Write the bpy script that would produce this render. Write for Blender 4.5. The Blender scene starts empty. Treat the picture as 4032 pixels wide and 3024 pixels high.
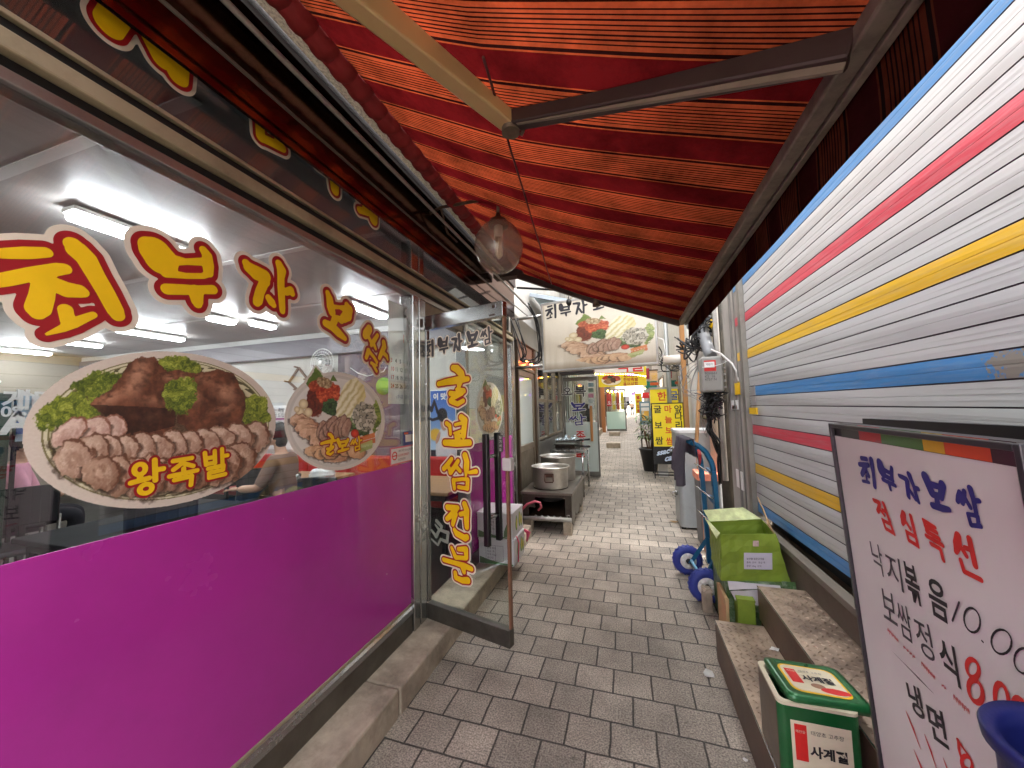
import bpy, bmesh, math, random
import numpy as np
from mathutils import Vector, Matrix
random.seed(7)
RNG = np.random.default_rng(11)
S = bpy.context.scene
COL = S.collection
# ------------------------------------------------------------------ camera, sky, sun, exposure
EYE = Vector((0.0, 0.0, 1.5))
YAW, PITCH, ROLL = math.radians(17.195), math.radians(4.014), math.radians(-1.368)
FPX = 1450.0                                    # focal length in pixels of the 4032 px wide photograph
fw = Vector((-math.sin(YAW)*math.cos(PITCH), math.cos(YAW)*math.cos(PITCH), math.sin(PITCH)))
rt0 = Vector((math.cos(YAW), math.sin(YAW), 0)); up0 = rt0.cross(fw)
RT = rt0*math.cos(ROLL) + up0*math.sin(ROLL); UP = -rt0*math.sin(ROLL) + up0*math.cos(ROLL)
cam = bpy.data.cameras.new('camera'); camo = bpy.data.objects.new('camera', cam); COL.objects.link(camo)
camo.matrix_world = Matrix(((RT.x, UP.x, -fw.x, EYE.x), (RT.y, UP.y, -fw.y, EYE.y), (RT.z, UP.z, -fw.z, EYE.z), (0, 0, 0, 1)))
cam.sensor_width = 36; cam.lens = 36*FPX/4032; cam.clip_start = 0.02; cam.clip_end = 600
S.camera = camo
SUN_EL, SUN_AZ = math.radians(58), math.radians(65)
world = bpy.data.worlds.new('World'); S.world = world; world.use_nodes = True
nt = world.node_tree; nt.nodes.clear()
sky = nt.nodes.new('ShaderNodeTexSky'); sky.sky_type = 'NISHITA'; sky.sun_disc = False
sky.sun_elevation = SUN_EL; sky.sun_rotation = SUN_AZ; sky.dust_density = 6; sky.air_density = 1.2
hs = nt.nodes.new('ShaderNodeHueSaturation'); hs.inputs['Saturation'].default_value = 0.22      # overcast: nearly white sky
bg = nt.nodes.new('ShaderNodeBackground'); bg.inputs['Strength'].default_value = 0.15
wo = nt.nodes.new('ShaderNodeOutputWorld')
nt.links.new(sky.outputs[0], hs.inputs['Color']); nt.links.new(hs.outputs[0], bg.inputs['Color']); nt.links.new(bg.outputs[0], wo.inputs['Surface'])
sl = bpy.data.lights.new('sun', 'SUN'); sl.energy = 0.6; sl.angle = math.radians(40); sl.color = (1, 0.97, 0.93)
so = bpy.data.objects.new('sun', sl); COL.objects.link(so)
sd = Vector((math.sin(SUN_AZ)*math.cos(SUN_EL), math.cos(SUN_AZ)*math.cos(SUN_EL), math.sin(SUN_EL)))
so.rotation_euler = sd.to_track_quat('Z', 'Y').to_euler(); so.location = (0, 2, 12)
S.view_settings.view_transform = 'Standard'; S.view_settings.look = 'None'
S.view_settings.exposure = 3.95; S.view_settings.gamma = 1.0
S.cycles.use_denoising = True; S.cycles.max_bounces = 10; S.cycles.diffuse_bounces = 5; S.cycles.transparent_max_bounces = 24
S.cycles.glossy_bounces = 4; S.cycles.caustics_reflective = False; S.cycles.caustics_refractive = False; S.cycles.sample_clamp_indirect = 6

# ------------------------------------------------------------------ tracing: photograph pixel -> point on a real plane
def ray(x, y):
    return (RT*((x-2016)/FPX) - UP*((y-1512)/FPX) + fw)
def onz(x, y, z=0.0):
    d = ray(x, y); return EYE + d*((z-EYE.z)/d.z)
def onx(x, y, X):
    d = ray(x, y); return EYE + d*(X/d.x)
def ony(x, y, Y):
    d = ray(x, y); return EYE + d*(Y/d.y)
def onp(x, y, p, n):
    d = ray(x, y); n = Vector(n); return EYE + d*((Vector(p)-EYE).dot(n)/d.dot(n))
def proj_np(P):
    q = P - np.array(EYE)
    a = q@np.array(RT); b = q@np.array(UP); c = q@np.array(fw)
    return 2016+FPX*a/c, 1512-FPX*b/c

# ------------------------------------------------------------------ materials
def lin(c):
    return tuple((v/12.92 if v <= .04045 else ((v+.055)/1.055)**2.4) for v in (k/255 for k in c))
MATS = {}
def pm(name, col, rough=.6, metal=0, var=.12, scale=6, bump=0, bscale=None, spec=.5, coat=0, emit=None, es=0, alpha=None, trans=0, dirt=None, dscale=2.5, damt=.5, stretch=None):
    """Principled material with noise-driven variation of colour and roughness; optional stains of a second colour."""
    if name in MATS: return MATS[name]
    m = bpy.data.materials.new(name); m.use_nodes = True; N = m.node_tree; L = N.links
    b = N.nodes['Principled BSDF']
    c = lin(col) if max(col) > 1.0 else col
    tc = N.nodes.new('ShaderNodeTexCoord'); src = tc.outputs['Object']
    if stretch:
        mp = N.nodes.new('ShaderNodeMapping'); mp.inputs['Scale'].default_value = stretch; L.new(src, mp.inputs[0]); src = mp.outputs[0]
    n = N.nodes.new('ShaderNodeTexNoise'); n.inputs['Scale'].default_value = scale; n.inputs['Detail'].default_value = 6; n.inputs['Roughness'].default_value = .65
    L.new(src, n.inputs['Vector'])
    r = N.nodes.new('ShaderNodeValToRGB'); r.color_ramp.elements[0].position = .3; r.color_ramp.elements[1].position = .72
    r.color_ramp.elements[0].color = (*[max(0, v*(1-var)) for v in c], 1); r.color_ramp.elements[1].color = (*[min(1, v*(1+var)) for v in c], 1)
    L.new(n.outputs['Fac'], r.inputs[0]); out = r.outputs[0]
    if dirt:
        n2 = N.nodes.new('ShaderNodeTexNoise'); n2.inputs['Scale'].default_value = dscale; n2.inputs['Detail'].default_value = 8; n2.inputs['Roughness'].default_value = .7
        L.new(src, n2.inputs['Vector'])
        r2 = N.nodes.new('ShaderNodeValToRGB'); r2.color_ramp.elements[0].position = .45; r2.color_ramp.elements[1].position = .7
        r2.color_ramp.elements[1].color = (damt, damt, damt, 1)
        L.new(n2.outputs['Fac'], r2.inputs[0])
        mx = N.nodes.new('ShaderNodeMix'); mx.data_type = 'RGBA'; L.new(r2.outputs[0], mx.inputs[0]); L.new(out, mx.inputs[6])
        mx.inputs[7].default_value = (*(lin(dirt)), 1); out = mx.outputs[2]
    L.new(out, b.inputs['Base Color'])
    mr = N.nodes.new('ShaderNodeMapRange'); mr.inputs[3].default_value = max(.02, rough-.1); mr.inputs[4].default_value = min(1, rough+.12)
    L.new(n.outputs['Fac'], mr.inputs[0]); L.new(mr.outputs[0], b.inputs['Roughness'])
    b.inputs['Metallic'].default_value = metal; b.inputs['Specular IOR Level'].default_value = spec
    b.inputs['Coat Weight'].default_value = coat
    if trans: b.inputs['Transmission Weight'].default_value = trans
    if emit: b.inputs['Emission Color'].default_value = (*(lin(emit)), 1); b.inputs['Emission Strength'].default_value = es
    if bump:
        n3 = N.nodes.new('ShaderNodeTexNoise'); n3.inputs['Scale'].default_value = bscale or scale*6; n3.inputs['Detail'].default_value = 5
        L.new(src, n3.inputs['Vector'])
        bp = N.nodes.new('ShaderNodeBump'); bp.inputs['Strength'].default_value = bump; bp.inputs['Distance'].default_value = .01
        L.new(n3.outputs['Fac'], bp.inputs['Height']); L.new(bp.outputs[0], b.inputs['Normal'])
    MATS[name] = m; return m
def glass(name, tint=(1, 1, 1), refl=.92, base=.045, rough=0.0, frost=0):
    """thin architectural glass: mirror reflection by angle over a clear (or frosted) sheet"""
    if name in MATS: return MATS[name]
    m = bpy.data.materials.new(name); m.use_nodes = True; N = m.node_tree; L = N.links; N.nodes.clear()
    o = N.nodes.new('ShaderNodeOutputMaterial')
    lw = N.nodes.new('ShaderNodeLayerWeight'); lw.inputs['Blend'].default_value = .5
    pw = N.nodes.new('ShaderNodeMath'); pw.operation = 'POWER'; pw.inputs[1].default_value = 5; L.new(lw.outputs['Facing'], pw.inputs[0])
    ml = N.nodes.new('ShaderNodeMath'); ml.operation = 'MULTIPLY_ADD'; ml.inputs[1].default_value = refl; ml.inputs[2].default_value = base; L.new(pw.outputs[0], ml.inputs[0])
    tr = N.nodes.new('ShaderNodeBsdfTransparent'); tr.inputs['Color'].default_value = (*tint, 1)
    gl = N.nodes.new('ShaderNodeBsdfGlossy'); gl.inputs['Roughness'].default_value = rough
    n = N.nodes.new('ShaderNodeTexNoise'); n.inputs['Scale'].default_value = 3.0
    bp = N.nodes.new('ShaderNodeBump'); bp.inputs['Strength'].default_value = .02; L.new(n.outputs['Fac'], bp.inputs['Height']); L.new(bp.outputs[0], gl.inputs['Normal'])
    base_s = tr.outputs[0]
    if frost:
        df = N.nodes.new('ShaderNodeBsdfTranslucent'); df.inputs['Color'].default_value = (*tint, 1)
        d2 = N.nodes.new('ShaderNodeBsdfDiffuse'); d2.inputs['Color'].default_value = (*tint, 1)
        a = N.nodes.new('ShaderNodeMixShader'); a.inputs[0].default_value = .6; L.new(df.outputs[0], a.inputs[1]); L.new(d2.outputs[0], a.inputs[2])
        c = N.nodes.new('ShaderNodeMixShader'); c.inputs[0].default_value = frost; L.new(tr.outputs[0], c.inputs[1]); L.new(a.outputs[0], c.inputs[2]); base_s = c.outputs[0]
    mx = N.nodes.new('ShaderNodeMixShader'); L.new(ml.outputs[0], mx.inputs[0]); L.new(base_s, mx.inputs[1]); L.new(gl.outputs[0], mx.inputs[2])
    L.new(mx.outputs[0], o.inputs[0]); MATS[name] = m; return m
def vcol(name, rough=.45, emit=0, coat=0, transl=0):
    """printed picture: colours come from the mesh's own colour attribute"""
    if name in MATS: return MATS[name]
    m = bpy.data.materials.new(name); m.use_nodes = True; N = m.node_tree; L = N.links; b = N.nodes['Principled BSDF']
    a = N.nodes.new('ShaderNodeVertexColor'); a.layer_name = 'Col'
    n = N.nodes.new('ShaderNodeTexNoise'); n.inputs['Scale'].default_value = 90
    mx = N.nodes.new('ShaderNodeMix'); mx.data_type = 'RGBA'; mx.blend_type = 'OVERLAY'; mx.inputs[0].default_value = .12
    L.new(a.outputs[0], mx.inputs[6]); L.new(n.outputs['Fac'], mx.inputs[7]); L.new(mx.outputs[2], b.inputs['Base Color'])
    b.inputs['Roughness'].default_value = rough; b.inputs['Coat Weight'].default_value = coat
    if emit: L.new(a.outputs[0], b.inputs['Emission Color']); b.inputs['Emission Strength'].default_value = emit
    MATS[name] = m; return m
def emis(name, col, st):
    if name in MATS: return MATS[name]
    m = bpy.data.materials.new(name); m.use_nodes = True; N = m.node_tree; N.nodes.clear()
    o = N.nodes.new('ShaderNodeOutputMaterial'); e = N.nodes.new('ShaderNodeEmission'); e.inputs[0].default_value = (*lin(col), 1); e.inputs[1].default_value = st
    N.links.new(e.outputs[0], o.inputs[0]); MATS[name] = m; return m

# ------------------------------------------------------------------ mesh helpers
class MB:
    def __init__(s): s.bm = bmesh.new(); s.mi = 0
    def face(s, pts):
        vs = [s.bm.verts.new(p) for p in pts]
        f = s.bm.faces.new(vs); f.material_index = s.mi; return f
    def box(s, lo, hi, bev=0, rot=0, piv=None, M=None):
        lo = Vector(lo); hi = Vector(hi); c = (lo+hi)/2; d = hi-lo
        r = bmesh.ops.create_cube(s.bm, size=1); vs = r['verts']
        for v in vs: v.co = Vector((v.co.x*d.x, v.co.y*d.y, v.co.z*d.z))
        fs = set(f for v in vs for f in v.link_faces)
        if bev:
            es = list(set(e for v in vs for e in v.link_edges))
            rr = bmesh.ops.bevel(s.bm, geom=es, offset=min(bev, min(d)*.45), segments=2, profile=.5, affect='EDGES', clamp_overlap=True)
            fs = set(rr['faces']) | set(f for f in fs if f.is_valid)
            vs = list(set(v for f in fs for v in f.verts))
        for f in fs: f.material_index = s.mi
        X = Matrix.Translation(c)
        if rot: X = Matrix.Translation(Vector(piv) if piv else c) @ Matrix.Rotation(rot, 4, 'Z') @ Matrix.Translation(-(Vector(piv) if piv else c)) @ X
        if M: X = M @ X
        for v in vs: v.co = X @ v.co
        return s
    def bar(s, p0, p1, w, h, up=(0, 0, 1), bev=0):
        p0 = Vector(p0); p1 = Vector(p1); d = p1-p0; L = d.length; z = d.normalized(); u = Vector(up)
        if abs(u.dot(z)) > .98: u = Vector((1, 0, 0))
        x = u.cross(z).normalized(); y = z.cross(x)
        M = Matrix(((x.x, y.x, z.x, p0.x), (x.y, y.y, z.y, p0.y), (x.z, y.z, z.z, p0.z), (0, 0, 0, 1)))
        return s.box((-w/2, -h/2, 0), (w/2, h/2, L), bev=bev, M=M)
    def tube(s, pts, r, n=10, caps=True):
        pts = [Vector(p) for p in pts]; rs = r if isinstance(r, (list, tuple)) else [r]*len(pts)
        rings = []; prev = None
        for i, p in enumerate(pts):
            a = pts[max(0, i-1)]; b = pts[min(len(pts)-1, i+1)]; z = (b-a).normalized()
            if prev is None:
                u = Vector((0, 0, 1)) if abs(z.z) < .9 else Vector((1, 0, 0)); x = u.cross(z).normalized()
            else:
                x = (prev - z*prev.dot(z)).normalized()
            prev = x; y = z.cross(x)
            rings.append([s.bm.verts.new(p + (x*math.cos(2*math.pi*k/n) + y*math.sin(2*math.pi*k/n))*rs[i]) for k in range(n)])
        for i in range(len(rings)-1):
            for k in range(n):
                f = s.bm.faces.new((rings[i][k], rings[i][(k+1) % n], rings[i+1][(k+1) % n], rings[i+1][k])); f.material_index = s.mi; f.smooth = True
        if caps:
            for R, o in ((rings[0], -1), (rings[-1], 1)):
                f = s.bm.faces.new(R if o > 0 else R[::-1]); f.material_index = s.mi
        return s
    def lathe(s, prof, c=(0, 0, 0), n=24, M=None, sx=1, sy=1):
        c = Vector(c); rings = []
        for (r, z) in prof:
            if r < 1e-5:
                rings.append([s.bm.verts.new((0, 0, z))])
            else:
                rings.append([s.bm.verts.new((r*sx*math.cos(2*math.pi*k/n), r*sy*math.sin(2*math.pi*k/n), z)) for k in range(n)])
        for a, b in zip(rings, rings[1:]):
            for k in range(n):
                if len(a) == 1 and len(b) == 1: continue
                if len(a) == 1: vs = (a[0], b[(k+1) % n], b[k])
                elif len(b) == 1: vs = (a[k], a[(k+1) % n], b[0])
                else: vs = (a[k], a[(k+1) % n], b[(k+1) % n], b[k])
                f = s.bm.faces.new(vs); f.material_index = s.mi; f.smooth = True
        X = Matrix.Translation(c)
        if M: X = M
        for R in rings:
            for v in R: v.co = X @ v.co
        return s
    def sphere(s, c, r, n=16, sc=(1, 1, 1)):
        rr = bmesh.ops.create_uvsphere(s.bm, u_segments=n, v_segments=max(6, n//2), radius=r)
        for v in rr['verts']:
            v.co = Vector((v.co.x*sc[0], v.co.y*sc[1], v.co.z*sc[2])) + Vector(c)
            for f in v.link_faces: f.smooth = True; f.material_index = s.mi
        return s
    def prism(s, poly, ax, lo, hi):
        """extrude a 2D outline along axis ax ('x','y','z') from lo to hi"""
        def P(a, b, t): return {'x': (t, a, b), 'y': (a, t, b), 'z': (a, b, t)}[ax]
        A = [s.bm.verts.new(P(a, b, lo)) for a, b in poly]; B = [s.bm.verts.new(P(a, b, hi)) for a, b in poly]
        n = len(poly); fs = [s.bm.faces.new(A[::-1]), s.bm.faces.new(B)]
        for i in range(n): fs.append(s.bm.faces.new((A[i], A[(i+1) % n], B[(i+1) % n], B[i])))
        for f in fs: f.material_index = s.mi
        return s
    def jitter(s, a):
        for v in s.bm.verts: v.co += Vector((random.uniform(-a, a), random.uniform(-a, a), random.uniform(-a, a)))
        return s
    def xform(s, M):
        for v in s.bm.verts: v.co = M @ v.co
        return s
    def build(s, name, mats, parent=None, normals=True, M=None):
        if normals: bmesh.ops.recalc_face_normals(s.bm, faces=s.bm.faces)
        me = bpy.data.meshes.new(name); s.bm.to_mesh(me); s.bm.free()
        for m in (mats if isinstance(mats, (list, tuple)) else [mats]): me.materials.append(m)
        o = bpy.data.objects.new(name, me); COL.objects.link(o)
        if M: o.matrix_world = M
        if parent is not None: attach(o, parent)
        return o
def attach(o, parent):
    o.parent = parent; o.matrix_parent_inverse = wmat(parent).inverted()
def wmat(o):
    return (wmat(o.parent) @ o.matrix_parent_inverse @ o.matrix_basis) if o.parent else o.matrix_basis.copy()
def thing(name, label, cat, loc=(0, 0, 0), rot=0, group=None):
    o = bpy.data.objects.new(name, None); COL.objects.link(o); o.location = loc; o.rotation_euler = (0, 0, rot); o.empty_display_size = .1
    return tag(o, label, cat, group)
def tag(o, label=None, cat=None, group=None, kind=None):
    if label: o['label'] = label
    if cat: o['category'] = cat
    if group: o['group'] = group
    if kind: o['kind'] = kind
    return o
def copy_tree(o, M=None, parent=None, label=None):
    c = o.copy(); COL.objects.link(c)
    if parent is None:
        if M is not None: c.matrix_basis = M
        if label: c['label'] = label
    else: c.parent = parent
    for ch in [x for x in o.children]: copy_tree(ch, None, c)
    return c
def box(name, lo, hi, m, parent=None, bev=0): return MB().box(lo, hi, bev).build(name, m, parent)

# ------------------------------------------------------------------ flat pictures and lettering
def fbm(X, Y, seed=0, oct=4):
    out = np.zeros_like(X, dtype=float); amp = 1; tot = 0
    for o in range(oct):
        r = np.random.default_rng(seed*17+o); T = r.random((64, 64)); f = 2**o
        x = X*f; y = Y*f; xi = np.floor(x).astype(int); yi = np.floor(y).astype(int); fx = x-xi; fy = y-yi
        fx = fx*fx*(3-2*fx); fy = fy*fy*(3-2*fy)
        g = lambda a, b: T[a % 64, b % 64]
        out += amp*((g(xi, yi)*(1-fx)+g(xi+1, yi)*fx)*(1-fy)+(g(xi, yi+1)*(1-fx)+g(xi+1, yi+1)*fx)*fy); tot += amp; amp *= .55
    return out/tot
def painted(name, O, ex, ey, w, h, nx, ny, fn, m, parent, thick=0):
    """a flat picture: a fine grid of w x h metres at O whose vertices take colours (and a cut-out mask) from fn(P)"""
    O = np.array(O); ex = np.array(ex); ey = np.array(ey)
    a, b = np.meshgrid(np.linspace(0, w, nx), np.linspace(0, h, ny))
    P = O + a[..., None]*ex + b[..., None]*ey
    rgb, mask = fn(P, a, b)
    idx = -np.ones((ny, nx), int)
    q = (mask[:-1, :-1] & mask[1:, :-1] & mask[:-1, 1:] & mask[1:, 1:])
    use = np.zeros((ny, nx), bool); use[:-1, :-1] |= q; use[1:, :-1] |= q; use[:-1, 1:] |= q; use[1:, 1:] |= q
    idx[use] = np.arange(use.sum())
    j, i = np.nonzero(q)
    F = np.stack([idx[j, i], idx[j, i+1], idx[j+1, i+1], idx[j+1, i]], 1)
    me = bpy.data.meshes.new(name); me.from_pydata(P[use].tolist(), [], F.tolist())
    c = np.clip(rgb[use], 0, 255)/255; l = np.where(c <= .04045, c/12.92, ((c+.055)/1.055)**2.4)
    at = me.color_attributes.new('Col', 'FLOAT_COLOR', 'POINT')
    at.data.foreach_set('color', np.concatenate([l, np.ones((len(l), 1))], 1).astype(np.float32).ravel())
    me.materials.append(m); o = bpy.data.objects.new(name, me); COL.objects.link(o)
    if parent is not None: attach(o, parent)
    return o
def sdf(strokes, X, Y):
    D = np.full(X.shape, 9e9)
    for st in strokes:
        if len(st) == 1: st = [st[0], st[0]]
        for (x0, y0, r0), (x1, y1, r1) in zip(st, st[1:]):
            dx, dy = x1-x0, y1-y0; L2 = dx*dx+dy*dy+1e-12
            t = np.clip(((X-x0)*dx+(Y-y0)*dy)/L2, 0, 1)
            D = np.minimum(D, np.hypot(X-x0-t*dx, Y-y0-t*dy)-(r0+(r1-r0)*t))
    return D
def contour(strokes, off, step, wob=0):
    P = [p for st in strokes for p in st]; pad = off+step*2
    x0 = min(p[0]-p[2] for p in P)-pad; x1 = max(p[0]+p[2] for p in P)+pad; y0 = min(p[1]-p[2] for p in P)-pad; y1 = max(p[1]+p[2] for p in P)+pad
    nx = int((x1-x0)/step)+2; ny = int((y1-y0)/step)+2
    X, Y = np.meshgrid(x0+np.arange(nx)*step, y0+np.arange(ny)*step)
    D = sdf(strokes, X, Y)-off
    if wob: D = D + wob*(fbm(X/(wob*9)+3, Y/(wob*9)+5, 3, 2)-.5)*2
    V = []; F = []; key = {}
    def vert(k, p):
        if k not in key: key[k] = len(V); V.append(p)
        return key[k]
    ins = D < 0
    for j in range(ny-1):
        run = None
        for i in range(nx):
            full = i < nx-1 and ins[j, i] and ins[j, i+1] and ins[j+1, i] and ins[j+1, i+1]
            if full:
                if run is None: run = i
                continue
            if run is not None:
                F.append([vert((run, j, 0), (X[j, run], Y[j, run])), vert((i, j, 0), (X[j, i], Y[j, i])), vert((i, j+1, 0), (X[j+1, i], Y[j+1, i])), vert((run, j+1, 0), (X[j+1, run], Y[j+1, run]))]); run = None
            if i == nx-1: break
            cs = [(i, j), (i+1, j), (i+1, j+1), (i, j+1)]
            if not any(ins[b, a] for a, b in cs): continue
            poly = []
            for (a, b), (c, d) in zip(cs, cs[1:]+cs[:1]):
                da, db = D[b, a], D[d, c]
                if da < 0: poly.append(vert((a, b, 0), (X[b, a], Y[b, a])))
                if (da < 0) != (db < 0):
                    t = da/(da-db); k = (min(a, c), min(b, d), 1 if b == d else 2)
                    poly.append(vert(k, (X[b, a]+(X[d, c]-X[b, a])*t, Y[b, a]+(Y[d, c]-Y[b, a])*t)))
            if len(set(poly)) > 2: F.append(poly)
    return V, F
def letter(name, strokes, layers, frame, parent, step=None, lift=.0012, wob=0):
    """one glyph: stacked flat layers (offset, material), widest first, on the plane frame=(O, ex, ey, n)"""
    O, ex, ey, n = [Vector(v) for v in frame]; V = []; F = []; MI = []; ms = []
    P = [p for st in strokes for p in st]; size = max(max(p[0] for p in P)-min(p[0] for p in P), max(p[1] for p in P)-min(p[1] for p in P), .01)
    st = step or size/60
    for k, (off, m) in enumerate(layers):
        v, f = contour(strokes, off, st, wob); b = len(V)
        V += [O + ex*x + ey*y + n*(lift+k*.0007) for x, y in v]; F += [[i+b for i in q] for q in f]; MI += [k]*len(f); ms.append(m)
    me = bpy.data.meshes.new(name); me.from_pydata([tuple(v) for v in V], [], F); me.polygons.foreach_set('material_index', MI)
    for m in ms: me.materials.append(m)
    o = bpy.data.objects.new(name, me); COL.objects.link(o)
    if parent is not None: attach(o, parent)
    return o
def trace(strokes, zoom, frame, plane):
    """strokes given in a zoomed photo crop (x0, y0, scale) -> strokes in metres on the plane"""
    O, ex, ey, n = [Vector(v) for v in frame]; x0, y0, s = zoom; out = []
    for st in strokes:
        r = []
        for (x, y, q) in st:
            p = plane(x0+x/s, y0+y/s); p2 = plane(x0+x/s, y0+(y+q)/s)
            r.append(((p-O).dot(ex), (p-O).dot(ey), (p2-p).length))
        out.append(r)
    return out
def text(name, body, size, frame, mat, parent, align='LEFT', sx=1, shear=0, lift=.0015, bold=0, space=1):
    O, ex, ey, n = [Vector(v) for v in frame]
    c = bpy.data.curves.new(name, 'FONT'); c.body = body; c.size = size; c.align_x = align; c.shear = shear; c.offset = bold; c.space_character = space; c.resolution_u = 3
    o = bpy.data.objects.new('tmp', c); COL.objects.link(o); dg = bpy.context.evaluated_depsgraph_get(); dg.update()
    me = bpy.data.meshes.new_from_object(o.evaluated_get(dg)); bpy.data.objects.remove(o); bpy.data.curves.remove(c)
    for v in me.vertices: v.co = O + ex*(v.co.x*sx) + ey*v.co.y + n*lift
    me.materials.clear(); me.materials.append(mat); me.name = name
    o = bpy.data.objects.new(name, me); COL.objects.link(o)
    if parent is not None: attach(o, parent)
    return o
# ------------------------------------------------------------------ brush lettering (unit boxes)
def seg(*a, r=.055): return [(x, y, r) for x, y in a]
def ring(cx, cy, q, r=.05, ry=None): return [(cx+q*math.cos(k*math.pi/8), cy+(ry or q)*math.sin(k*math.pi/8), r) for k in range(17)]
def norm(strokes, x0, y0, w, h): return [[((x-x0)/w, (y0+h-y)/h, r/h) for x, y, r in st] for st in strokes]
MIEUM = [seg((.25, .32), (.25, .04)), seg((.25, .31), (.78, .32), (.78, .04)), seg((.25, .05), (.78, .05))]
BR = {
 '최': norm([[(225, 222, 12), (290, 215, 12)], [(188, 272, 12), (250, 262, 14), (300, 252, 13)], [(270, 265, 16), (240, 300, 18), (208, 335, 15)], [(262, 290, 14), (290, 325, 13)], [(262, 335, 9), (260, 365, 9)], [(205, 382, 8), (285, 370, 9)], [(345, 212, 19), (350, 300, 15), (347, 378, 15)]], 180, 200, 190, 190),
 '부': norm([[(440, 215, 30), (448, 250, 38), (455, 275, 26)], [(588, 200, 13), (575, 235, 15), (568, 285, 14)], [(450, 243, 14), (568, 243, 11)], [(440, 285, 13), (575, 285, 13)], [(440, 325, 11), (595, 317, 11)], [(520, 325, 15), (525, 365, 11)]], 405, 188, 195, 190),
 '자': norm([[(648, 205, 13), (700, 205, 16), (735, 212, 20)], [(735, 222, 18), (710, 280, 16), (690, 340, 15)], [(722, 262, 10), (752, 305, 14), (772, 332, 13)], [(792, 162, 19), (805, 240, 15), (802, 340, 14)], [(805, 248, 14), (855, 240, 12)]], 640, 150, 220, 200),
 '보': norm([[(955, 160, 22), (985, 235, 20)], [(1098, 172, 18), (1060, 240, 15)], [(970, 192, 14), (1085, 186, 12)], [(985, 242, 13), (1065, 236, 13)], [(1022, 245, 14), (1015, 290, 14)], [(962, 306, 13), (1040, 298, 15), (1110, 288, 10)]], 935, 140, 180, 185),
 '쌈': norm([[(708, 168, 9), (692, 195, 11), (680, 215, 9)], [(700, 190, 8), (716, 212, 8)], [(742, 158, 9), (728, 190, 11), (712, 216, 9)], [(738, 188, 8), (760, 222, 9)], [(785, 138, 12), (792, 180, 10), (792, 236, 9)], [(795, 186, 9), (828, 180, 8)], [(735, 258, 8), (740, 302, 8)], [(738, 256, 7), (796, 250, 8), (790, 292, 8)], [(742, 302, 7), (802, 290, 8)]], 676, 128, 155, 182),
 '왕': [ring(.3, .76, .15), seg((.3, .56), (.3, .45)), seg((.06, .42), (.54, .46)), seg((.72, .96), (.72, .36)), seg((.72, .66), (.96, .66)), ring(.45, .17, .17, ry=.13)],
 '족': [seg((.18, .92), (.78, .92)), seg((.5, .9), (.42, .78), (.18, .64)), seg((.52, .78), (.82, .64)), seg((.5, .62), (.5, .48)), seg((.05, .45), (.95, .47)), seg((.2, .3), (.76, .31), (.72, .02))],
 '발': [seg((.12, .94), (.15, .52)), seg((.48, .95), (.48, .52)), seg((.14, .74), (.48, .74)), seg((.15, .54), (.48, .54)), seg((.76, .98), (.76, .46)), seg((.76, .72), (.97, .72)), seg((.22, .37), (.8, .38), (.78, .22), (.25, .21), (.25, .04), (.86, .05))],
 '점': [seg((.06, .9), (.46, .92), (.3, .72), (.08, .54), r=.065), seg((.3, .7), (.5, .54)), seg((.78, .97), (.78, .42), r=.065), seg((.54, .7), (.78, .7))]+MIEUM,
 '심': [[(.34, .92, .09), (.22, .7, .12), (.1, .52, .06)], seg((.3, .72), (.54, .5)), seg((.78, .97), (.78, .42), r=.065)]+MIEUM,
 '특': [[(.14, .95, .05), (.5, .9, .07), (.86, .9, .04)], seg((.15, .78), (.84, .76)), seg((.15, .63), (.88, .6)), seg((.16, .93), (.18, .62)), seg((.02, .48), (.98, .45)), seg((.2, .3), (.76, .3), (.74, .0))],
 '선': [[(.3, .95, .09), (.2, .72, .12), (.06, .5, .06)], seg((.28, .74), (.5, .5)), seg((.78, .97), (.8, .34), r=.07), seg((.52, .7), (.78, .7)), seg((.2, .32), (.25, .06), (.92, .04))],
 '오': [ring(.5, .7, .2), seg((.5, .46), (.5, .25)), seg((.04, .2), (.96, .23))],
 '복': [seg((.2, .96), (.22, .62)), seg((.78, .98), (.76, .62)), seg((.2, .8), (.78, .8)), seg((.2, .64), (.78, .64)), seg((.5, .62), (.5, .5)), seg((.03, .46), (.97, .48)), seg((.2, .3), (.78, .31), (.76, .02))],
}
def brush(ch, O, ex, ey, n, w, h, layers, parent, name='letter', rot=0, fat=1, **k):
    c, s = math.cos(rot), math.sin(rot)
    st = [[((x*w-w/2)*c-(y*h-h/2)*s+w/2, (x*w-w/2)*s+(y*h-h/2)*c+h/2, r*h*fat) for x, y, r in q] for q in BR[ch]]
    return letter(name, st, layers, (O, ex, ey, n), parent, **k)
X3, Y3, Z3 = Vector((1, 0, 0)), Vector((0, 1, 0)), Vector((0, 0, 1))
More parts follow.
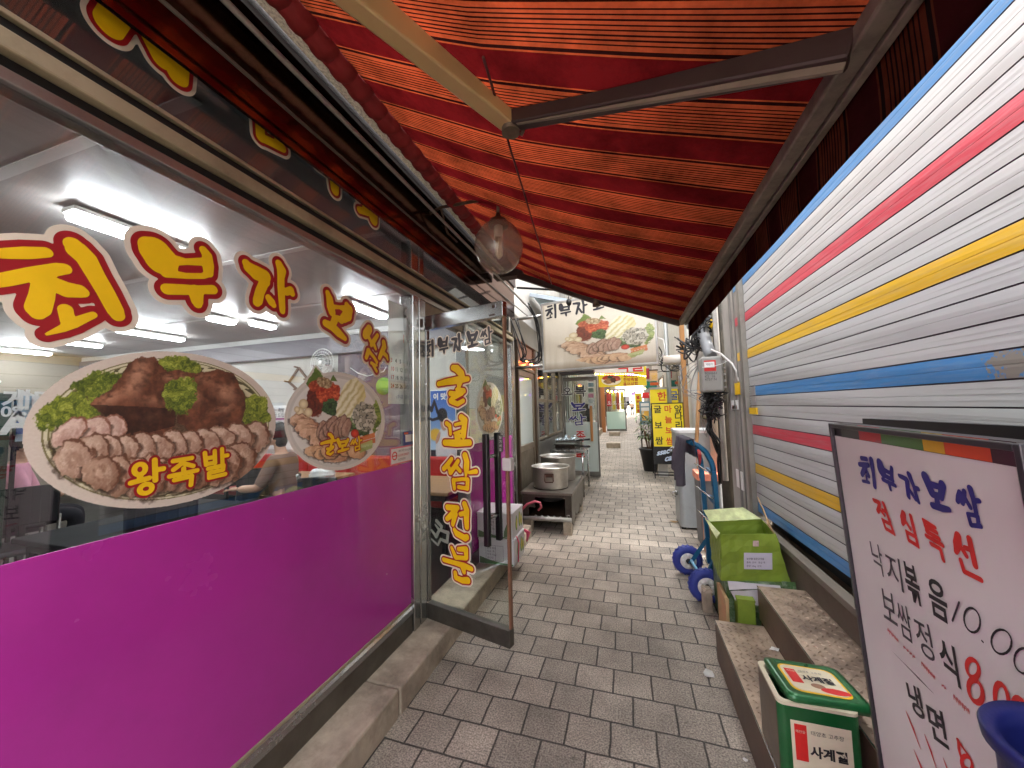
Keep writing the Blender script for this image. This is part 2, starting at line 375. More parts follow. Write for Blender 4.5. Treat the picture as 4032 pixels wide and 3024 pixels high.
# ================================================================== the ground
def gz(y): return 0.0 if y < 7 else .57*(1-math.exp(-(y-7)/14))
def paving():
    m = bpy.data.materials.new('concrete_pavers'); m.use_nodes = True; N = m.node_tree; L = N.links; b = N.nodes['Principled BSDF']
    tc = N.nodes.new('ShaderNodeTexCoord'); mp = N.nodes.new('ShaderNodeMapping'); mp.inputs['Location'].default_value = (.03, -1.738+.185*40, 0)
    L.new(tc.outputs['Object'], mp.inputs[0])
    wn = N.nodes.new('ShaderNodeTexNoise'); wn.inputs['Scale'].default_value = 7; L.new(tc.outputs['Object'], wn.inputs['Vector'])
    ws = N.nodes.new('ShaderNodeVectorMath'); ws.operation = 'MULTIPLY_ADD'; ws.inputs[1].default_value = (.012, .012, 0)
    L.new(wn.outputs['Color'], ws.inputs[0]); L.new(mp.outputs[0], ws.inputs[2])
    def brick(c1, c2, mo, bias, ms):
        t = N.nodes.new('ShaderNodeTexBrick'); t.offset = .5; t.inputs['Scale'].default_value = 1; t.inputs['Brick Width'].default_value = .2; t.inputs['Row Height'].default_value = .185
        t.inputs['Mortar Size'].default_value = ms; t.inputs['Mortar Smooth'].default_value = .35; t.inputs['Bias'].default_value = bias
        t.inputs['Color1'].default_value = (*c1, 1); t.inputs['Color2'].default_value = (*c2, 1); t.inputs['Mortar'].default_value = (*mo, 1)
        L.new(ws.outputs[0], t.inputs['Vector']); return t
    t1 = brick((.42, .36, .29), (.30, .26, .21), (.075, .066, .055), -.1, .0055)
    t2 = brick((1, 1, 1), (.5, .5, .52), (1, 1, 1), -.9, 0.0)
    n1 = N.nodes.new('ShaderNodeTexNoise'); n1.inputs['Scale'].default_value = 130; n1.inputs['Detail'].default_value = 4; L.new(tc.outputs['Object'], n1.inputs['Vector'])
    n2 = N.nodes.new('ShaderNodeTexNoise'); n2.inputs['Scale'].default_value = 2.2; n2.inputs['Detail'].default_value = 8; n2.inputs['Roughness'].default_value = .7; L.new(tc.outputs['Object'], n2.inputs['Vector'])
    def mix(a, bb, f, mode):
        x = N.nodes.new('ShaderNodeMix'); x.data_type = 'RGBA'; x.blend_type = mode; x.inputs[0].default_value = f; L.new(a, x.inputs[6]); L.new(bb, x.inputs[7]); return x.outputs[2]
    def ramp(s, p0, p1, c0, c1):
        r = N.nodes.new('ShaderNodeValToRGB'); r.color_ramp.elements[0].position = p0; r.color_ramp.elements[1].position = p1
        r.color_ramp.elements[0].color = (*[c0]*3, 1); r.color_ramp.elements[1].color = (*[c1]*3, 1); L.new(s, r.inputs[0]); return r.outputs[0]
    c = mix(t1.outputs['Color'], t2.outputs['Color'], 1, 'MULTIPLY')
    c = mix(c, ramp(n1.outputs['Fac'], .36, .66, .45, 1.4), .9, 'MULTIPLY')
    c = mix(c, ramp(n2.outputs['Fac'], .36, .66, .5, 1.12), .75, 'MULTIPLY')
    n3 = N.nodes.new('ShaderNodeTexVoronoi'); n3.inputs['Scale'].default_value = 5.5; n3.feature = 'F1'; L.new(tc.outputs['Object'], n3.inputs['Vector'])
    c = mix(c, ramp(n3.outputs['Distance'], .03, .055, .3, 1.0), .55, 'MULTIPLY')          # trodden-in spots
    L.new(c, b.inputs['Base Color'])
    rr = N.nodes.new('ShaderNodeMapRange'); rr.inputs[3].default_value = .62; rr.inputs[4].default_value = .95; L.new(n2.outputs['Fac'], rr.inputs[0]); L.new(rr.outputs[0], b.inputs['Roughness'])
    bp = N.nodes.new('ShaderNodeBump'); bp.inputs['Strength'].default_value = .8; bp.inputs['Distance'].default_value = .006; bp.invert = True
    L.new(t1.outputs['Fac'], bp.inputs['Height'])
    b2 = N.nodes.new('ShaderNodeBump'); b2.inputs['Strength'].default_value = .35; b2.inputs['Distance'].default_value = .003
    L.new(n1.outputs['Fac'], b2.inputs['Height']); L.new(bp.outputs[0], b2.inputs['Normal']); L.new(b2.outputs[0], b.inputs['Normal'])
    return m
ys = [-200, -20, -5, 0, 3, 5, 7] + [7+1.5*k for k in range(1, 60)] + [140, 320]
mb = MB()
xs = [-320, -12, -4, -1.4, -.5, .4, 1.2, 4, 12, 320]
gv = [[mb.bm.verts.new((x, y, gz(y))) for x in xs] for y in ys]
for j in range(len(ys)-1):
    for i in range(len(xs)-1): mb.bm.faces.new((gv[j][i], gv[j][i+1], gv[j+1][i+1], gv[j+1][i]))
tag(mb.build('ground', paving()), kind='structure')

# ------------------------------------------------------------------ shared materials
STEEL = pm('brushed_stainless', (178, 178, 176), .24, 1, .05, 3)
STEELD = pm('dull_stainless', (120, 118, 112), .42, 1, .2, 7, dirt=(70, 62, 52), damt=.45)
CHROME = pm('polished_steel', (205, 205, 205), .06, 1, .03, 3, bump=.06, bscale=2.2)
ALU = pm('aluminium', (165, 163, 158), .38, .9, .12, 8, dirt=(95, 85, 72), damt=.35)
BLACK = pm('black_plastic', (18, 18, 19), .32, 0, .2, 9)
DARK = pm('dark_gap', (14, 13, 12), .7, 0, .2, 9)
BEIGE = pm('beige_painted_rail', (158, 146, 120), .5, .2, .12, 5, dirt=(85, 72, 55), damt=.5, dscale=4)
WHITE = pm('white_plastic', (225, 224, 220), .4, 0, .04, 6)
CREAM = pm('sticker_cream', (216, 203, 184), .5, 0, .04, 8)
REDV = pm('sticker_dark_red', (150, 22, 30), .45, 0, .08, 12)
YELV = pm('sticker_yellow', (232, 186, 14), .45, 0, .06, 12)
INKD = pm('ink_dark', (30, 27, 32), .5, 0, .1, 12)
INKB = pm('ink_blue', (38, 34, 120), .5, 0, .12, 14)
INKR = pm('ink_red', (205, 38, 34), .5, 0, .12, 14)
INKG = pm('ink_grey', (70, 68, 72), .5, 0, .1, 12)
CLEAR = glass('window_glass', (.95, .97, .96), base=.10)
DOORGL = glass('door_glass', (.90, .93, .91), base=.06)
CONC = pm('worn_concrete', (172, 158, 138), .8, 0, .22, 9, bump=.3, bscale=60, dirt=(74, 62, 52), damt=.7, dscale=3)
PLAS = pm('grey_render', (150, 146, 140), .85, 0, .14, 4, bump=.2, bscale=40, dirt=(92, 86, 78), damt=.5)
WOODT = pm('table_wood', (176, 138, 98), .4, 0, .22, 3, stretch=(1, 14, 1))

# ================================================================== restaurant on the left
WX = -1.35
WF = ((WX, 0, 0), (0, 1, 0), (0, 0, 1), (1, 0, 0))
R = thing('restaurant', 'bowl-food restaurant with big glass shopfront, purple window film and open glass door', 'restaurant', (WX, 1, 0))
box('upper_wall', (-1.6, -4, 3.35), (-1.42, 4.38, 4.3), PLAS, R)
# interior shell
INW = pm('interior_wall', (196, 192, 184), .7, 0, .06, 3)
CEIL = pm('ceiling_boards', (178, 174, 170), .35, 0, .08, 2, stretch=(9, .6, 1), bump=.15, bscale=5)
box('floor', (-10, -4, .0), (-1.36, 4.33, .10), pm('interior_floor', (48, 44, 42), .3, 0, .15, 5), R)
box('ceiling', (-10, -4, 2.7), (-1.43, 4.33, 2.78), CEIL, R)
wl = box('end_wall', (-10, 4.33, .0), (-1.36, 4.45, 3.3), INW, R)
box('back_wall', (-10.1, -4, 0), (-10, 4.4, 2.8), pm('interior_back_wall', (150, 140, 124), .7, 0, .1, 2), R)
box('near_wall', (-10, -4.1, 0), (-1.36, -4, 3.3), INW, R)
mb = MB(); mb.box((-10, 4.27, 2.62), (-1.43, 4.328, 2.698), .008); mb.build('cornice', WHITE, R)
mb = MB(); mb.box((-10, 4.24, 2.36), (-1.43, 4.329, 2.615), .01); mb.build('soffit', pm('soffit_grey', (134, 128, 134), .5, 0, .08, 3), R)
box('wall_panel', (-3.95, 4.30, .1), (-2.62, 4.326, 2.355), pm('plum_wallpaper', (92, 70, 82), .7, 0, .16, 40), R)
mb = MB()
for k in range(7): mb.box((-9.9, -3.6+k*1.12, 2.696), (-1.5, -3.6+k*1.12+.05, 2.6995))
mb.build('ceiling_batten', WHITE, R)
# shopfront frame
mb = MB(); mb.box((-1.41, -4, 2.285), (-1.335, 4.36, 2.318), .004); f = mb.build('lower_rail', ALU, R)
mb = MB(); mb.box((-1.42, -4, 2.319), (-1.352, 4.36, 2.352)); mb.build('rail_recess', DARK, R)
mb = MB(); mb.box((-1.41, -4, 2.353), (-1.318, 4.36, 2.402), .006); mb.build('transom', BEIGE, R)
mb = MB(); mb.box((-1.42, -4, 2.403), (-1.348, 4.36, 2.441)); mb.build('transom_groove', DARK, R)
mb = MB(); mb.box((-1.41, -4, 2.442), (-1.332, 4.36, 2.456), .003); mb.build('upper_bead', BEIGE, R)
mb = MB(); mb.box((-1.43, -4, .13), (-1.338, 2.10, .246)); mb.build('base_panel', STEELD, R)
mb = MB(); mb.prism([(-1.40, .247), (-1.332, .247), (-1.336, .272), (-1.352, .288), (-1.40, .288)], 'y', -4, 2.10); mb.build('sill', STEEL, R)
mb = MB(); mb.box((-1.42, -4, .289), (-1.342, 2.10, .300)); mb.build('film_bead', BEIGE, R)
for a, b in ((2.105, 2.172), (2.182, 2.262)):
    mb = MB(); mb.box((-1.43, a, .13), (-1.325, b, 2.284), .006); mb.build('mullion', STEEL, R)
for a, b in ((2.105, 2.19), (2.205, 2.262)):
    mb = MB(); mb.box((-1.42, a, 2.457), (-1.336, b, 2.66), .006); mb.build('upper_mullion', STEEL, R)
mb = MB(); mb.box((-1.42, 2.93, .13), (-1.325, 3.0, 2.284), .006); mb.build('door_jamb', STEEL, R)
mb = MB(); mb.box((-1.42, 4.28, .13), (-1.325, 4.36, 2.284), .006); mb.build('corner_post', STEEL, R)
mb = MB(); mb.box((-1.42, 2.265, 2.19), (-1.345, 2.925, 2.284), .004); mb.build('door_header', BEIGE, R)
box('window_pane', (-1.360, -4, .302), (-1.352, 2.104, 2.284), CLEAR, R)
box('upper_pane', (-1.366, -4, 2.458), (-1.358, 4.3, 2.95), glass('upper_glass', (.5, .52, .52), base=.12), R)
box('side_pane', (-1.360, 3.002, 1.20), (-1.352, 4.278, 2.284), CLEAR, R)
PURP = pm('purple_film', (170, 42, 144), .24, 0, .08, 1.2, spec=.5, coat=.3, dirt=(128, 44, 112), damt=.3, dscale=1.4)
box('window_film', (-1.3515, -4, .302), (-1.349, 2.104, 1.181), PURP, R)
box('side_film', (-1.3615, 3.002, .25), (-1.349, 4.278, 1.195), PURP, R)
mb = MB(); mb.box((-1.43, 3.002, .13), (-1.34, 4.278, .248)); mb.build('side_base', STEELD, R)
mb = MB(); mb.box((-1.3, -4, 2.61), (-1.285, 4.33, 3.02)); mb.build('fascia', pm('awning_tinted_steel', (120, 84, 72), .10, 1, .14, 3, bump=.03, bscale=2), R)  # brown of the reflected awning is put into the steel colour
mb = MB(); mb.box((-1.42, -4, 3.03), (-1.27, 4.36, 3.34)); mb.build('fascia_top', pm('dark_soffit', (46, 30, 24), .6, 0, .2, 6), R)
mb = MB(); y = -4
while y < 4.3:
    l = min(random.uniform(.75, .95), 4.35-y); mb.box((-1.46, y+.002, -.05), (-1.14+random.uniform(-.004, .004), y+l-.002, .13+random.uniform(-.002, .002)), .012); y += l
mb.build('doorstep', CONC, R)

# ---- the five big letters on the window
LAY = lambda k: [(.030*k, CREAM), (.0155*k, REDV), (0, YELV)]
ZA, ZB = (0, 860, 2.4578), (880, 940, 2.963)
pw_ = lambda x, y: onx(x, y, WX)
G5 = [(ZA, [[(-70, 345, 40), (55, 340, 50), (250, 335, 58), (440, 330, 48)], [(-60, 612, 60), (60, 590, 65), (300, 540, 65), (560, 492, 58), (622, 490, 50)], [(420, 640, 82), (400, 760, 86), (365, 870, 90), (360, 920, 58)], [(480, 620, 66), (640, 690, 74), (760, 705, 62), (795, 718, 48)], [(628, 885, 55), (650, 1000, 52)], [(445, 1122, 14), (600, 1065, 35), (700, 1015, 48), (820, 965, 38), (895, 935, 32)], [(700, 255, 68), (745, 310, 85), (830, 390, 80), (925, 560, 72), (1020, 720, 70), (1110, 890, 66), (1135, 940, 55)]]),
      (ZA, [[(1440, 272, 90), (1500, 320, 132), (1560, 400, 140), (1600, 460, 100)], [(1595, 530, 42), (1800, 557, 28), (1960, 558, 27), (2020, 530, 35)], [(1640, 400, 60), (1800, 420, 30), (1960, 420, 38)], [(1965, 308, 38), (2000, 360, 46), (2008, 450, 54), (2012, 525, 45)], [(1610, 685, 52), (1780, 690, 50), (1900, 690, 40), (2055, 690, 44)], [(1890, 715, 70), (1903, 800, 54), (1908, 830, 40)]]),
      (ZB, [[(258, 285, 46), (290, 335, 65), (380, 400, 86), (470, 440, 80), (482, 500, 60)], [(460, 530, 58), (420, 620, 57), (395, 720, 60), (383, 745, 48)], [(520, 690, 40), (555, 740, 48), (580, 775, 34)], [(640, 292, 44), (672, 370, 60), (665, 450, 46), (665, 560, 46), (672, 680, 45), (680, 800, 41), (682, 845, 36)], [(730, 620, 45), (780, 600, 44), (797, 640, 36)]]),
      (ZB, [[(1210, 632, 33), (1232, 700, 50), (1245, 790, 58), (1262, 855, 52)], [(1432, 770, 34), (1462, 830, 58), (1440, 890, 74), (1400, 925, 58)], [(1280, 795, 28), (1345, 800, 22), (1420, 820, 45)], [(1290, 905, 22), (1370, 950, 45)], [(1290, 955, 50), (1270, 1000, 45)], [(1185, 985, 44), (1270, 1030, 52), (1340, 1100, 50), (1412, 1165, 30)]]),
      (ZB, [[(1695, 1055, 52), (1662, 1110, 58), (1650, 1130, 44)], [(1690, 1150, 24), (1715, 1200, 25)], [(1792, 1128, 26), (1752, 1190, 32), (1720, 1240, 27)], [(1745, 1220, 27), (1772, 1285, 20)], [(1865, 1210, 34), (1872, 1260, 38), (1840, 1330, 34), (1815, 1390, 26)], [(1860, 1330, 28), (1900, 1370, 25), (1912, 1410, 14)], [(1687, 1308, 34), (1662, 1385, 27)], [(1690, 1310, 24), (1750, 1380, 21), (1785, 1440, 22)], [(1720, 1450, 20), (1755, 1472, 20), (1785, 1478, 14)], [(1732, 1455, 20), (1782, 1545, 20)]])]
for i, (z, st) in enumerate(G5): letter('letter', trace(st, z, WF, pw_), LAY([1.02, 1.02, .95, 1, .85][i]), WF, R)
for i, (ch, y, w) in enumerate((('자', .52, .33), ('쌈', .95, .24), ('부', 1.29, .25), ('최', 1.6, .16))):
    brush(ch, Vector((-1.358, y, 2.60)), Y3, Z3, X3, w, .36, LAY(.8), R, fat=1.25)

# ---- printed pictures: painted in the coordinates of the traced photograph, then stuck flat on their own plane
def shade(rgb, m, col, a=1.0):
    a = (m*a)[..., None] if not np.isscalar(m) else a
    rgb[:] = rgb*(1-a) + np.array(col, float)*a if np.array(col).ndim == 1 else rgb*(1-a)+col*a
def ell(X, Y, cx, cy, rx, ry, ang=0):
    c, s = math.cos(ang), math.sin(ang); x = X-cx; y = Y-cy
    return np.hypot((x*c+y*s)/rx, (-x*s+y*c)/ry)
def soft(d, w=.08): return np.clip((1-d)/w+.5, 0, 1)
def inpoly(X, Y, poly):
    r = np.zeros(X.shape, bool); n = len(poly); j = n-1
    for i in range(n):
        xi, yi = poly[i]; xj, yj = poly[j]
        if yi != yj: r ^= ((yi > Y) != (yj > Y)) & (X < (xj-xi)*(Y-yi)/(yj-yi)+xi)
        j = i
    return r.astype(float)
def lerp(a, b, t): return np.array(a, float)*(1-t[..., None])+np.array(b, float)*t[..., None]
def slice_(rgb, X, Y, cx, cy, rx, ry, ang, sd=0, c0=(150, 112, 92), c1=(206, 178, 156), edge=(96, 58, 40)):
    g = np.random.default_rng(sd); rx, ry, ang = rx*g.uniform(.88, 1.15), ry*g.uniform(.88, 1.12), ang+g.uniform(-.25, .25)
    n = fbm(X/30+sd, Y/30+sd*2, sd, 3); d = ell(X, Y, cx, cy, rx, ry, ang)*(.78+.44*n)
    w = fbm(X/26+sd, Y/34+sd, sd+3, 5); gr = fbm((X+Y)/9+sd, (X-Y)/40, sd+4, 3); sw = np.sin(d*7+w*9+g.uniform(0, 6))
    t = np.clip(.56-(X-cx)/rx*.30-(Y-cy)/ry*.22+.75*(w-.5)+.16*sw+.35*(gr-.5), 0, 1)
    th = np.arctan2(Y-cy, X-cx); side = np.clip(.30+.9*np.cos(th+.9+g.uniform(-.4, .4)), 0, 1)
    shade(rgb, np.clip((d-.98)/.06, 0, 1)*np.clip(1-(d-1)/.28, 0, 1)*(Y > cy-ry*.4), (40, 24, 17), .75)
    shade(rgb, soft(d, .05), lerp(c0, c1, t)); shade(rgb, soft(np.abs(d-.95)/.07, .6)*(d < 1.04)*side, edge, .9)
    shade(rgb, soft(d, .05)*np.clip(.5-np.abs(w-.62)*9, 0, 1), (244, 226, 208), .55)
def leafy(rgb, X, Y, cx, cy, rx, ry, ang=0, sd=0, dark=(70, 84, 28), mid=(140, 150, 52), light=(196, 200, 110)):
    n = fbm(X/40+sd, Y/40, sd+5, 4); n2 = fbm(X/15, Y/15+sd, sd+9, 3); n3 = fbm(X/34+sd*3, Y/30, sd+11, 4); d = ell(X, Y, cx, cy, rx, ry, ang)+(n-.5)*.75+(n2-.5)*.3
    rg = 1-np.abs(np.sin(n3*17+n2*2)); t = np.clip(.28+.95*(n3-.45)+.42*(rg-.4)+.5*(n2-.5)-.12*(Y-cy)/ry, 0, 1); c = np.where((t < .5)[..., None], lerp(dark, mid, np.clip(t*2, 0, 1)), lerp(mid, light, np.clip(t*2-1, 0, 1)))
    shade(rgb, soft(d, .06), c)
def meat(rgb, X, Y, poly, sd, lights, base=(132, 80, 56), dk=(46, 26, 19), hi=(214, 160, 128)):
    n = fbm(X/70+sd, Y/110, sd, 5); n2 = fbm(X/26, Y/18+sd, sd+2, 4)
    wx, wy = X+(n-.5)*34, Y+(n2-.5)*26; m = inpoly(wx, wy, poly)
    rg = 1-np.abs(2*fbm(X/46+sd*2, Y/80+sd, sd+6, 5)-1); c = lerp(dk, base, np.clip(n*1.0+.75*(rg-.55)+.12, 0, 1)); c = c*(.82+.5*(n2-.4)[..., None])
    shade(rgb, m, c)
    for (cx, cy, rx, ry, an, a) in lights: shade(rgb, m*np.clip(1-ell(X+(n-.5)*60, Y+(n2-.5)*50, cx, cy, rx*1.15, ry*1.15, an), 0, 1)*np.clip(.1+1.5*n2, 0, 1), hi, a)
def jokbal(P, a, b):
    px, py = proj_np(P); X = px*1.2764; Y = (py-800)*1.2764; u = (a/.652-.5)*2; v = (b/.478-.5)*2; rr = np.hypot(u, v)
    rgb = np.zeros(X.shape+(3,)); rgb[:] = (206, 192, 178)
    ring_ = (rr < .905); th = np.arctan2(v, u)
    fl = np.sin(th*27+3*np.sin(rr*30))+.9*np.sin(rr*52+th*6)+2.6*(fbm(X/34, Y/34, 4, 3)-.5)
    shade(rgb, ring_*1.0, np.where((fl > -.1)[..., None], np.array((202, 194, 158.)), np.array((84, 78, 52.))))
    shade(rgb, ((rr > .868) & (rr < .905))*1.0, (206, 198, 168)); shade(rgb, ((np.abs(rr-.872) < .006) | (np.abs(rr-.903) < .006))*1.0, (120, 112, 70))
    shade(rgb, soft(ell(X, Y, 770, 1110, 470, 255, -.1), .25), (72, 48, 34), .8)
    leafy(rgb, X, Y, 340, 1050, 165, 85, -.35, 1); leafy(rgb, X, Y, 490, 905, 125, 58, -.2, 2, (62, 76, 24), (118, 130, 44)); leafy(rgb, X, Y, 900, 822, 105, 48, .1, 3)
    leafy(rgb, X, Y, 1285, 1045, 70, 95, .1, 4)
    meat(rgb, X, Y, [(640, 805), (700, 775), (775, 775), (830, 840), (850, 960), (890, 1030), (880, 1120), (800, 1180), (640, 1190), (590, 1090), (450, 1015), (560, 930), (610, 870)], 1, [(700, 860, 60, 110, .3, .75), (560, 985, 120, 40, -.5, .7), (660, 930, 50, 80, .2, .5), (760, 1000, 110, 30, .1, .35), (770, 1070, 80, 25, -.2, .4)])
    shade(rgb, inpoly(X, Y, [(450, 1012), (700, 1022), (890, 1034), (880, 1120), (640, 1180), (520, 1060)])*(.4+.5*fbm(X/25, Y/25, 8, 3)), (36, 20, 14), .85)
    meat(rgb, X, Y, [(960, 862), (1090, 835), (1170, 855), (1215, 930), (1230, 1030), (1215, 1110), (1100, 1145), (960, 1150), (880, 1100), (900, 1000), (980, 930)], 5, [(1130, 960, 80, 60, .4, .7), (1040, 890, 60, 30, .2, .45), (1120, 1040, 90, 22, -.1, .6), (990, 980, 30, 60, .3, .5)])
    meat(rgb, X, Y, [(800, 850), (900, 840), (1000, 860), (960, 930), (860, 930), (810, 900)], 6, [(850, 880, 40, 25, 0, .6), (940, 880, 40, 20, .3, .5)])
    leafy(rgb, X, Y, 905, 965, 85, 92, 0, 6)
    for k, (cx, cy, rx, ry, an) in enumerate(((570, 1125, 75, 66, -.4), (480, 1140, 72, 70, -.3), (350, 1150, 112, 58, -.45))): slice_(rgb, X, Y, cx, cy, rx, ry, an, 20+k, (170, 130, 114), (220, 192, 176), (126, 74, 56))
    for k in range(11):
        t = k/10; cx = 1275-t*810; cy = 1172+math.sin(t*1.5)*56+t*18; slice_(rgb, X, Y, cx, cy, 72, 72+t*10, .25, 40+k)
    slice_(rgb, X, Y, 375, 1285, 105, 108, .3, 60)
    for k in range(10):
        t = k/9; cx = 1205-t*690; cy = 1300+math.sin(t*2.2)*72; slice_(rgb, X, Y, cx, cy, 84, 96, .22, 70+k, (120, 82, 62), (196, 164, 140))
    return rgb, rr <= 1.0
def bossam(X, Y, rgb):
    n = fbm(X/45, Y/45, 31, 4); n2 = fbm(X/16, Y/16, 32, 3)
    shade(rgb, inpoly(X+(n-.5)*30, Y, [(700, 345), (770, 430), (660, 560), (598, 500)]), lerp((58, 84, 26), (130, 152, 66), n))
    shade(rgb, inpoly(X, Y, [(858, 415), (900, 480), (830, 470)]), (96, 120, 50))
    shade(rgb, soft(ell(X, Y, 700, 650, 96, 170, .1)+(n-.5)*.5, .08), lerp((60, 22, 18), (140, 58, 42), n2))
    t = np.clip((n2-.3)*2, 0, 1); shade(rgb, soft(ell(X, Y, 815, 590, 118, 108, 0)+(n-.5)*.7, .07), lerp((146, 36, 20), (228, 116, 70), t))
    shade(rgb, soft(ell(X, Y, 690, 520, 70, 50, -.5)+(n-.5)*.6, .1), lerp((140, 50, 30), (206, 106, 70), t))
    shade(rgb, soft(ell(X, Y, 775, 490, 76, 52, .2)+(n-.5)*.6, .08), lerp((120, 90, 58), (214, 194, 152), t))
    leafy(rgb, X, Y, 830, 725, 74, 80, 0, 33, (22, 40, 18), (62, 96, 50), (128, 156, 96))
    for gx, gy, q in ((580, 690, 48), (548, 762, 44), (625, 768, 44), (520, 740, 30)): d = ell(X, Y, gx, gy, q*.9, q); shade(rgb, soft(d), lerp((236, 222, 184), (186, 160, 118), np.clip(d, 0, 1)**2))
    vein = np.abs(np.sin((X*.8+Y*.55)/16+2.5*n)); cab = inpoly(X+(n-.5)*26, Y+(n2-.5)*18, [(952, 525), (1000, 470), (1075, 448), (1150, 520), (1168, 620), (1120, 700), (1050, 730), (1015, 850), (895, 860), (885, 740)])
    shade(rgb, cab, lerp((196, 182, 122), (240, 234, 204), vein)); shade(rgb, cab*np.clip((X-1060)/120, 0, 1)*.7, (206, 184, 96))
    leafy(rgb, X, Y, 1040, 870, 60, 80, .4, 35, (40, 62, 30), (104, 134, 80), (186, 200, 150)); leafy(rgb, X, Y, 1262, 800, 48, 150, .1, 36, (74, 96, 34), (142, 160, 70), (196, 204, 130))
    leafy(rgb, X, Y, 1130, 945, 75, 45, .1, 38, (22, 40, 18), (72, 100, 52), (138, 156, 104))
    w = fbm(X/26, Y/34, 37, 4); shade(rgb, soft(ell(X, Y, 1150, 815, 112, 138, .1)+(n-.5)*.4, .07), np.where((np.abs(w-.5) < .045)[..., None], np.array((70, 68, 58.)), lerp((142, 136, 118), (214, 208, 192), np.clip((w-.2)*1.6, 0, 1))))
    for k in range(9):
        t = k/8; slice_(rgb, X, Y, 560+t*330+20*math.sin(k*2), 850+t*320, 118, 62, .15, 90+k, (176, 128, 98), (222, 184, 152), (132, 88, 62))
    for k in range(7):
        slice_(rgb, X, Y, 700+k*62, 1130+22*math.sin(k*1.2)-k*2, 90, 58, -.1, 110+k, (184, 134, 98), (224, 182, 140), (146, 98, 66))
    for k in range(8): slice_(rgb, X, Y, 760+k*32, 890+20*math.sin(k*1.7)+abs(k-4)*10, 44, 98, .35, 120+k, (138, 98, 82), (188, 150, 130), (98, 64, 50))
    d = ell(X, Y, 1060, 965, 38, 40); shade(rgb, soft(d), lerp((226, 70, 52), (150, 22, 20), np.clip(d, 0, 1)**2))
    for q, c in (([(1100, 1000), (1245, 955), (1250, 1000), (1110, 1040)], (214, 108, 50)), ([(1105, 1045), (1250, 1005), (1250, 1050), (1110, 1075)], (196, 84, 36)), ([(1075, 1080), (1222, 1022), (1228, 1068), (1085, 1110)], (176, 190, 118)), ([(1090, 1110), (1225, 1070), (1222, 1100), (1110, 1145)], (146, 164, 84))): shade(rgb, inpoly(X, Y, q)*(.7+.3*n2), c)
def plate2(P, a, b, mirror=False):
    px, py = proj_np(P); X = (px-950)*2.3707; Y = (py-1300)*2.3707
    return plate_paint(X, Y)
def plate_paint(X, Y, C=(870, 850, 472, 462)):
    rgb = np.zeros(X.shape+(3,)); rgb[:] = (214, 206, 194); d = ell(X, Y, C[0], C[1], C[2], C[3])
    shade(rgb, soft(d/.93, .05), (226, 222, 214)); shade(rgb, soft(np.abs(d-.9)/.03, .5), (190, 184, 172), .6); shade(rgb, soft(d/.8, .3), (204, 198, 188), .5)
    keep = rgb.copy(); bossam(X, Y, rgb); k = (d > .93)&(Y > 560); rgb[k] = keep[k]
    leaf = inpoly(X, Y, [(690, 318), (790, 425), (640, 560), (570, 500)]) > .5
    return rgb, (d <= 1.0) | leaf
PRINT = vcol('printed_vinyl', .4)
painted('platter_picture', (WX+.0022, .485, 1.231), (0, 1, 0), (0, 0, 1), .652, .478, 400, 290, jokbal, PRINT, R)
painted('plate_picture', (WX+.0022, 1.17, 1.215), (0, 1, 0), (0, 0, 1), .69, .56, 300, 260, plate2, PRINT, R)
LS = lambda k: [(.007*k, REDV), (.0005, YELV)]
for ch, (x0, y0), h in (('왕', (500, 1960), .10), ('족', (655, 1930), .095), ('발', (790, 1890), .095)):
    p = onx(x0, y0, WX); brush(ch, p, Y3, Z3, X3, .085, h, LS(1.0), R, fat=1.25, rot=.06, lift=.003)
for ch, (x0, y0), h in (('굴', (1262, 1795), .082), ('보', (1322, 1785), .07), ('쌈', (1378, 1780), .075)):
    p = onx(x0, y0, WX); (brush(ch, p, Y3, Z3, X3, .085, h, LS(.8), R, fat=1.25, lift=.003) if ch != '굴' else None)
# the same plate sticker on the side window
painted('plate_picture', (WX+.0022, 3.2, 1.22), (0, 1, 0), (0, 0, 1), .78, .62, 120, 100, lambda P, a, b: plate_paint((a/.78)*950+395, 1315-(b/.62)*1000), PRINT, R)

# ---- open glass door (a part of the shopfront) : hinge and free edge traced at the foot
H0 = Vector((-1.318, 2.275, 0)); H1 = Vector((-.690, 2.114, 0)); dv = (H1-H0).normalized(); dn = Vector((dv.y, -dv.x, 0)); DW = (H1-H0).length
if dn.y > 0: dn = -dn
DR = thing('glass_door', None, None, H0); attach(DR, R)
DR['label'] = 'open glass door with steel rails and a black bar handle'
def DM(): return Matrix(((dv.x, dn.x, 0, H0.x), (dv.y, dn.y, 0, H0.y), (0, 0, 1, 0), (0, 0, 0, 1)))
def dpart(name, lo, hi, m, bev=.003): return MB().box(lo, hi, bev).xform(DM()).build(name, m, DR)
dpart('glass_pane', (.004, -.006, .232), (DW-.012, .006, 2.075), DOORGL, 0)
dpart('bottom_rail', (0, -.025, .137), (DW, .025, .235), STEELD)
dpart('top_rail', (0, -.025, 2.072), (DW, .025, 2.168), STEEL)
dpart('edge_strip', (DW-.013, -.012, .236), (DW+.004, .012, 2.071), pm('brown_edge_trim', (128, 92, 70), .45, .3, .2, 14))
dpart('hinge_strip', (-.012, -.016, .236), (.004, .016, 2.071), STEEL)
mb = MB(); mb.box((.012, .026, 2.09), (.06, .029, 2.15)); mb.box((DW-.075, .026, 2.13), (DW-.058, .028, 2.148), .004); mb.box((DW-.10, .026, 2.084), (DW-.055, .028, 2.093)); mb.xform(DM()).build('pivot_cap', pm('pivot_plate', (90, 70, 62), .5, .5, .2, 9), DR)
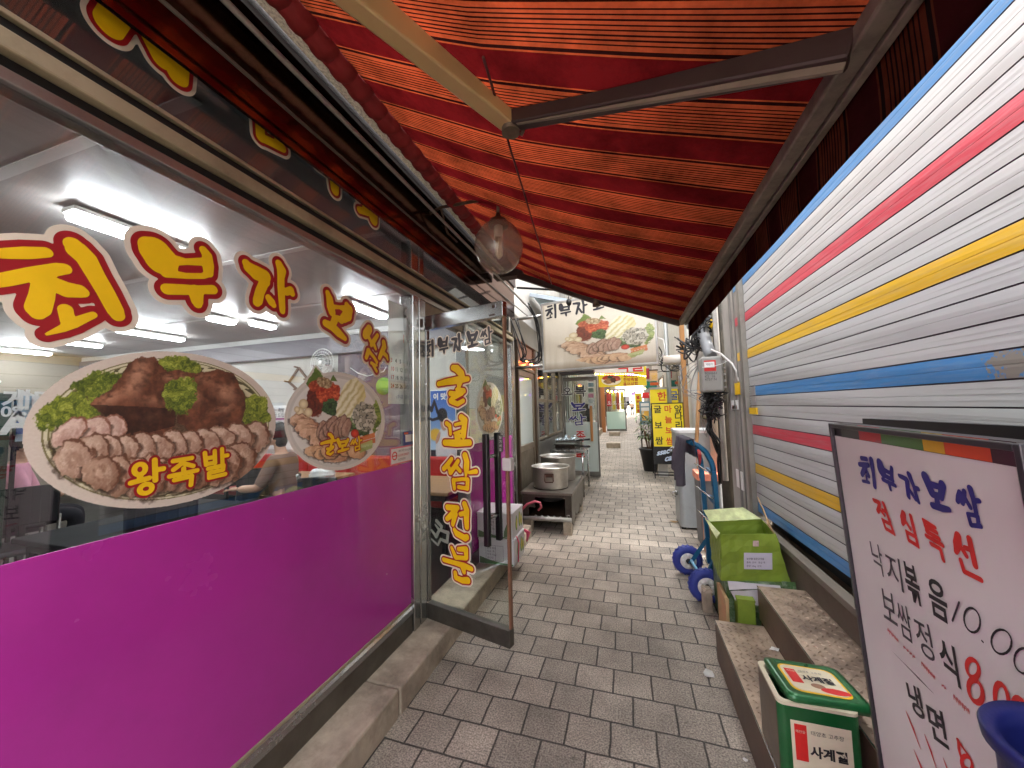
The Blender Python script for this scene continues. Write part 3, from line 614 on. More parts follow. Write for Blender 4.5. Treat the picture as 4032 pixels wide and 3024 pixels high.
mb = MB(); mb.box((DW-.03, -.02, 1.14), (DW+.03, .022, 1.215), .006); mb.xform(DM()).build('edge_guard', pm('clear_grey_plastic', (190, 186, 182), .3, 0, .06, 9), DR)
for sgn in (1, -1):
    yy = .062*sgn; mb = MB(); mb.box((DW-.135, yy-.016, .70), (DW-.098, yy+.016, 1.36), .006).xform(DM()).build('handle', BLACK, DR)
mb = MB()
for z in (.86, 1.22): mb.tube([(DW-.116, -.06, z), (DW-.116, .06, z)], .012)
mb.xform(DM()).build('handle_bolt', STEEL, DR)
mb = MB(); mb.box((DW-.062, .0065, 1.25), (DW-.03, .0085, 1.35)); mb.xform(DM()).build('pull_notice', pm('notice_dark', (66, 60, 56), .5, 0, .1, 9), DR)
pd_ = lambda x, y: onp(x, y, H0+dn*.0065, dn)
DF = (H0+dn*.0065, dv, Z3, dn)
for i, ch in enumerate('당기시오'): text('pull_text', ch, .02, (H0+dn*.0085+dv*(DW-.055)+Z3*(1.327-i*.024), dv, Z3, dn), WHITE, DR)
ZC, ZD = (1640, 1260, 2.765), (1640, 1800, 2.765)
GD = [(ZC, [[(400, 520, 32), (440, 530, 42), (488, 580, 42), (500, 640, 44)], [(245, 695, 28), (330, 675, 34), (450, 655, 42), (560, 642, 28)], [(470, 690, 40), (462, 735, 22)], [(440, 755, 20), (515, 768, 28)], [(520, 775, 26), (450, 800, 22), (372, 800, 30)], [(500, 800, 22), (400, 850, 26), (372, 875, 28)], [(378, 885, 30), (450, 915, 28), (510, 880, 26)]]),
      (ZC, [[(330, 1125, 26), (365, 1150, 24), (372, 1240, 20)], [(490, 1060, 36), (530, 1090, 36), (520, 1180, 36), (512, 1260, 36)], [(425, 1140, 18), (500, 1120, 20)], [(410, 1232, 12), (500, 1205, 18)], [(450, 1265, 48), (450, 1300, 40)], [(312, 1335, 34), (440, 1340, 40), (578, 1335, 36)]]),
      (ZD, [[(385, 20, 24), (340, 80, 28), (300, 125, 28)], [(350, 105, 24), (378, 165, 26)], [(455, 40, 24), (410, 115, 28), (372, 165, 30)], [(430, 95, 25), (475, 150, 24)], [(530, -20, 36), (550, 50, 36), (545, 120, 38), (540, 200, 16)], [(575, 168, 18), (650, 155, 28)], [(405, 250, 26), (415, 340, 22)], [(400, 250, 20), (500, 238, 20), (560, 242, 20)], [(560, 245, 26), (555, 340, 26)], [(460, 325, 22), (550, 340, 22)]]),
      (ZD, [[(340, 545, 33), (450, 550, 28)], [(430, 570, 33), (380, 630, 33), (335, 670, 28)], [(430, 620, 28), (410, 680, 30), (397, 730, 26)], [(480, 620, 26), (520, 610, 28)], [(525, 510, 33), (550, 580, 36), (545, 680, 36), (550, 760, 32)], [(415, 790, 24), (440, 830, 34), (530, 880, 36), (550, 870, 34)]]),
      (ZD, [[(385, 985, 20), (425, 1080, 28)], [(460, 1000, 24), (540, 1000, 32), (545, 1090, 28)], [(430, 1090, 26), (540, 1100, 24)], [(300, 1115, 26), (420, 1150, 26), (520, 1180, 33), (600, 1215, 28)], [(510, 1200, 38), (520, 1250, 26)], [(425, 1260, 28), (430, 1310, 28), (500, 1340, 33), (560, 1340, 38)]])]
T5 = []
for z, st in GD:
    s2 = trace(st, z, DF, pd_); T5.append(s2); letter('letter', s2, [(.019, CREAM), (.0095, REDV), (0, YELV)], DF, DR)
for k, ch in ((0, '굴'), (3, '전'), (4, '문')):
    P = [p for q in T5[k] for p in q]; x0 = min(p[0] for p in P); x1 = max(p[0] for p in P); y0 = min(p[1] for p in P); y1 = max(p[1] for p in P)
    BR[ch] = [[((x-x0)/(x1-x0), (y-y0)/(y1-y0), r/(y1-y0)*.9) for x, y, r in q] for q in T5[k]]
p = onx(1262, 1795, WX); brush('굴', p, Y3, Z3, X3, .085, .095, LS(.8), R, fat=1.0, lift=.003)
for i, ch in enumerate('최부자보쌈'):
    a = pd_(1672+i*54+(i > 2)*6, 1408-i*11.5); brush(ch, a, dv, Z3, dn, .088, .115, [(.007, CREAM), (0, INKG)], DR, fat=1.15, rot=0)
for st in ([[(95, 900, 16), (150, 985, 22), (175, 900, 16)], [(180, 880, 14), (215, 1000, 20), (250, 1060, 18), (160, 1090, 16), (95, 1050, 12)]],):
    letter('back_letter', trace(st, ZC, DF, pd_), [(0, INKG)], (H0-dn*.0065, dv, Z3, dn), DR)
for st in ([[(150, 800, 14), (200, 870, 22), (235, 800, 18), (190, 740, 10)], [(205, 700, 22), (260, 760, 20), (250, 800, 16), (330, 830, 22), (320, 930, 20), (250, 900, 16), (220, 960, 14), (150, 900, 12)]],):
    letter('back_letter', trace(st, ZD, DF, pd_), [(0, pm('letter_back_grey', (150, 150, 140), .5, 0, .1, 9))], (H0-dn*.0065, dv, Z3, dn), DR)

# ---- small stickers by the mullion
BLUE_ST = pm('sticker_blue', (48, 62, 132), .4, 0, .1, 14); ORNG = pm('sticker_orange', (214, 96, 44), .4, 0, .1, 14); PAPER = pm('paper_white', (228, 226, 222), .6, 0, .04, 12)
PINKL = pm('sticker_pink', (214, 106, 120), .5, 0, .08, 12)
def wq(x0, y0, x1, y1):
    a = onx(x0, y1, WX); b = onx(x1, y0, WX); return a.y, b.y, a.z, b.z
ya, yb, za, zb = wq(1588, 1695, 1640, 1755)
mb = MB(); mb.box((WX+.0016, ya, za), (WX+.0024, yb, zb)); mb.mi = 1; mb.box((WX+.0024, ya+.02, za+.02), (WX+.003, yb-.06, zb-.02)); mb.mi = 2; mb.box((WX+.0024, yb-.05, zb-.04), (WX+.003, yb-.012, zb-.006)); mb.box((WX+.0024, ya+.005, zb-.016), (WX+.003, ya+.05, zb-.004))
mb.build('card_sticker', [BLUE_ST, PAPER, ORNG], R)
mb = MB(); ya, yb, za, zb = wq(1536, 1770, 1640, 1825); mb.box((WX+.0016, ya, 1.186), (WX+.0024, yb+.02, 1.29)); mb.mi = 1; mb.box((WX+.0024, ya+.008, 1.194), (WX+.003, yb+.012, 1.282)); mb.mi = 2
for cy in (ya+.04, yb-.03):
    mb.lathe([(.026, 0), (.026, .001), (.019, .001), (.019, 0)], M=Matrix.Translation((WX+.003, cy, 1.24)) @ Matrix.Rotation(math.pi/2, 4, 'Y'), n=20); mb.box((WX+.003, cy-.018, 1.236), (WX+.004, cy+.018, 1.243), rot=0)
wsn = mb.build('warning_sticker', [PINKL, PAPER, INKR], R)
for i, (b, m) in enumerate((('19세 미만 청소년에게', INKG), ('술·담배 판매금지', INKR), ('보건복지부', INKG))):
    text('warning_text', b, .017, ((WX+.003, ya+.075, 1.258-i*.026), (0, 1, 0), Z3, X3), m, wsn)
# calendar hanging inside the window
cal = thing('calendar', 'white wall calendar page with red 10 behind the shop window by the steel mullion', 'calendar', (-1.40, 1.98, 1.87))
pc = lambda x, y: onx(x, y, -1.40)
a = pc(1530, 1590); b = pc(1612, 1330)
mb = MB(); mb.box((-1.403, a.y, a.z), (-1.400, b.y+.02, b.z+.2), .001); pg = mb.build('page', pm('thin_paper', (236, 234, 228), .8, 0, .03, 9), cal)
N = MATS['thin_paper'].node_tree; tl_ = N.nodes.new('ShaderNodeBsdfTranslucent'); tl_.inputs[0].default_value = (.85, .84, .8, 1); mxs = N.nodes.new('ShaderNodeMixShader'); mxs.inputs[0].default_value = .5     # light from the room shows through the page
N.links.new(N.nodes['Principled BSDF'].outputs[0], mxs.inputs[1]); N.links.new(tl_.outputs[0], mxs.inputs[2]); N.links.new(mxs.outputs[0], N.nodes['Material Output'].inputs[0])
W_ = b.y-a.y
text('month', '10', .075, ((-1.4, a.y+W_*.62, b.z-.045), Y3, Z3, X3), INKR, pg, bold=.002)
for r_, row in enumerate((('3', '4', '5', '6', '7'), ('10', '11', '12', '13', '14'), ('17', '18', '19', '20', '21'), ('24', '25', '26', '27', '28'))):
    for c_, d in enumerate(row): text('date', d, .036, ((-1.4, a.y+.02+c_*W_/5.0, b.z-.19-r_*.054), Y3, Z3, X3), INKR if c_ == 0 else INKD, pg, bold=.001)
text('printer_line', '(주)음 떡집', .03, ((-1.4, a.y+.08, a.z+.035), Y3, Z3, X3), INKB, pg)
# ================================================================== inside the restaurant
R['label'] = 'restaurant with a wide lettered glass front, purple window film and open glass door'
TUBE = emis('fluorescent_tube', (244, 248, 255), 6.0)
def ceil_light(x, y0, y1, label):
    t = thing('ceiling_light', label, 'ceiling light', (x, (y0+y1)/2, 2.7), 0, 'fluorescent lights on the restaurant ceiling')
    MB().box((x-.06, y0, 2.655), (x+.06, y1, 2.681), .006).build('housing', WHITE, t)
    MB().box((x-.055, y0+.01, 2.615), (x+.055, y1-.01, 2.6545), .018).build('diffuser', TUBE, t)
for a in ((-2.9, 1.15, 1.85, 'lit ceiling tube between the first two big yellow window letters'), (-4.55, 2.95, 3.25, 'short lit ceiling tube left of the pair below the third window letter'),
          (-4.35, 3.3, 3.62, 'short lit ceiling tube right of the pair below the third window letter'), (-6.2, 2.95, 3.7, 'lit ceiling tube just over the big meat platter picture'),
          (-7.8, 3.0, 3.55, 'lit ceiling tube left above the meat platter picture'), (-9.4, 3.1, 3.65, 'leftmost lit ceiling tube, deep in the restaurant'),
          (-2.72, 3.05, 3.7, 'lit ceiling tube between the fourth and fifth window letters')): ceil_light(*a)
for a in ((-2.1, -.75, -.05, 'added unseen ceiling tube past the left picture edge, brightening the ceiling by the window'), (-6.2, .4, 1.1, 'lit ceiling tube over the left end of the dining room, hidden by lettering'), (-4.4, -1.0, -.3, 'lit ceiling tube beyond the left picture edge, nearer of two'), (-7.6, -1.2, -.5, 'lit ceiling tube beyond the left picture edge, farther of two')): ceil_light(*a)  # first tube is added out of view to brighten the ceiling by the window
CHB = pm('chair_black', (26, 26, 28), .55, 0, .15, 7)
def table(x, y, rot, label, lx=.7, ly=1.1, top=None):
    t = thing('dining_table', label, 'table', (x, y, .1), 0, 'wooden dining tables')
    X = Matrix.Translation((x, y, .1)) @ Matrix.Rotation(rot, 4, 'Z')
    mb = MB(); mb.box((-lx/2, -ly/2, .62), (lx/2, ly/2, .655), .008); mb.xform(X).build('tabletop', top or WOODT, t)
    mb = MB(); mb.box((-lx/2+.05, -ly/2+.05, .56), (lx/2-.05, ly/2-.05, .619)); mb.xform(X).build('apron', CHB, t)
    for sx in (-1, 1):
        for sy in (-1, 1): MB().box((sx*(lx/2-.07)-.02, sy*(ly/2-.07)-.02, 0), (sx*(lx/2-.07)+.02, sy*(ly/2-.07)+.02, .559), .003).xform(X).build('leg', CHB, t)
    return t
table(-3.75, 3.52, 0, 'tan table with steel cups and a white tub beside the plate sticker', .85, .8)
table(-4.95, 3.3, 0, 'table laid with salad and plates behind the big platter sticker', .8, 1.0)
table(-1.95, 3.5, 0, 'wooden table seen through the open glass door', .7, .8)
table(-5.25, 1.42, 0, 'wooden table corner at the far left edge of the window', .8, .9)
table(-3.4, 1.9, 0, 'black table under the big platter sticker', .8, 1.1, pm('black_laminate', (20, 20, 21), .75, spec=.2))
def chair(x, y, rot, label):
    t = thing('dining_chair', label, 'chair', (x, y, .1), 0, 'black dining chairs'); X = Matrix.Translation((x, y, .1)) @ Matrix.Rotation(rot, 4, 'Z')
    MB().box((-.21, -.21, .40), (.21, .21, .45), .02).xform(X).build('seat', CHB, t)
    mb = MB()
    for k in range(7):
        a0 = -.6+k*.2; mb.box((-.035, -.012, .55), (.035, .012, .86), .008, M=Matrix.Translation((math.sin(a0)*.26, .05+math.cos(a0)*.19, 0)) @ Matrix.Rotation(-a0, 4, 'Z'))
    mb.xform(X).build('backrest', CHB, t)
    for sx in (-1, 1):
        MB().tube([(sx*.19, -.19, 0), (sx*.18, -.18, .41)], .013).xform(X).build('leg', STEELD, t); MB().tube([(sx*.19, .2, 0), (sx*.18, .21, .6)], .013).xform(X).build('leg', STEELD, t)
for a in ((-5.6, 2.0, 2.7, 'black chair carrying the person in pink'), (-4.55, 1.7, 1.3, 'black chair just in front of the person in pink'), (-2.75, 1.6, 1.2, 'black chair under the right half of the platter sticker'), (-2.5, .95, 2.9, 'black chair below the left end of the platter sticker'), (-3.6, 1.15, 3.0, 'black chair half hidden by the lower left rim of the platter sticker'), (-3.0, .75, 2.4, 'black chair nearest the left edge of the window'), (-3.6, 2.7, .4, 'black chair behind the platter sticker, next to the tan table'),
          (-4.3, 2.2, -.5, 'black chair deep behind the platter sticker'), (-2.5, 2.35, .2, 'black chair low behind the purple film beside the plate sticker')): chair(*a)
REDL = pm('red_leatherette', (178, 36, 34), .38, 0, .1, 3)
t = thing('bench_seat', 'long red padded bench along the end wall of the dining room', 'bench', (-4, 4.1, .1))
y = -8.0
mb = MB(); mb.box((-8, 3.78, .12), (-1.42, 4.2, .42)); mb.build('base', CHB, t)
mb = MB(); m2 = MB()
for k in range(9): mb.box((-8+k*.73, 3.74, .421), (-8+k*.73+.72, 4.16, .53), .035); m2.box((-8+k*.73, 4.17, .50), (-8+k*.73+.72, 4.29, .93), .03)
mb.build('seat', REDL, t); m2.build('backrest', REDL, t)
# people: one continuous skinned body, clothes and hair as children
SKIN = pm('skin', (206, 160, 132), .5, 0, .06, 9); HAIR = pm('dark_hair', (26, 21, 19), .45, 0, .25, 30, stretch=(1, 1, .2))
def skinned(name, joints, edges, mat, parent, sub=2, M=None):
    me = bpy.data.meshes.new(name); ks = list(joints); me.from_pydata([joints[k][0] for k in ks], [(ks.index(a), ks.index(b)) for a, b in edges], [])
    o = bpy.data.objects.new(name, me); COL.objects.link(o); sk = o.modifiers.new('s', 'SKIN'); sk.use_smooth_shade = True
    for i, k in enumerate(ks):
        r = joints[k][1]; me.skin_vertices[0].data[i].radius = r if isinstance(r, tuple) else (r, r); me.skin_vertices[0].data[i].use_root = (i == 0)
    ss = o.modifiers.new('u', 'SUBSURF'); ss.levels = sub; ss.render_levels = sub
    dg = bpy.context.evaluated_depsgraph_get(); dg.update(); nm = bpy.data.meshes.new_from_object(o.evaluated_get(dg)); bpy.data.objects.remove(o)
    nm.name = name; nm.materials.clear(); nm.materials.append(mat)
    for p in nm.polygons: p.use_smooth = True
    if M is not None: nm.transform(M)
    o = bpy.data.objects.new(name, nm); COL.objects.link(o)
    if parent is not None: attach(o, parent)
    return o
def head_parts(t, M, c, r=.1, hair_low=-.02, look=1):
    mb = MB(); mb.sphere((c[0], c[1], c[2]), r, 18, (.80, .95, 1.16)); mb.sphere((c[0], c[1]-r*.95, c[2]-.012), r*.17, 8, (.7, 1, 1.2)); mb.sphere((c[0]+r*.8, c[1], c[2]), r*.2, 8, (.4, .8, 1.3)); mb.sphere((c[0]-r*.8, c[1], c[2]), r*.2, 8, (.4, .8, 1.3)); mb.sphere((c[0], c[1]-r*.55, c[2]-r*.75), r*.42, 10, (1.1, .9, .8))
    mb.xform(M).build('face', SKIN, t)
    mb = MB(); mb.mi = 0
    for s in (-1, 1): mb.sphere((c[0]+s*r*.32, c[1]-r*.84, c[2]+.008), r*.1, 8, (1.3, .6, .8))
    mb.xform(M).build('eyes', HAIR, t)
    mb = MB(); mb.tube([(c[0]-r*.25, c[1]-r*.86, c[2]-r*.52), (c[0], c[1]-r*.93, c[2]-r*.54), (c[0]+r*.25, c[1]-r*.86, c[2]-r*.52)], r*.05, 6); mb.xform(M).build('mouth', pm('lips', (160, 90, 84), .5), t)
    mb = MB(); mb.sphere((c[0], c[1]+r*.16, c[2]+r*.22), r*1.05, 18, (.86, .95, 1.12))
    if hair_low < -.05: mb.sphere((c[0], c[1]+r*.45, c[2]-r*.5), r*.9, 14, (.85, .6, 1.1))
    mb.xform(M).build('hair', HAIR, t)
def seated(x, y, rot, label, top, hair=-.02, hold=None):
    t = thing('person', label, 'person', (x, y, .1), 0); M = Matrix.Translation((x, y, .1)) @ Matrix.Rotation(rot, 4, 'Z')
    J = {'pel': ((0, 0, .50), (.15, .12)), 'abd': ((0, -.02, .68), (.14, .11)), 'chest': ((0, -.05, .88), (.16, .115)), 'neck0': ((0, -.05, 1.0), (.07, .065)), 'neck': ((0, -.07, 1.07), .05), 'hd': ((0, -.085, 1.15), .06)}
    E = [('pel', 'abd'), ('abd', 'chest'), ('chest', 'neck0'), ('neck0', 'neck'), ('neck', 'hd')]
    for s, q in ((1, 'l'), (-1, 'r')):
        J.update({q+'sh': ((s*.18, -.04, .95), .062), q+'el': ((s*.25, -.14, .70), .048), q+'wr': ((s*.17, -.36, .69), .034), q+'hp': ((s*.09, -.05, .48), .095), q+'kn': ((s*.11, -.44, .48), .068), q+'an': ((s*.11, -.42, .08), .042), q+'to': ((s*.11, -.54, .04), .036)})
        E += [('chest', q+'sh'), (q+'sh', q+'el'), (q+'el', q+'wr'), ('pel', q+'hp'), (q+'hp', q+'kn'), (q+'kn', q+'an'), (q+'an', q+'to')]
    skinned('body', J, E, SKIN, t, M=M); head_parts(t, M, (0, -.1, 1.2), .1, hair)
    g = lambda k, f: (J[k][0], tuple(v*f for v in J[k][1]) if isinstance(J[k][1], tuple) else J[k][1]*f)
    T = {k: g(k, 1.14) for k in ('abd', 'chest', 'neck0', 'lsh', 'rsh', 'lel', 'rel')}; T['pel'] = ((0, 0, .52), (.165, .13))
    skinned('top', {k: T[k] for k in ('pel', 'abd', 'chest', 'neck0', 'lsh', 'rsh', 'lel', 'rel')}, [e for e in E if e[0] in T and e[1] in T], top, t, M=M)
    P = {k: g(k, 1.1) for k in ('pel', 'lhp', 'rhp', 'lkn', 'rkn', 'lan', 'ran')}
    skinned('trousers', P, [e for e in E if e[0] in P and e[1] in P], pm('dark_trousers', (36, 36, 44), .8), t, M=M)
    for s in (1, -1):
        mb = MB(); mb.sphere((s*.165, -.40, .69), .036, 10, (.9, 1.2, .55))
        for f in range(4): mb.tube([(s*(.19-f*.017), -.43, .69), (s*(.19-f*.017), -.47+.006*abs(f-1), .685), (s*(.187-f*.017), -.495+.008*abs(f-1), .672)], [.0085, .008, .006], 6)
        mb.tube([(s*.14, -.39, .695), (s*.122, -.42, .69), (s*.12, -.445, .682)], [.01, .009, .007], 6)
        mb.xform(M).build('hand', SKIN, t)
    return t
seated(-5.6, 1.95, 2.7, 'person in a pink shirt seated with back turned at the far left of the window', pm('pink_shirt', (222, 156, 178), .8, 0, .14, 8, bump=.3, bscale=9))
seated(-3.4, 3.0, -1.15, 'person in a brown top seated at the table between the two food stickers', pm('brown_top', (134, 106, 90), .85, 0, .12, 8, bump=.3, bscale=9), -.08)
# fridge with sign, bag on top, paper poster
pf = lambda x, y: onx(x, y, -4.6)
a = pf(-260, 2300); b = pf(57, 1548)
t = thing('drinks_fridge', 'dark green drinks fridge with white lettering at the far left of the dining room', 'fridge', (-4.9, b.y-.3, .1))
GRN = pm('fridge_green', (26, 60, 44), .35, 0, .1, 4)
MB().box((-5.2, b.y-.75, .1), (-4.62, b.y, b.z), .01).build('cabinet', GRN, t)
MB().box((-4.619, b.y-.72, .2), (-4.60, b.y-.02, b.z-.03), .006).build('door', GRN, t)
FF = lambda x, y: (pf(x, y), Y3, Z3, X3)
text('door_text', '게다', .17, FF(0, 1605), WHITE, t, bold=.004); text('door_text', '0%', .11, FF(0, 1640), WHITE, t, bold=.003); text('door_text', 'A', .24, FF(0, 1708), WHITE, t, bold=.01)
mb = MB(); mb.sphere((-4.9, b.y-.17, b.z+.10), .16, 16, (1, 1.2, .62)).sphere((-4.95, b.y-.3, b.z+.19), .13, 14, (1, 1.2, .7)).jitter(.006)
tag(mb.build('plastic_bag', pm('white_bag', (228, 236, 230), .35, 0, .06, 12)), 'crumpled white plastic bag on top of the green fridge', 'bag')
pq = lambda x, y: onx(x, y, -4.7)
a = pq(58, 1716); b2 = pq(165, 1535)
t = thing('wall_notice', 'pale bottle poster on a stand just right of the green fridge', 'poster', (-4.7, (a.y+b2.y)/2, a.z))
mb = MB(); mb.prism([(a.y, a.z), (b2.y, a.z), (b2.y, b2.z-.06), (a.y, b2.z)], 'x', -4.72, -4.70); pn = mb.build('sheet', PAPER, t); box('post', (-4.745, a.y, .1), (-4.7205, a.y+.022, a.z+.3), CHB, t)
c = pq(103, 1640); w = .05
mb = MB(); mb.prism([(c.y-w, c.z-.2), (c.y+w, c.z-.2), (c.y+w, c.z+.02), (c.y+.022, c.z+.1), (c.y+.022, c.z+.17), (c.y-.022, c.z+.17), (c.y-.022, c.z+.1), (c.y-w, c.z+.02)], 'x', -4.699, -4.697); mb.build('bottle_print', pm('bottle_print', (152, 178, 196), .4), t)
box('label_print', (-4.6965, c.y-w, c.z-.14), (-4.695, c.y+w, c.z-.04), pm('label_print', (70, 110, 190), .4), t)
# on the tables
def cup(x, y, z, label, r=.036, h=.075):
    mb = MB(); mb.lathe([(0, 0), (r*.85, 0), (r, h), (r*.95, h), (r*.8, .004), (0, .004)], (x, y, z), 16); tag(mb.build('steel_cup', STEEL), label, 'cup', group='steel cups on the tan table')
p = onz(1165, 1912, .756); cup(p.x, p.y, .757, 'steel cup nearest the viewer on the tan table corner', .05, .12)
cup(p.x+.03, p.y+.32, .757, 'steel cup behind the first one beside the white tub', .045, .16)
mb = MB(); q = onz(1255, 1895, .756); mb.lathe([(0, 0), (.12, 0), (.135, .02), (.135, .035), (.12, .04), (.135, .05), (.135, .08), (.12, .085), (.128, .10), (.10, .13), (0, .135)], (q.x, q.y+.05, .757), 24)
tag(mb.build('food_tub', WHITE), 'stack of round white tubs on the tan table', 'tub')
mb = MB(); q = onz(1050, 1880, .757)
for k in range(60): mb.sphere((-4.85+random.gauss(0, .12), 3.0+random.gauss(0, .10), .79+abs(random.gauss(0, .03))), random.uniform(.012, .03), 6)
tag(mb.build('salad_greens', pm('salad', (96, 120, 62), .5, 0, .5, 20)), 'heap of green salad on the table behind the platter sticker', 'salad')
for k, (dx, dy) in enumerate(((-.2, -.3), (.15, .1), (-.1, .3))):
    mb = MB(); mb.lathe([(0, 0), (.07, 0), (.11, .022), (.105, .024), (.07, .006), (0, .006)], (-4.95+dx, 3.3+dy, .757), 20)
    tag(mb.build('side_plate', WHITE), ('white side plate nearest the salad heap', 'white side plate in the middle of the salad table', 'white side plate at the far end of the salad table')[k], 'plate', group='white side plates')
# wall fan, rack, posters on the end wall (y = 4.33)
pe = lambda x, y: ony(x, y, 4.27)
c = pe(950+830/2.3707, 1300+318/2.3707); fr = .2
t = thing('wall_fan', 'round wall fan with a wire guard above the plate sticker', 'fan', (c.x, 4.3, c.z))
FM = Matrix.Translation((c.x, 4.12, c.z)) @ Matrix.Rotation(math.pi/2, 4, 'X')
mb = MB()
for rr in (.2, .2*.8, .12, .07): mb.tube([FM @ Vector((rr*math.cos(k*math.pi/16), rr*math.sin(k*math.pi/16), .03*(1-rr/.2))) for k in range(33)], .004 if rr < .2 else .007, 6, False)
for k in range(28): an = k*math.pi/14; mb.tube([FM @ Vector((.04*math.cos(an), .04*math.sin(an), .03)), FM @ Vector((.2*math.cos(an), .2*math.sin(an), 0))], .0018, 4, False)
mb.build('guard', WHITE, t)
mb = MB(); mb.lathe([(0, .04), (.035, .038), (.04, .02), (0, .02)], M=FM); mb.build('hub', WHITE, t)
mb = MB()
for k in range(3):
    an = k*2.1; mb.lathe([(0, .005), (.075, .0), (0, -.006)], M=FM @ Matrix.Rotation(an, 4, 'Z') @ Matrix.Translation((.09, 0, 0)), sx=1, sy=.6)
mb.build('blade', glass('fan_blade', (.82, .86, .88)), t)
mb = MB(); mb.tube([(c.x, 4.14, c.z), (c.x, 4.25, c.z-.02), (c.x, 4.326, c.z-.1)], .03); mb.build('bracket', WHITE, t)
pts = [pe(950+x/2.3707, 1300+y/2.3707) for x, y in ((1010, 350), (1080, 400), (1170, 428), (1250, 405), (1320, 385), (1345, 340))]
tag(MB().tube([(p.x, 4.29, p.z) for p in pts], .006, 6).build('fan_cord', WHITE), 'white flex drooping from the wall fan to the plum wallpaper', 'cord')
t = thing('peg_rack', 'brown folding wooden peg rack on the end wall left of the fan', 'peg rack', (pe(1180, 1500).x, 4.3, 1.9))
WB = pm('dark_wood', (112, 78, 56), .5, 0, .2, 6, stretch=(1, 1, 9))
ps = [(430, 485), (520, 350), (610, 465), (690, 340)]; ps2 = [(430, 485), (515, 560), (610, 465), (690, 560)]
for q in (ps, ps2):
    mb = MB()
    for u, v in zip(q, q[1:]):
        a = pe(950+u[0]/2.3707, 1300+u[1]/2.3707); b = pe(950+v[0]/2.3707, 1300+v[1]/2.3707); mb.bar((a.x, 4.30, a.z), (b.x, 4.30, b.z), .03, .02, up=(0, 1, 0))
    mb.build('slat', WB, t)
mb = MB()
for u in ps+ps2[1:]:
    a = pe(950+u[0]/2.3707, 1300+u[1]/2.3707); mb.tube([(a.x, 4.32, a.z), (a.x, 4.22, a.z+.01)], .012, 8)
mb.build('peg', WB, t)
p0, p1 = pe(1690, 1840), pe(1785, 1535)
def beer(P, a, b):
    u, v = a/(p1.x-p0.x), b/(p1.z-p0.z); rgb = lerp((190, 216, 236), (52, 96, 178), np.clip(v*1.25-.2, 0, 1)); shade(rgb, (v < .22)*1.0, (44, 50, 58)); shade(rgb, soft(ell(u, v, .2, .42, .25, .08), .3), (222, 176, 60))
    shade(rgb, soft(ell(u, v, .62, .22, .42, .32), .1), (206, 210, 214)); shade(rgb, soft(ell(u, v, .55, .60, .16, .13), .1), (188, 146, 122)); shade(rgb, soft(ell(u, v, .48, .68, .2, .09), .1), (34, 28, 26)); shade(rgb, soft(ell(u, v, .3, .38, .12, .05, .6), .2), (188, 146, 122))
    return rgb, u >= 0
t = thing('wall_poster', 'blue sky poster with a figure in white seen through the glass door', 'poster', ((p0.x+p1.x)/2, 4.3, (p0.z+p1.z)/2))
box('backing', (p0.x-.01, 4.318, p0.z-.01), (p1.x+.01, 4.328, p1.z+.01), PAPER, t)
painted('print', (p0.x, 4.316, p0.z), (1, 0, 0), (0, 0, 1), p1.x-p0.x, p1.z-p0.z, 50, 80, beer, PRINT, t)
text('poster_text', '이 맛', .09, ((p0.x+.04, 4.314, p1.z-.11), X3, Z3, -Y3), WHITE, t, bold=.004)
a, b = pe(950+1285/2.3707, 1300+520/2.3707), pe(950+1345/2.3707, 1300+520/2.3707)
mb = MB(); mb.lathe([(0, 0), (.12, 0), (.12, .006), (0, .006)], M=Matrix.Translation((b.x-.05, 4.30, b.z)) @ Matrix.Rotation(math.pi/2, 4, 'X'), n=28)
tag(mb.build('wall_sticker', pm('leaf_green', (122, 170, 62), .6)), 'round green sticker on the plum wallpaper by the calendar', 'sticker')
a, b = pe(950+300/2.3707, 1300+1115/2.3707), pe(950+425/2.3707, 1300+700/2.3707)
t = thing('wall_menu', 'white menu sheet with a purple heading on the wall between the food stickers', 'menu', ((a.x+b.x)/2, 4.3, a.z))
box('sheet', (a.x-.3, 4.312, a.z), (b.x+.1, 4.327, b.z), PAPER, t); box('heading', (a.x-.3, 4.306, b.z-.19), (b.x+.1, 4.311, b.z-.02), PAPER, t); box('rule', (a.x-.3, 4.300, b.z-.215), (b.x+.1, 4.311, b.z-.192), pm('magenta', (150, 40, 120), .5), t)
for i, l in enumerate(('맛있는 족발 보쌈', '굴보쌈 드립니다')): text('menu_text', l, .07, ((a.x-.18, 4.304, b.z-.10-i*.075), X3, Z3, -Y3), INKD, t)
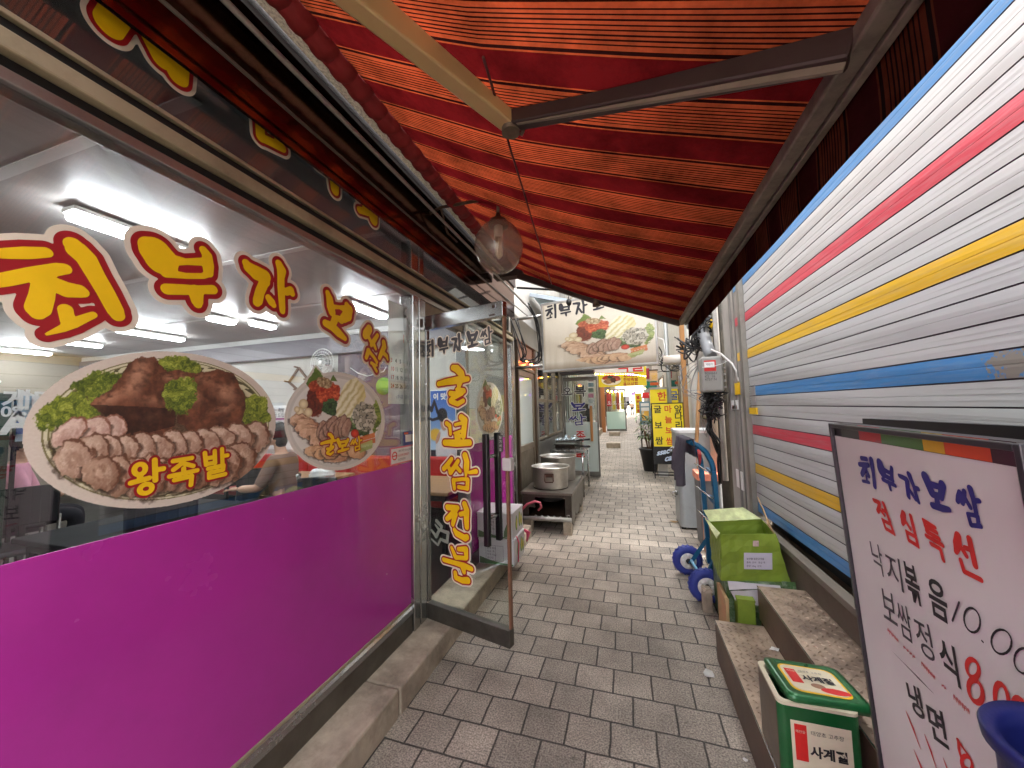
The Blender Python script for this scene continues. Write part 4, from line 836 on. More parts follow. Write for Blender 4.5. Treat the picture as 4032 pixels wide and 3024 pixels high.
# ================================================================== awning
def awning_mat(name, tl, dim=1.0):
    m = bpy.data.materials.new(name); m.use_nodes = True; N = m.node_tree; L = N.links; N.nodes.clear()
    o = N.nodes.new('ShaderNodeOutputMaterial'); tc = N.nodes.new('ShaderNodeTexCoord'); sp = N.nodes.new('ShaderNodeSeparateXYZ'); L.new(tc.outputs['UV'], sp.inputs[0])
    md = N.nodes.new('ShaderNodeMath'); md.operation = 'MULTIPLY'; md.inputs[1].default_value = 1/.272; L.new(sp.outputs['X'], md.inputs[0])
    fr = N.nodes.new('ShaderNodeMath'); fr.operation = 'FRACT'; L.new(md.outputs[0], fr.inputs[0])
    r = N.nodes.new('ShaderNodeValToRGB'); r.color_ramp.interpolation = 'CONSTANT'
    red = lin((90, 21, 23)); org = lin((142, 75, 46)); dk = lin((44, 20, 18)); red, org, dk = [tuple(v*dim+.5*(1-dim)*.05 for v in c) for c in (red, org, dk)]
    seq = [(0, red), (.38, org), (.40, dk), (.445, org), (.497, dk), (.514, org), (.545, dk), (.562, org), (.593, dk), (.610, org), (.641, dk), (.658, org), (.689, dk), (.706, org), (.737, dk), (.754, org), (.785, dk), (.802, org), (.833, dk), (.850, org), (.90, dk), (.945, org), (.965, red)]
    els = r.color_ramp.elements
    els[0].position = 0; els[0].color = (*red, 1); els[1].position = .985; els[1].color = (*red, 1)
    for p, c in seq[1:30]: e = els.new(p); e.color = (*c, 1)
    L.new(fr.outputs[0], r.inputs[0])
    n = N.nodes.new('ShaderNodeTexNoise'); n.inputs['Scale'].default_value = 3.5; n.inputs['Detail'].default_value = 8; n.inputs['Roughness'].default_value = .72; L.new(tc.outputs['Object'], n.inputs['Vector'])
    nr = N.nodes.new('ShaderNodeValToRGB'); nr.color_ramp.elements[0].position = .3; nr.color_ramp.elements[1].position = .6; nr.color_ramp.elements[0].color = (.34, .30, .28, 1); L.new(n.outputs['Fac'], nr.inputs[0])
    mx = N.nodes.new('ShaderNodeMix'); mx.data_type = 'RGBA'; mx.blend_type = 'MULTIPLY'; mx.inputs[0].default_value = .95; L.new(r.outputs[0], mx.inputs[6]); L.new(nr.outputs[0], mx.inputs[7])
    d = N.nodes.new('ShaderNodeBsdfDiffuse'); t = N.nodes.new('ShaderNodeBsdfTranslucent'); L.new(mx.outputs[2], d.inputs[0]); L.new(mx.outputs[2], t.inputs[0])
    w = N.nodes.new('ShaderNodeTexNoise'); w.inputs['Scale'].default_value = 240; bp = N.nodes.new('ShaderNodeBump'); bp.inputs['Strength'].default_value = .25; bp.inputs['Distance'].default_value = .002
    L.new(tc.outputs['Object'], w.inputs['Vector']); L.new(w.outputs['Fac'], bp.inputs['Height']); L.new(bp.outputs[0], d.inputs['Normal'])
    ms = N.nodes.new('ShaderNodeMixShader'); ms.inputs[0].default_value = tl; L.new(d.outputs[0], ms.inputs[1]); L.new(t.outputs[0], ms.inputs[2]); L.new(ms.outputs[0], o.inputs[0])
    return m
CANV = awning_mat('striped_canvas', .13); VALM = awning_mat('shaded_valance', .02, .5)  # valance is the same canvas with its shade put into the colour
AY0, AY1 = 0.1, 3.6; RX, RZ, FX, FZ = -1.05, 2.955, .515, 2.262
A = thing('awning', 'long red and orange striped canvas awning on folding arms over the alley', 'awning', (RX, 1.2, RZ))
def sheet(name, xs, zfn, parent, ny=70, x_at=None, m=None):
    bm = bmesh.new(); uv = bm.loops.layers.uv.new('UVMap'); G = []
    for j in range(ny+1):
        y = AY0+(AY1-AY0)*j/ny; G.append([bm.verts.new((x_at(i, y) if x_at else x, y, zfn(i, x, y))) for i, x in enumerate(xs)])
    for j in range(ny):
        for i in range(len(xs)-1):
            f = bm.faces.new((G[j][i], G[j][i+1], G[j+1][i+1], G[j+1][i])); f.smooth = True
            for l, (a, b) in zip(f.loops, ((j, i), (j, i+1), (j+1, i+1), (j+1, i))): l[uv].uv = (AY0+(AY1-AY0)*a/ny+5, xs[b])
    r = bmesh.ops.solidify(bm, geom=bm.faces[:], thickness=.0016)
    me = bpy.data.meshes.new(name); bm.to_mesh(me); bm.free(); me.materials.append(m or CANV); o = bpy.data.objects.new(name, me); COL.objects.link(o); attach(o, parent); return o
nxs = [RX+(FX+.046-RX)*k/26 for k in range(27)]
def fold(y): return -.40-.11*(y-1.2)                       # the canvas breaks along a fold running from the elbow towards the far rail
def zc(i, x, y):
    t = (x-RX)/(FX-RX); z = RZ+(FZ-RZ)*t; k = fold(y)
    s = min(1, max(0, (x-RX)/(max(.06, k-RX)))) if x < k else max(0, (FX-x)/(FX-k))
    t = min(t, 1); s = max(s, 0); return z-.035*math.sin(math.pi*t)-.030*s+.004*math.sin(y*9+x*5)*math.sin(math.pi*t)
sheet('canvas', nxs, zc, A)
mb = MB(); mb.tube([(fold(y), y, zc(0, fold(y)-.001, y)-.004) for y in [1.0+.1*k for k in range(27)]], .0045, 6); mb.build('fold_line', pm('fold_line_dark', (64, 24, 20), .9), A)  # thin dark line laid along the canvas fold
vx = [k/8 for k in range(9)]
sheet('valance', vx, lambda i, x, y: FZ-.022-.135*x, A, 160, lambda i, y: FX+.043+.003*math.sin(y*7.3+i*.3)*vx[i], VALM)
k_ = [(-1.10+.045*math.cos(a*math.pi/6), RZ+.012+.045*math.sin(a*math.pi/6)) for a in range(12)]
mb = MB(); mb.tube([(-1.08, AY0, RZ+.01), (-1.08, AY1, RZ+.01)], .055, 16)
for k in range(33):
    y = AY0+.05+k*.104; mb.tube([(-1.08, y-.03, RZ+.01), (-1.08, y-.012, RZ+.01), (-1.08, y+.012, RZ+.01), (-1.08, y+.03, RZ+.01)], [.055, .062, .062, .055], 16, False)
mb.build('roller', pm('rolled_red_canvas', (120, 24, 24), .8, 0, .2, 5, bump=.3, bscale=30), A)
PEEL = pm('peeling_white_paint', (240, 236, 220), .8, 0, .06, 8, bump=.3, bscale=50, dirt=(60, 52, 40), dscale=110, damt=.7, stretch=(1, .6, 1))
mb = MB(); mb.box((-1.185, AY0-.2, 2.955), (-1.12, AY1+.15, 3.02), .006); mb.build('support_bar', PEEL, A)
mb = MB(); mb.box((FX-.035, AY0, FZ-.03), (FX+.012, AY1+.02, FZ+.012), .006); mb.box((FX+.016, AY0, FZ-.034), (FX+.038, AY1+.02, FZ+.004), .004); mb.build('front_rail', pm('grey_rail', (128, 122, 108), .5, .3, .15, 12, dirt=(66, 58, 46), damt=.6, dscale=14), A)
ARML = pm('arm_cream', (168, 146, 100), .45, .1, .1, 5, dirt=(90, 72, 46), damt=.3); ARMD = pm('arm_brown', (46, 31, 27), .55, .1, .2, 6, dirt=(80, 68, 58), damt=.2)
def arm(pts, m0, m1, w=.062, h=.085):
    a, b, c = [Vector(p) for p in pts]
    q = MB().bar(a, b, w, h, bev=.008).build('arm', m0, A); MB().bar(b, c, w*.85, h*.8, bev=.008).build('arm', m1, A)
    mb = MB(); mb.tube([b+Vector((0, 0, .055)), b-Vector((0, 0, .055))], .034, 12); mb.tube([b+Vector((.02, .02, .04)), b+Vector((.06, .02, .0)), b+Vector((.03, .03, -.05))], .007, 6); mb.build('elbow_joint', pm('rusty_joint', (96, 84, 68), .55, .6, .25, 30), A)
arm([(-.98, .42, 2.80), (-.365, 1.24, 2.575), (.49, .915, 2.245)], ARML, ARMD)
mb = MB(); mb.bar((-.33, 1.21, 2.53), (.47, .91, 2.205), .010, .016); mb.build('arm_strip', pm('arm_edge', (120, 112, 96), .5, .2, .15, 14), A)
arm([(-1.0, 3.52, 2.86), (-.24, 3.58, 2.53), (.49, 3.57, 2.235)], ARMD, ARMD, .05, .06)
for lo_, hi_ in (((-1.26, 3.50, 2.86), (-.95, 3.62, 2.93)), ((-1.26, .34, 2.80), (-.93, .46, 2.90))): MB().box(lo_, hi_, .006).build('shoulder_bracket', ARMD, A)
mb = MB(); mb.box((-1.262, -3.8, 3.065), (-1.0, AY1+.1, 3.085), .003); mb.box((-1.012, AY0, 3.03), (-1.0, AY1+.1, 3.0645)); mb.build('hood', pm('hood_brown', (62, 44, 36), .6, .2, .2, 6), A)  # unseen cover, added to shut off sky light behind the roller
# ---- conduits along the fascia
def pipe(name, pts, r, m, label, cat='pipe', n=10, group=None): return tag(MB().tube(pts, r, n).build(name, m), label, cat, group)
pipe('conduit_pipe', [(-1.2, -3.5, 2.856), (-1.2, 2, 2.862), (-1.2, 4.95, 2.862)], .0115, pm('grey_conduit', (140, 137, 130), .55, .35, .2, 30), 'thick grey pipe running under the awning bar along the fascia')
pipe('conduit_pipe', [(-1.225, -3.5, 2.692), (-1.225, 2.4, 2.70), (-1.225, 4.9, 2.76)], .0065, pm('dark_conduit', (86, 78, 70), .45, .5, .2, 12), 'thin dark pipe along the steel fascia below the thick grey pipe')
# ---- globe lamp
gc = ony(1964, 973, 2.1)
L_ = thing('globe_lamp', 'unlit clear glass globe lamp hanging from a rusty hook under the awning', 'lamp', gc)
gr = .150
prof = [(gr*math.sin(a)*1.0, -gr*1.1*math.cos(a)) for a in [k*math.pi/20 for k in range(19)]]
mb = MB(); mb.lathe(prof, gc, 32); mb.build('globe', glass('dusty_globe', (.72, .66, .58), base=.06, frost=.2), L_)
mb = MB(); mb.lathe([(0, .215), (.014, .213), (.02, .187), (.05, .172), (.062, .154), (.062, .132), (.0, .132)], gc, 20); mb.build('cap', pm('rusty_cap', (66, 46, 36), .6, .5, .3, 20), L_)
mb = MB()
for k in range(3):
    a = k*2.1; x, y = .017*math.cos(a), .017*math.sin(a); mb.tube([gc+Vector((x, y, .06)), gc+Vector((x, y, -.055)), gc+Vector((x*.3, y*.3, -.068)), gc+Vector((-x*.6, -y*.6, -.055)), gc+Vector((-x*.6, -y*.6, .06))], .0085, 8)
mb.build('bulb', pm('bulb_white', (226, 216, 200), .35), L_)
mb = MB(); mb.lathe([(0, .132), (.027, .132), (.027, .06), (0, .06)], gc, 14); mb.build('socket', WHITE, L_)
h1 = ony(1953, 776, 2.1); h0 = onx(1735, 817, -1.2)
mb = MB(); mb.tube([h0+Vector((-.1, 0, -.03)), h0, h1+Vector((-.03, 0, .0)), h1, h1+Vector((.012, 0, -.02)), gc+Vector((0, 0, .21))], .011, 8); mb.tube([h0+Vector((.0, .0, 0)), h0+Vector((-.02, .14, -.12)), h0+Vector((.03, .2, -.17))], .008, 8); mb.build('hook_arm', pm('rusty_rod', (82, 64, 52), .6, .5, .3, 18), L_)
# ================================================================== hanging sign box
sA = ony(2139, 1465, 4.42); sB = ony(2593, 1435, 4.22); sv = (sB-sA); sv.z = 0; SW = sv.length; sv.normalize(); sn = Vector((sv.y, -sv.x, 0)); sn = -sn if sn.y > 0 else sn
SH = .85
G = thing('hanging_sign', 'large white light-box sign with a food picture hung across the alley from the left wall', 'sign', sA+Vector((0, 0, .4)))
SM = Matrix(((sv.x, -sn.x, 0, sA.x), (sv.y, -sn.y, 0, sA.y), (0, 0, 1, sA.z), (0, 0, 0, 1)))
mb = MB(); mb.box((0, .0, 0), (SW, .16, SH), .012); mb.xform(SM).build('case', pm('sign_case', (188, 184, 176), .45, .2, .06, 6), G)
mb = MB()
for a, b in (((-.004, -.006, -.004), (SW+.004, .01, .022)), ((-.004, -.006, SH-.022), (SW+.004, .01, SH+.004)), ((-.004, -.006, .0225), (.018, .01, SH-.0225)), ((SW-.018, -.006, .0225), (SW+.004, .01, SH-.0225))): mb.box(a, b, .002)
mb.xform(SM).build('edge_trim', ALU, G)
def signpic(P, a, b):
    x = 95+a/SW*1735; y = 1090-b/SH*955; X = .62*(x-930)+790; Y = 1.25*(y-580)+600
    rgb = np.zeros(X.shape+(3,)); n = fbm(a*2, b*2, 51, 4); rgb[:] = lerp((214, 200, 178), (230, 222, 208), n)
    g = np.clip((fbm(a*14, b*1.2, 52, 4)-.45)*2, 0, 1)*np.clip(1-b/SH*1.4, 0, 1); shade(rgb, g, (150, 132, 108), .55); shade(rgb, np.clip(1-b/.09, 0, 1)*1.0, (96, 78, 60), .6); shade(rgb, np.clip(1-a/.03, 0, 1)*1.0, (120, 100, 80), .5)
    keep = rgb.copy(); bossam(X, Y, rgb); n2 = fbm(X/40, Y/40, 61, 3)
    dd = np.hypot((X-900)/390, (Y-900)/310); bad = ((Y > 1000) & (dd+(n2-.5)*.1 > 1)) | (Y < 330); rgb[bad] = keep[bad]
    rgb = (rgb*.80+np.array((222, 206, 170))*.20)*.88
    return rgb, a >= 0
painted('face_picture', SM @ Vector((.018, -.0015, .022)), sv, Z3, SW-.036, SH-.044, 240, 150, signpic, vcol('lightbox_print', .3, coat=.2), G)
for ch, x0, y0, w, h in (('최', 180, 390, 190, 190), ('부', 405, 376, 195, 186), ('자', 640, 350, 222, 200), ('보', 935, 322, 180, 182), ('쌈', 1180, 305, 190, 190)):
    o = sA+sv*((x0-110)/1725*SW)+Z3*(.022+(1075-y0-(x0-180)*.06)/930*SH-.0)-sn*(-.003)
    brush(ch, o, sv, Z3, sn, w/1725*SW, h/930*SH, [(0, INKD)], G)
mb = MB(); e0 = SM @ Vector((0, .08, SH*.85)); mb.tube([e0, Vector((-1.34, 4.55, e0.z))], .02); e1 = SM @ Vector((0, .08, SH*.1)); mb.tube([e1, Vector((-1.34, 4.55, e1.z))], .02); mb.build('bracket', ALU, G)
mb = MB(); r0 = ony(2035, 1133, 3.9); r1 = ony(2320, 1148, 3.9); mb.tube([r0, r1], .012)
q = ony(2240, 1190, 3.9); mb.tube([Vector((q.x, q.y, r1.z)), q], .005, 6); mb.sphere(q, .035, 12, (.85, .85, 1.2))
tag(mb.build('hook_rod', pm('dark_iron', (40, 38, 36), .5, .6, .2, 12)), 'dark iron rod with a small hanging weight in front of the light-box sign', 'rod')
pts = [SM @ Vector((SW, .05, .3))+Vector((.0, 0, 0)), SM @ Vector((SW+.06, .05, .26)), SM @ Vector((SW+.07, .05, .14)), SM @ Vector((SW, .05, .02))]
pipe('sign_cable', pts, .007, WHITE, 'pale cable loop at the right end of the light-box sign', 'cable', 6)
# ================================================================== cartons on the doorstep
CARD = pm('white_carton', (206, 206, 208), .7, 0, .05, 6); CARDG = pm('carton_green_print', (64, 116, 62), .6, 0, .3, 12); LEAFP = pm('cabbage_print_leaf', (96, 146, 60), .6, 0, .3, 25); YELP = pm('cabbage_print_yellow', (226, 206, 92), .6, 0, .2, 25); TAPE = pm('pink_string', (206, 72, 104), .5)
def carton(z0, dx, label, blue):
    X0, X1, Y0_, Y1_, h = -1.345+dx, -1.012+dx, 3.172, 3.52, .222
    t = thing('cabbage_carton', label, 'carton', ((X0+X1)/2, (Y0_+Y1_)/2, z0), 0, 'cabbage cartons stacked behind the glass door')
    MB().box((X0, Y0_, z0), (X1, Y1_, z0+h), .006).build('box', CARD, t)
    mb = MB(); mb.box((X0-.001, Y0_-.004, z0+h-.014), (X1+.004, Y1_, z0+h+.003), .002); mb.build('lid_flap', CARD, t)
    mb = MB()
    n = 14; pts = [(X0+.01+k*(X1-X0-.02)/n, z0+.012+.05*(1-k/n)**2+.004) for k in range(n+1)]; mb.prism([(X0+.01, z0+.006)]+pts+[(X1-.01, z0+.006)], 'y', Y0_-.0016, Y0_-.0004)
    if not blue: mb.prism([(X1-.08, z0+.02), (X1-.012, z0+.02), (X1-.012, z0+.16), (X1-.05, z0+.13), (X1-.075, z0+.07)], 'y', Y0_-.0030, Y0_-.0017)
    mb.build('green_print', CARDG, t)
    for cy, cz, s in ((3.30, z0+.11, .055), (3.40, z0+.12, .056), (3.46, z0+.10, .05)):
        mb = MB(); mb.prism([(cy+s*.55*math.cos(a)*(1 if math.sin(a) < .3 else .7), cz+s*1.25*math.sin(a)) for a in [k*math.pi/8 for k in range(16)]], 'x', X1+.0003+s*.006, X1+.0010+s*.012); mb.build('cabbage_print', LEAFP, t)
    for cy, cz, s in ((3.31, z0+.105, .03), (3.41, z0+.12, .034), (3.455, z0+.10, .026)):
        mb = MB(); mb.prism([(cy+s*.45*math.cos(a), cz+s*1.5*math.sin(a)) for a in [k*math.pi/8 for k in range(16)]], 'x', X1+.002+s*.01, X1+.003+s*.01); mb.build('heart_print', YELP, t)
    fr = (Vector((X0+.10, Y0_-.001, z0+.02)), X3, Z3, -Y3)
    for i, l in enumerate(('품목 배추', '등급  특', '무게 15kg', '생산자')): text('carton_text', l, .022, (Vector((X0+.08, Y0_-.001, z0+.135-i*.028)), X3, Z3, -Y3), INKG, t)
    mb = MB(); x0, x1, a, b = X0+.07, X0+.235, z0+.035, z0+.165
    for q in (((x0, a), (x1, a+.002)), ((x0, b), (x1, b+.002)), ((x0, a+.0025), (x0+.002, b-.0005)), ((x1-.002, a+.0025), (x1, b-.0005)), ((x0+.09, a+.0025), (x0+.092, b-.0005))): mb.box((q[0][0], Y0_-.0045, q[0][1]), (q[1][0], Y0_-.0035, q[1][1]))
    mb.build('table_print', INKG, t)
    return t
carton(.13, .012, 'lower white cabbage carton tied with pink string on the doorstep', True)
carton(.358, 0, 'upper white cabbage carton on top of the other, with green leaf print', False)
mb = MB(); mb.tube([(-.998, 3.25, .362), (-.985, 3.28, .30), (-.995, 3.29, .2), (-.992, 3.27, .135)], .006, 6); mb.tube([(-1.0, 3.50, .35), (-.97, 3.56, .30), (-.985, 3.55, .22)], [.01, .022, .006], 8)
tag(mb.build('string', TAPE), 'loose pink string over the lower cabbage carton', 'string')
# ================================================================== gas stove with two pots
SOOT = pm('sooty_steel', (74, 66, 58), .5, .6, .35, 5, bump=.25, bscale=24, dirt=(28, 22, 18), damt=.85, dscale=3); RUST = pm('rusted_steel', (86, 60, 44), .7, .3, .4, 7, dirt=(30, 22, 18), damt=.8)
SX0, SX1, SY0, SY1, SZ = -1.285, -.675, 4.45, 5.64, .495
t = thing('gas_stove', 'low sooty steel gas stove on block feet carrying two big pots', 'stove', ((SX0+SX1)/2, (SY0+SY1)/2, 0))
mb = MB()
for cy in (4.78, 5.34):                         # a top plate with two round openings, built as rings in squares
    n = 32; cx = -.985; hy = .30 if cy < 5 else .30
    sq = []
    for k in range(n):
        a = 2*math.pi*k/n; c, s = math.cos(a), math.sin(a); m = max(abs(c)/.30, abs(s)/hy); sq.append((cx+c/m*(1.0), cy+s/m))
    for (zz) in (SZ, SZ-.022):
        o = [mb.bm.verts.new((x, y, zz)) for x, y in sq]; i = [mb.bm.verts.new((cx+.225*math.cos(2*math.pi*k/n), cy+.225*math.sin(2*math.pi*k/n), zz)) for k in range(n)]
        for k in range(n): mb.bm.faces.new((o[k], o[(k+1) % n], i[(k+1) % n], i[k]))
mb.box((SX0, 4.44, SZ-.03), (SX1, 4.479, SZ-.0005), .004); mb.box((SX0, 5.641, SZ-.03), (SX1, 5.66, SZ-.001)); mb.box((SX1+.0005, 4.44, SZ-.04), (SX1+.012, 5.66, SZ-.002)); mb.box((SX0-.012, 4.44, SZ-.04), (SX0-.0005, 5.66, SZ-.002))
mb.build('top_plate', pm('stove_top', (126, 118, 108), .38, .8, .3, 5, dirt=(52, 44, 38), damt=.7), t)
mb = MB(); mb.box((SX0+.005, 4.47, .30), (SX0+.16, 4.485, .462)); mb.box((SX1-.08, 4.47, .17), (SX1-.005, 4.485, .462)); mb.box((SX0+.161, 4.47, .425), (SX1-.081, 4.485, .462)); mb.box((SX0+.005, 4.47, .17), (SX0+.08, 4.485, .299)); mb.build('front_panel', SOOT, t)
mb = MB()
p = [(4.47, .462), (4.47, .16), (4.56, .10), (4.70, .12), (4.78, .20), (4.88, .13), (5.15, .13), (5.22, .2), (5.32, .12), (5.5, .11), (5.63, .16), (5.63, .462)]
mb.prism(p, 'x', SX1-.012, SX1-.001); mb.build('side_panel', pm('side_panel', (110, 104, 94), .45, .5, .3, 4, dirt=(50, 40, 30), damt=.75, dscale=5), t)
mb = MB(); mb.box((SX0, 4.49, .15), (SX0+.012, 5.63, .462)); mb.box((SX0+.013, 5.60, .15), (SX1-.013, 5.612, .462)); mb.box((SX0+.013, 4.6, .13), (SX1-.013, 5.6, .145)); mb.build('inner_shell', RUST, t)
for x in (SX0+.06, SX1-.06):
    for y in (4.52, 5.55): MB().box((x-.05, y-.06, 0), (x+.05, y+.06, .155), .008).jitter(.003).build('foot', CONC, t)
for cy in (4.78, 5.34):
    mb = MB(); mb.lathe([(.10, .33), (.16, .34), (.165, .38), (.10, .39), (.07, .36), (.10, .33)], (-.985, cy, 0), 20); mb.build('burner', pm('cast_iron', (48, 44, 42), .7, .5, .3, 12), t)
a, b = ony(2062, 2039, 4.40), ony(2250, 2048, 4.40)
mb = MB(); mb.tube([(a.x-.06, 4.40, a.z), (b.x, 4.40, b.z)], .026, 12); mb.tube([(b.x-.05, 4.40, b.z+.02), (b.x-.05, 4.40, b.z+.05), (b.x-.02, 4.38, b.z+.055)], .007, 6)
for k in range(5): mb.tube([(a.x+.13+k*.075, 4.42, a.z+.018), (a.x+.145+k*.075, 4.43, a.z+.034), (a.x+.165+k*.075, 4.42, a.z+.02)], .007, 6)
mb.build('gas_pipe', pm('pipe_grey', (150, 148, 142), .45, .5, .2, 9, dirt=(80, 62, 44), damt=.5), t)
mb = MB(); mb.tube([(-1.28, 4.38, .28), (-1.20, 4.37, .36), (-1.10, 4.37, .40), (-1.04, 4.38, .385), (-1.03, 4.39, .33), (-1.07, 4.4, .29)], .014, 8); mb.build('gas_hose', pm('pink_hose', (176, 84, 96), .5, 0, .1, 9), t)
POT = pm('pot_aluminium', (186, 184, 178), .36, .85, .12, 6, bump=.08, bscale=30, dirt=(120, 108, 92), damt=.45, dscale=5)
def pot(cx, cy, z, r, h, label, handle):
    t = thing('cooking_pot', label, 'pot', (cx, cy, z), 0, 'big aluminium pots on the stove')
    mb = MB(); mb.lathe([(0, 0), (r*.90, 0), (r*.94, .012), (r*.965, h-.02), (r*1.03, h-.008), (r*1.06, h), (r*1.04, h+.008), (r*.985, h+.004), (r*.93, h-.02), (r*.9, .012), (0, .012)], (cx, cy, z), 40); mb.build('body', POT, t)
    mb = MB(); mb.lathe([(0, 0), (r*.93, 0)], (cx, cy, z+h*.80), 40); mb.build('broth', pm('broth', (150, 140, 124), .08, 0, .15, 7), t)
    for s in (handle if isinstance(handle, tuple) else (handle,)):
        M = Matrix.Translation((cx, cy, z+h*.62)) @ Matrix.Rotation(s, 4, 'Z') @ Matrix.Translation((0, -r*.95, 0)); mb = MB()
        mb.box((-.058, -.008, -.006), (.058, .003, .04), .004, M=M); mb.tube([M @ Vector(v) for v in ((-.05, -.012, .02), (-.052, -.02, -.05), (-.045, -.022, -.062), (.045, -.022, -.062), (.052, -.02, -.05), (.05, -.012, .02))], .009, 8)
        mb.build('handle', pm('burnt_handle', (70, 46, 34), .6, .5, .35, 30), t)
pot(-.985, 4.78, .497, .235, .262, 'nearer of the two big aluminium pots, with a scorched bail handle in front', (.12, math.pi))
pot(-.985, 5.34, .497, .255, .325, 'farther and taller of the two big aluminium pots on the stove', (math.pi,))
# ================================================================== stainless prep table behind the stove
ty = 6.75; tp = ony(2200, 1770, 6.4)
t = thing('prep_table', 'stainless prep table with a foil covered tray behind the pots', 'table', (-1.0, ty, 0)); TZ = tp.z
MB().box((-1.31, 6.35, TZ-.05), (-.72, 7.3, TZ), .006).build('tabletop', STEEL, t); MB().box((-1.29, 6.42, .28), (-.76, 7.25, .30)).build('shelf', STEELD, t)
for x in (-1.27, -.755):
    for y in (6.40, 7.25): MB().tube([(x, y, 0), (x, y, TZ-.05)], .018, 10).build('leg', STEEL, t)
random.seed(3)
t = thing('griddle_pan', 'black griddle pan with two long handles on the prep table', 'pan', (-1.0, 6.45, TZ))
mb = MB(); mb.box((-1.22, 6.38, TZ+.015), (-.88, 6.62, TZ+.075), .012); mb.box((-1.24, 6.36, TZ+.076), (-.86, 6.64, TZ+.088), .004); mb.build('pan', pm('greasy_black', (34, 28, 25), .35, .3, .3, 12, dirt=(110, 84, 60), damt=.5, dscale=8), t)
mb = MB(); mb.box((-1.23, 6.37, TZ+.0885), (-.87, 6.63, TZ+.10), .003); mb.build('plate', STEELD, t)
MB().tube([(-.88, 6.46, TZ+.06), (-.62, 6.40, TZ+.055)], [.012, .018], 8).build('handle', BLACK, t); MB().tube([(-.88, 6.60, TZ+.14), (-.64, 6.62, TZ+.16)], [.014, .02], 8).build('handle', BLACK, t)
t = thing('foil_tray', 'steel burner box heaped with crumpled foil behind the griddle pan', 'tray', (-1.0, 6.9, TZ))
MB().box((-1.27, 6.75, TZ+.001), (-.83, 7.1, TZ+.12), .008).build('box', STEELD, t)
bm = bmesh.new(); n = 22; G_ = [[bm.verts.new((-1.29+.48*i/n, 6.73+.39*j/n, TZ+.124+.10*abs(math.sin(i*.42+1))*math.sin(math.pi*i/n)*math.sin(math.pi*j/n)+random.uniform(0, .022))) for i in range(n+1)] for j in range(n+1)]
for j in range(n):
    for i in range(n): bm.faces.new((G_[j][i], G_[j][i+1], G_[j+1][i+1], G_[j+1][i]))
bmesh.ops.solidify(bm, geom=bm.faces[:], thickness=.002); me = bpy.data.meshes.new('foil'); bm.to_mesh(me); bm.free(); me.materials.append(pm('foil', (215, 215, 215), .18, 1, .05, 9)); o = bpy.data.objects.new('foil', me); COL.objects.link(o); attach(o, t)
# ================================================================== neighbouring shop
B = thing('neighbour_shop', 'shop beyond the restaurant with an aluminium door, kitchen window and open lettered glass door', 'shop', (-1.4, 6, 0))
FROST = glass('frosted_film', (.70, .76, .73), frost=.85, base=.05); ALUW = pm('warm_aluminium', (150, 140, 124), .4, .8, .15, 8, dirt=(84, 70, 54), damt=.4)
BRN = pm('bronze_frame', (88, 72, 58), .45, .6, .2, 8)
box('upper_wall', (-1.7, 4.39, 2.75), (-1.42, 8.6, 12), pm('upper_wall_pale', (176, 174, 168), .8, 0, .1, 3), B)
box('inner_wall', (-3.2, 4.39, 0), (-3.1, 8.6, 2.9), INW, B); box('side_wall', (-3.09, 8.5, 0), (-1.42, 8.6, 2.74), PLAS, B); box('roof', (-3.2, 4.39, 2.6), (-1.43, 8.49, 2.7), PLAS, B)
for y in (4.40, 4.60, 5.55, 5.66): MB().box((-1.44, y, 0), (-1.335, y+.055, 2.74), .005).build('door_post', BRN if y in (4.6, 5.55) else ALU, B)
mb = MB(); mb.box((-1.43, 4.657, 2.05), (-1.345, 5.548, 2.10), .004); mb.build('door_head', ALUW, B)
MB().box((-1.42, 4.657, 2.101), (-1.36, 5.548, 2.42), .004).build('transom_panel', pm('copper_sheet', (170, 104, 70), .16, .9, .1, 4, bump=.1, bscale=4), B)
mb = MB(); mb.box((-1.42, 4.39, 2.421), (-1.33, 8.6, 2.739), .006); mb.build('shop_fascia', pm('stained_fascia', (122, 114, 102), .4, .5, .2, 4, dirt=(66, 56, 46), damt=.5), B)
d = thing('aluminium_door', None, None, (-1.38, 5.1, 0)); attach(d, B); d['label'] = 'closed aluminium sliding door with a misted pane and ribbed lower panel'
mb = MB()
for y in (4.66, 5.47): mb.box((-1.40, y, .06), (-1.36, y+.075, 2.045), .004)
for z in (.06, .93, 1.96): mb.box((-1.40, 4.736, z), (-1.36, 5.469, z+.085), .004)
mb.build('frame', ALUW, d); box('pane', (-1.384, 4.737, 1.016), (-1.376, 5.468, 1.958), FROST, d)
mb = MB()
for k in range(24): mb.box((-1.392, 4.738+k*.0305, .146), (-1.374, 4.738+k*.0305+.024, .929), .006)
mb.build('ribbed_panel', ALUW, d)
# kitchen window bay
mb = MB(); mb.box((-1.42, 5.717, 0), (-1.36, 8.0, .98)); mb.build('window_base', pm('steel_apron', (160, 158, 152), .35, .8, .15, 5, dirt=(100, 90, 76), damt=.4), B)
for (y0, y1, z0, z1) in ((5.74, 6.45, 1.0, 2.40), (6.5, 7.2, 1.0, 2.40), (7.25, 7.95, 1.0, 2.40)):
    mb = MB(); mb.box((-1.40, y0, z0), (-1.345, y0+.04, z1), .003); mb.box((-1.40, y1-.04, z0), (-1.345, y1, z1), .003)
    for z in (z0, 1.62, z1-.05): mb.box((-1.40, y0+.0405, z), (-1.345, y1-.0405, z+.045), .003)
    w = mb.build('window', ALUW, B); box('pane', (-1.378, y0+.041, z0+.046), (-1.372, y1-.041, z1-.051), CLEAR, w)
box('kitchen_cabinet', (-2.2, 5.9, .1), (-1.9, 7.9, 1.9), pm('kitchen_green', (150, 168, 150), .5, 0, .2, 3), B)
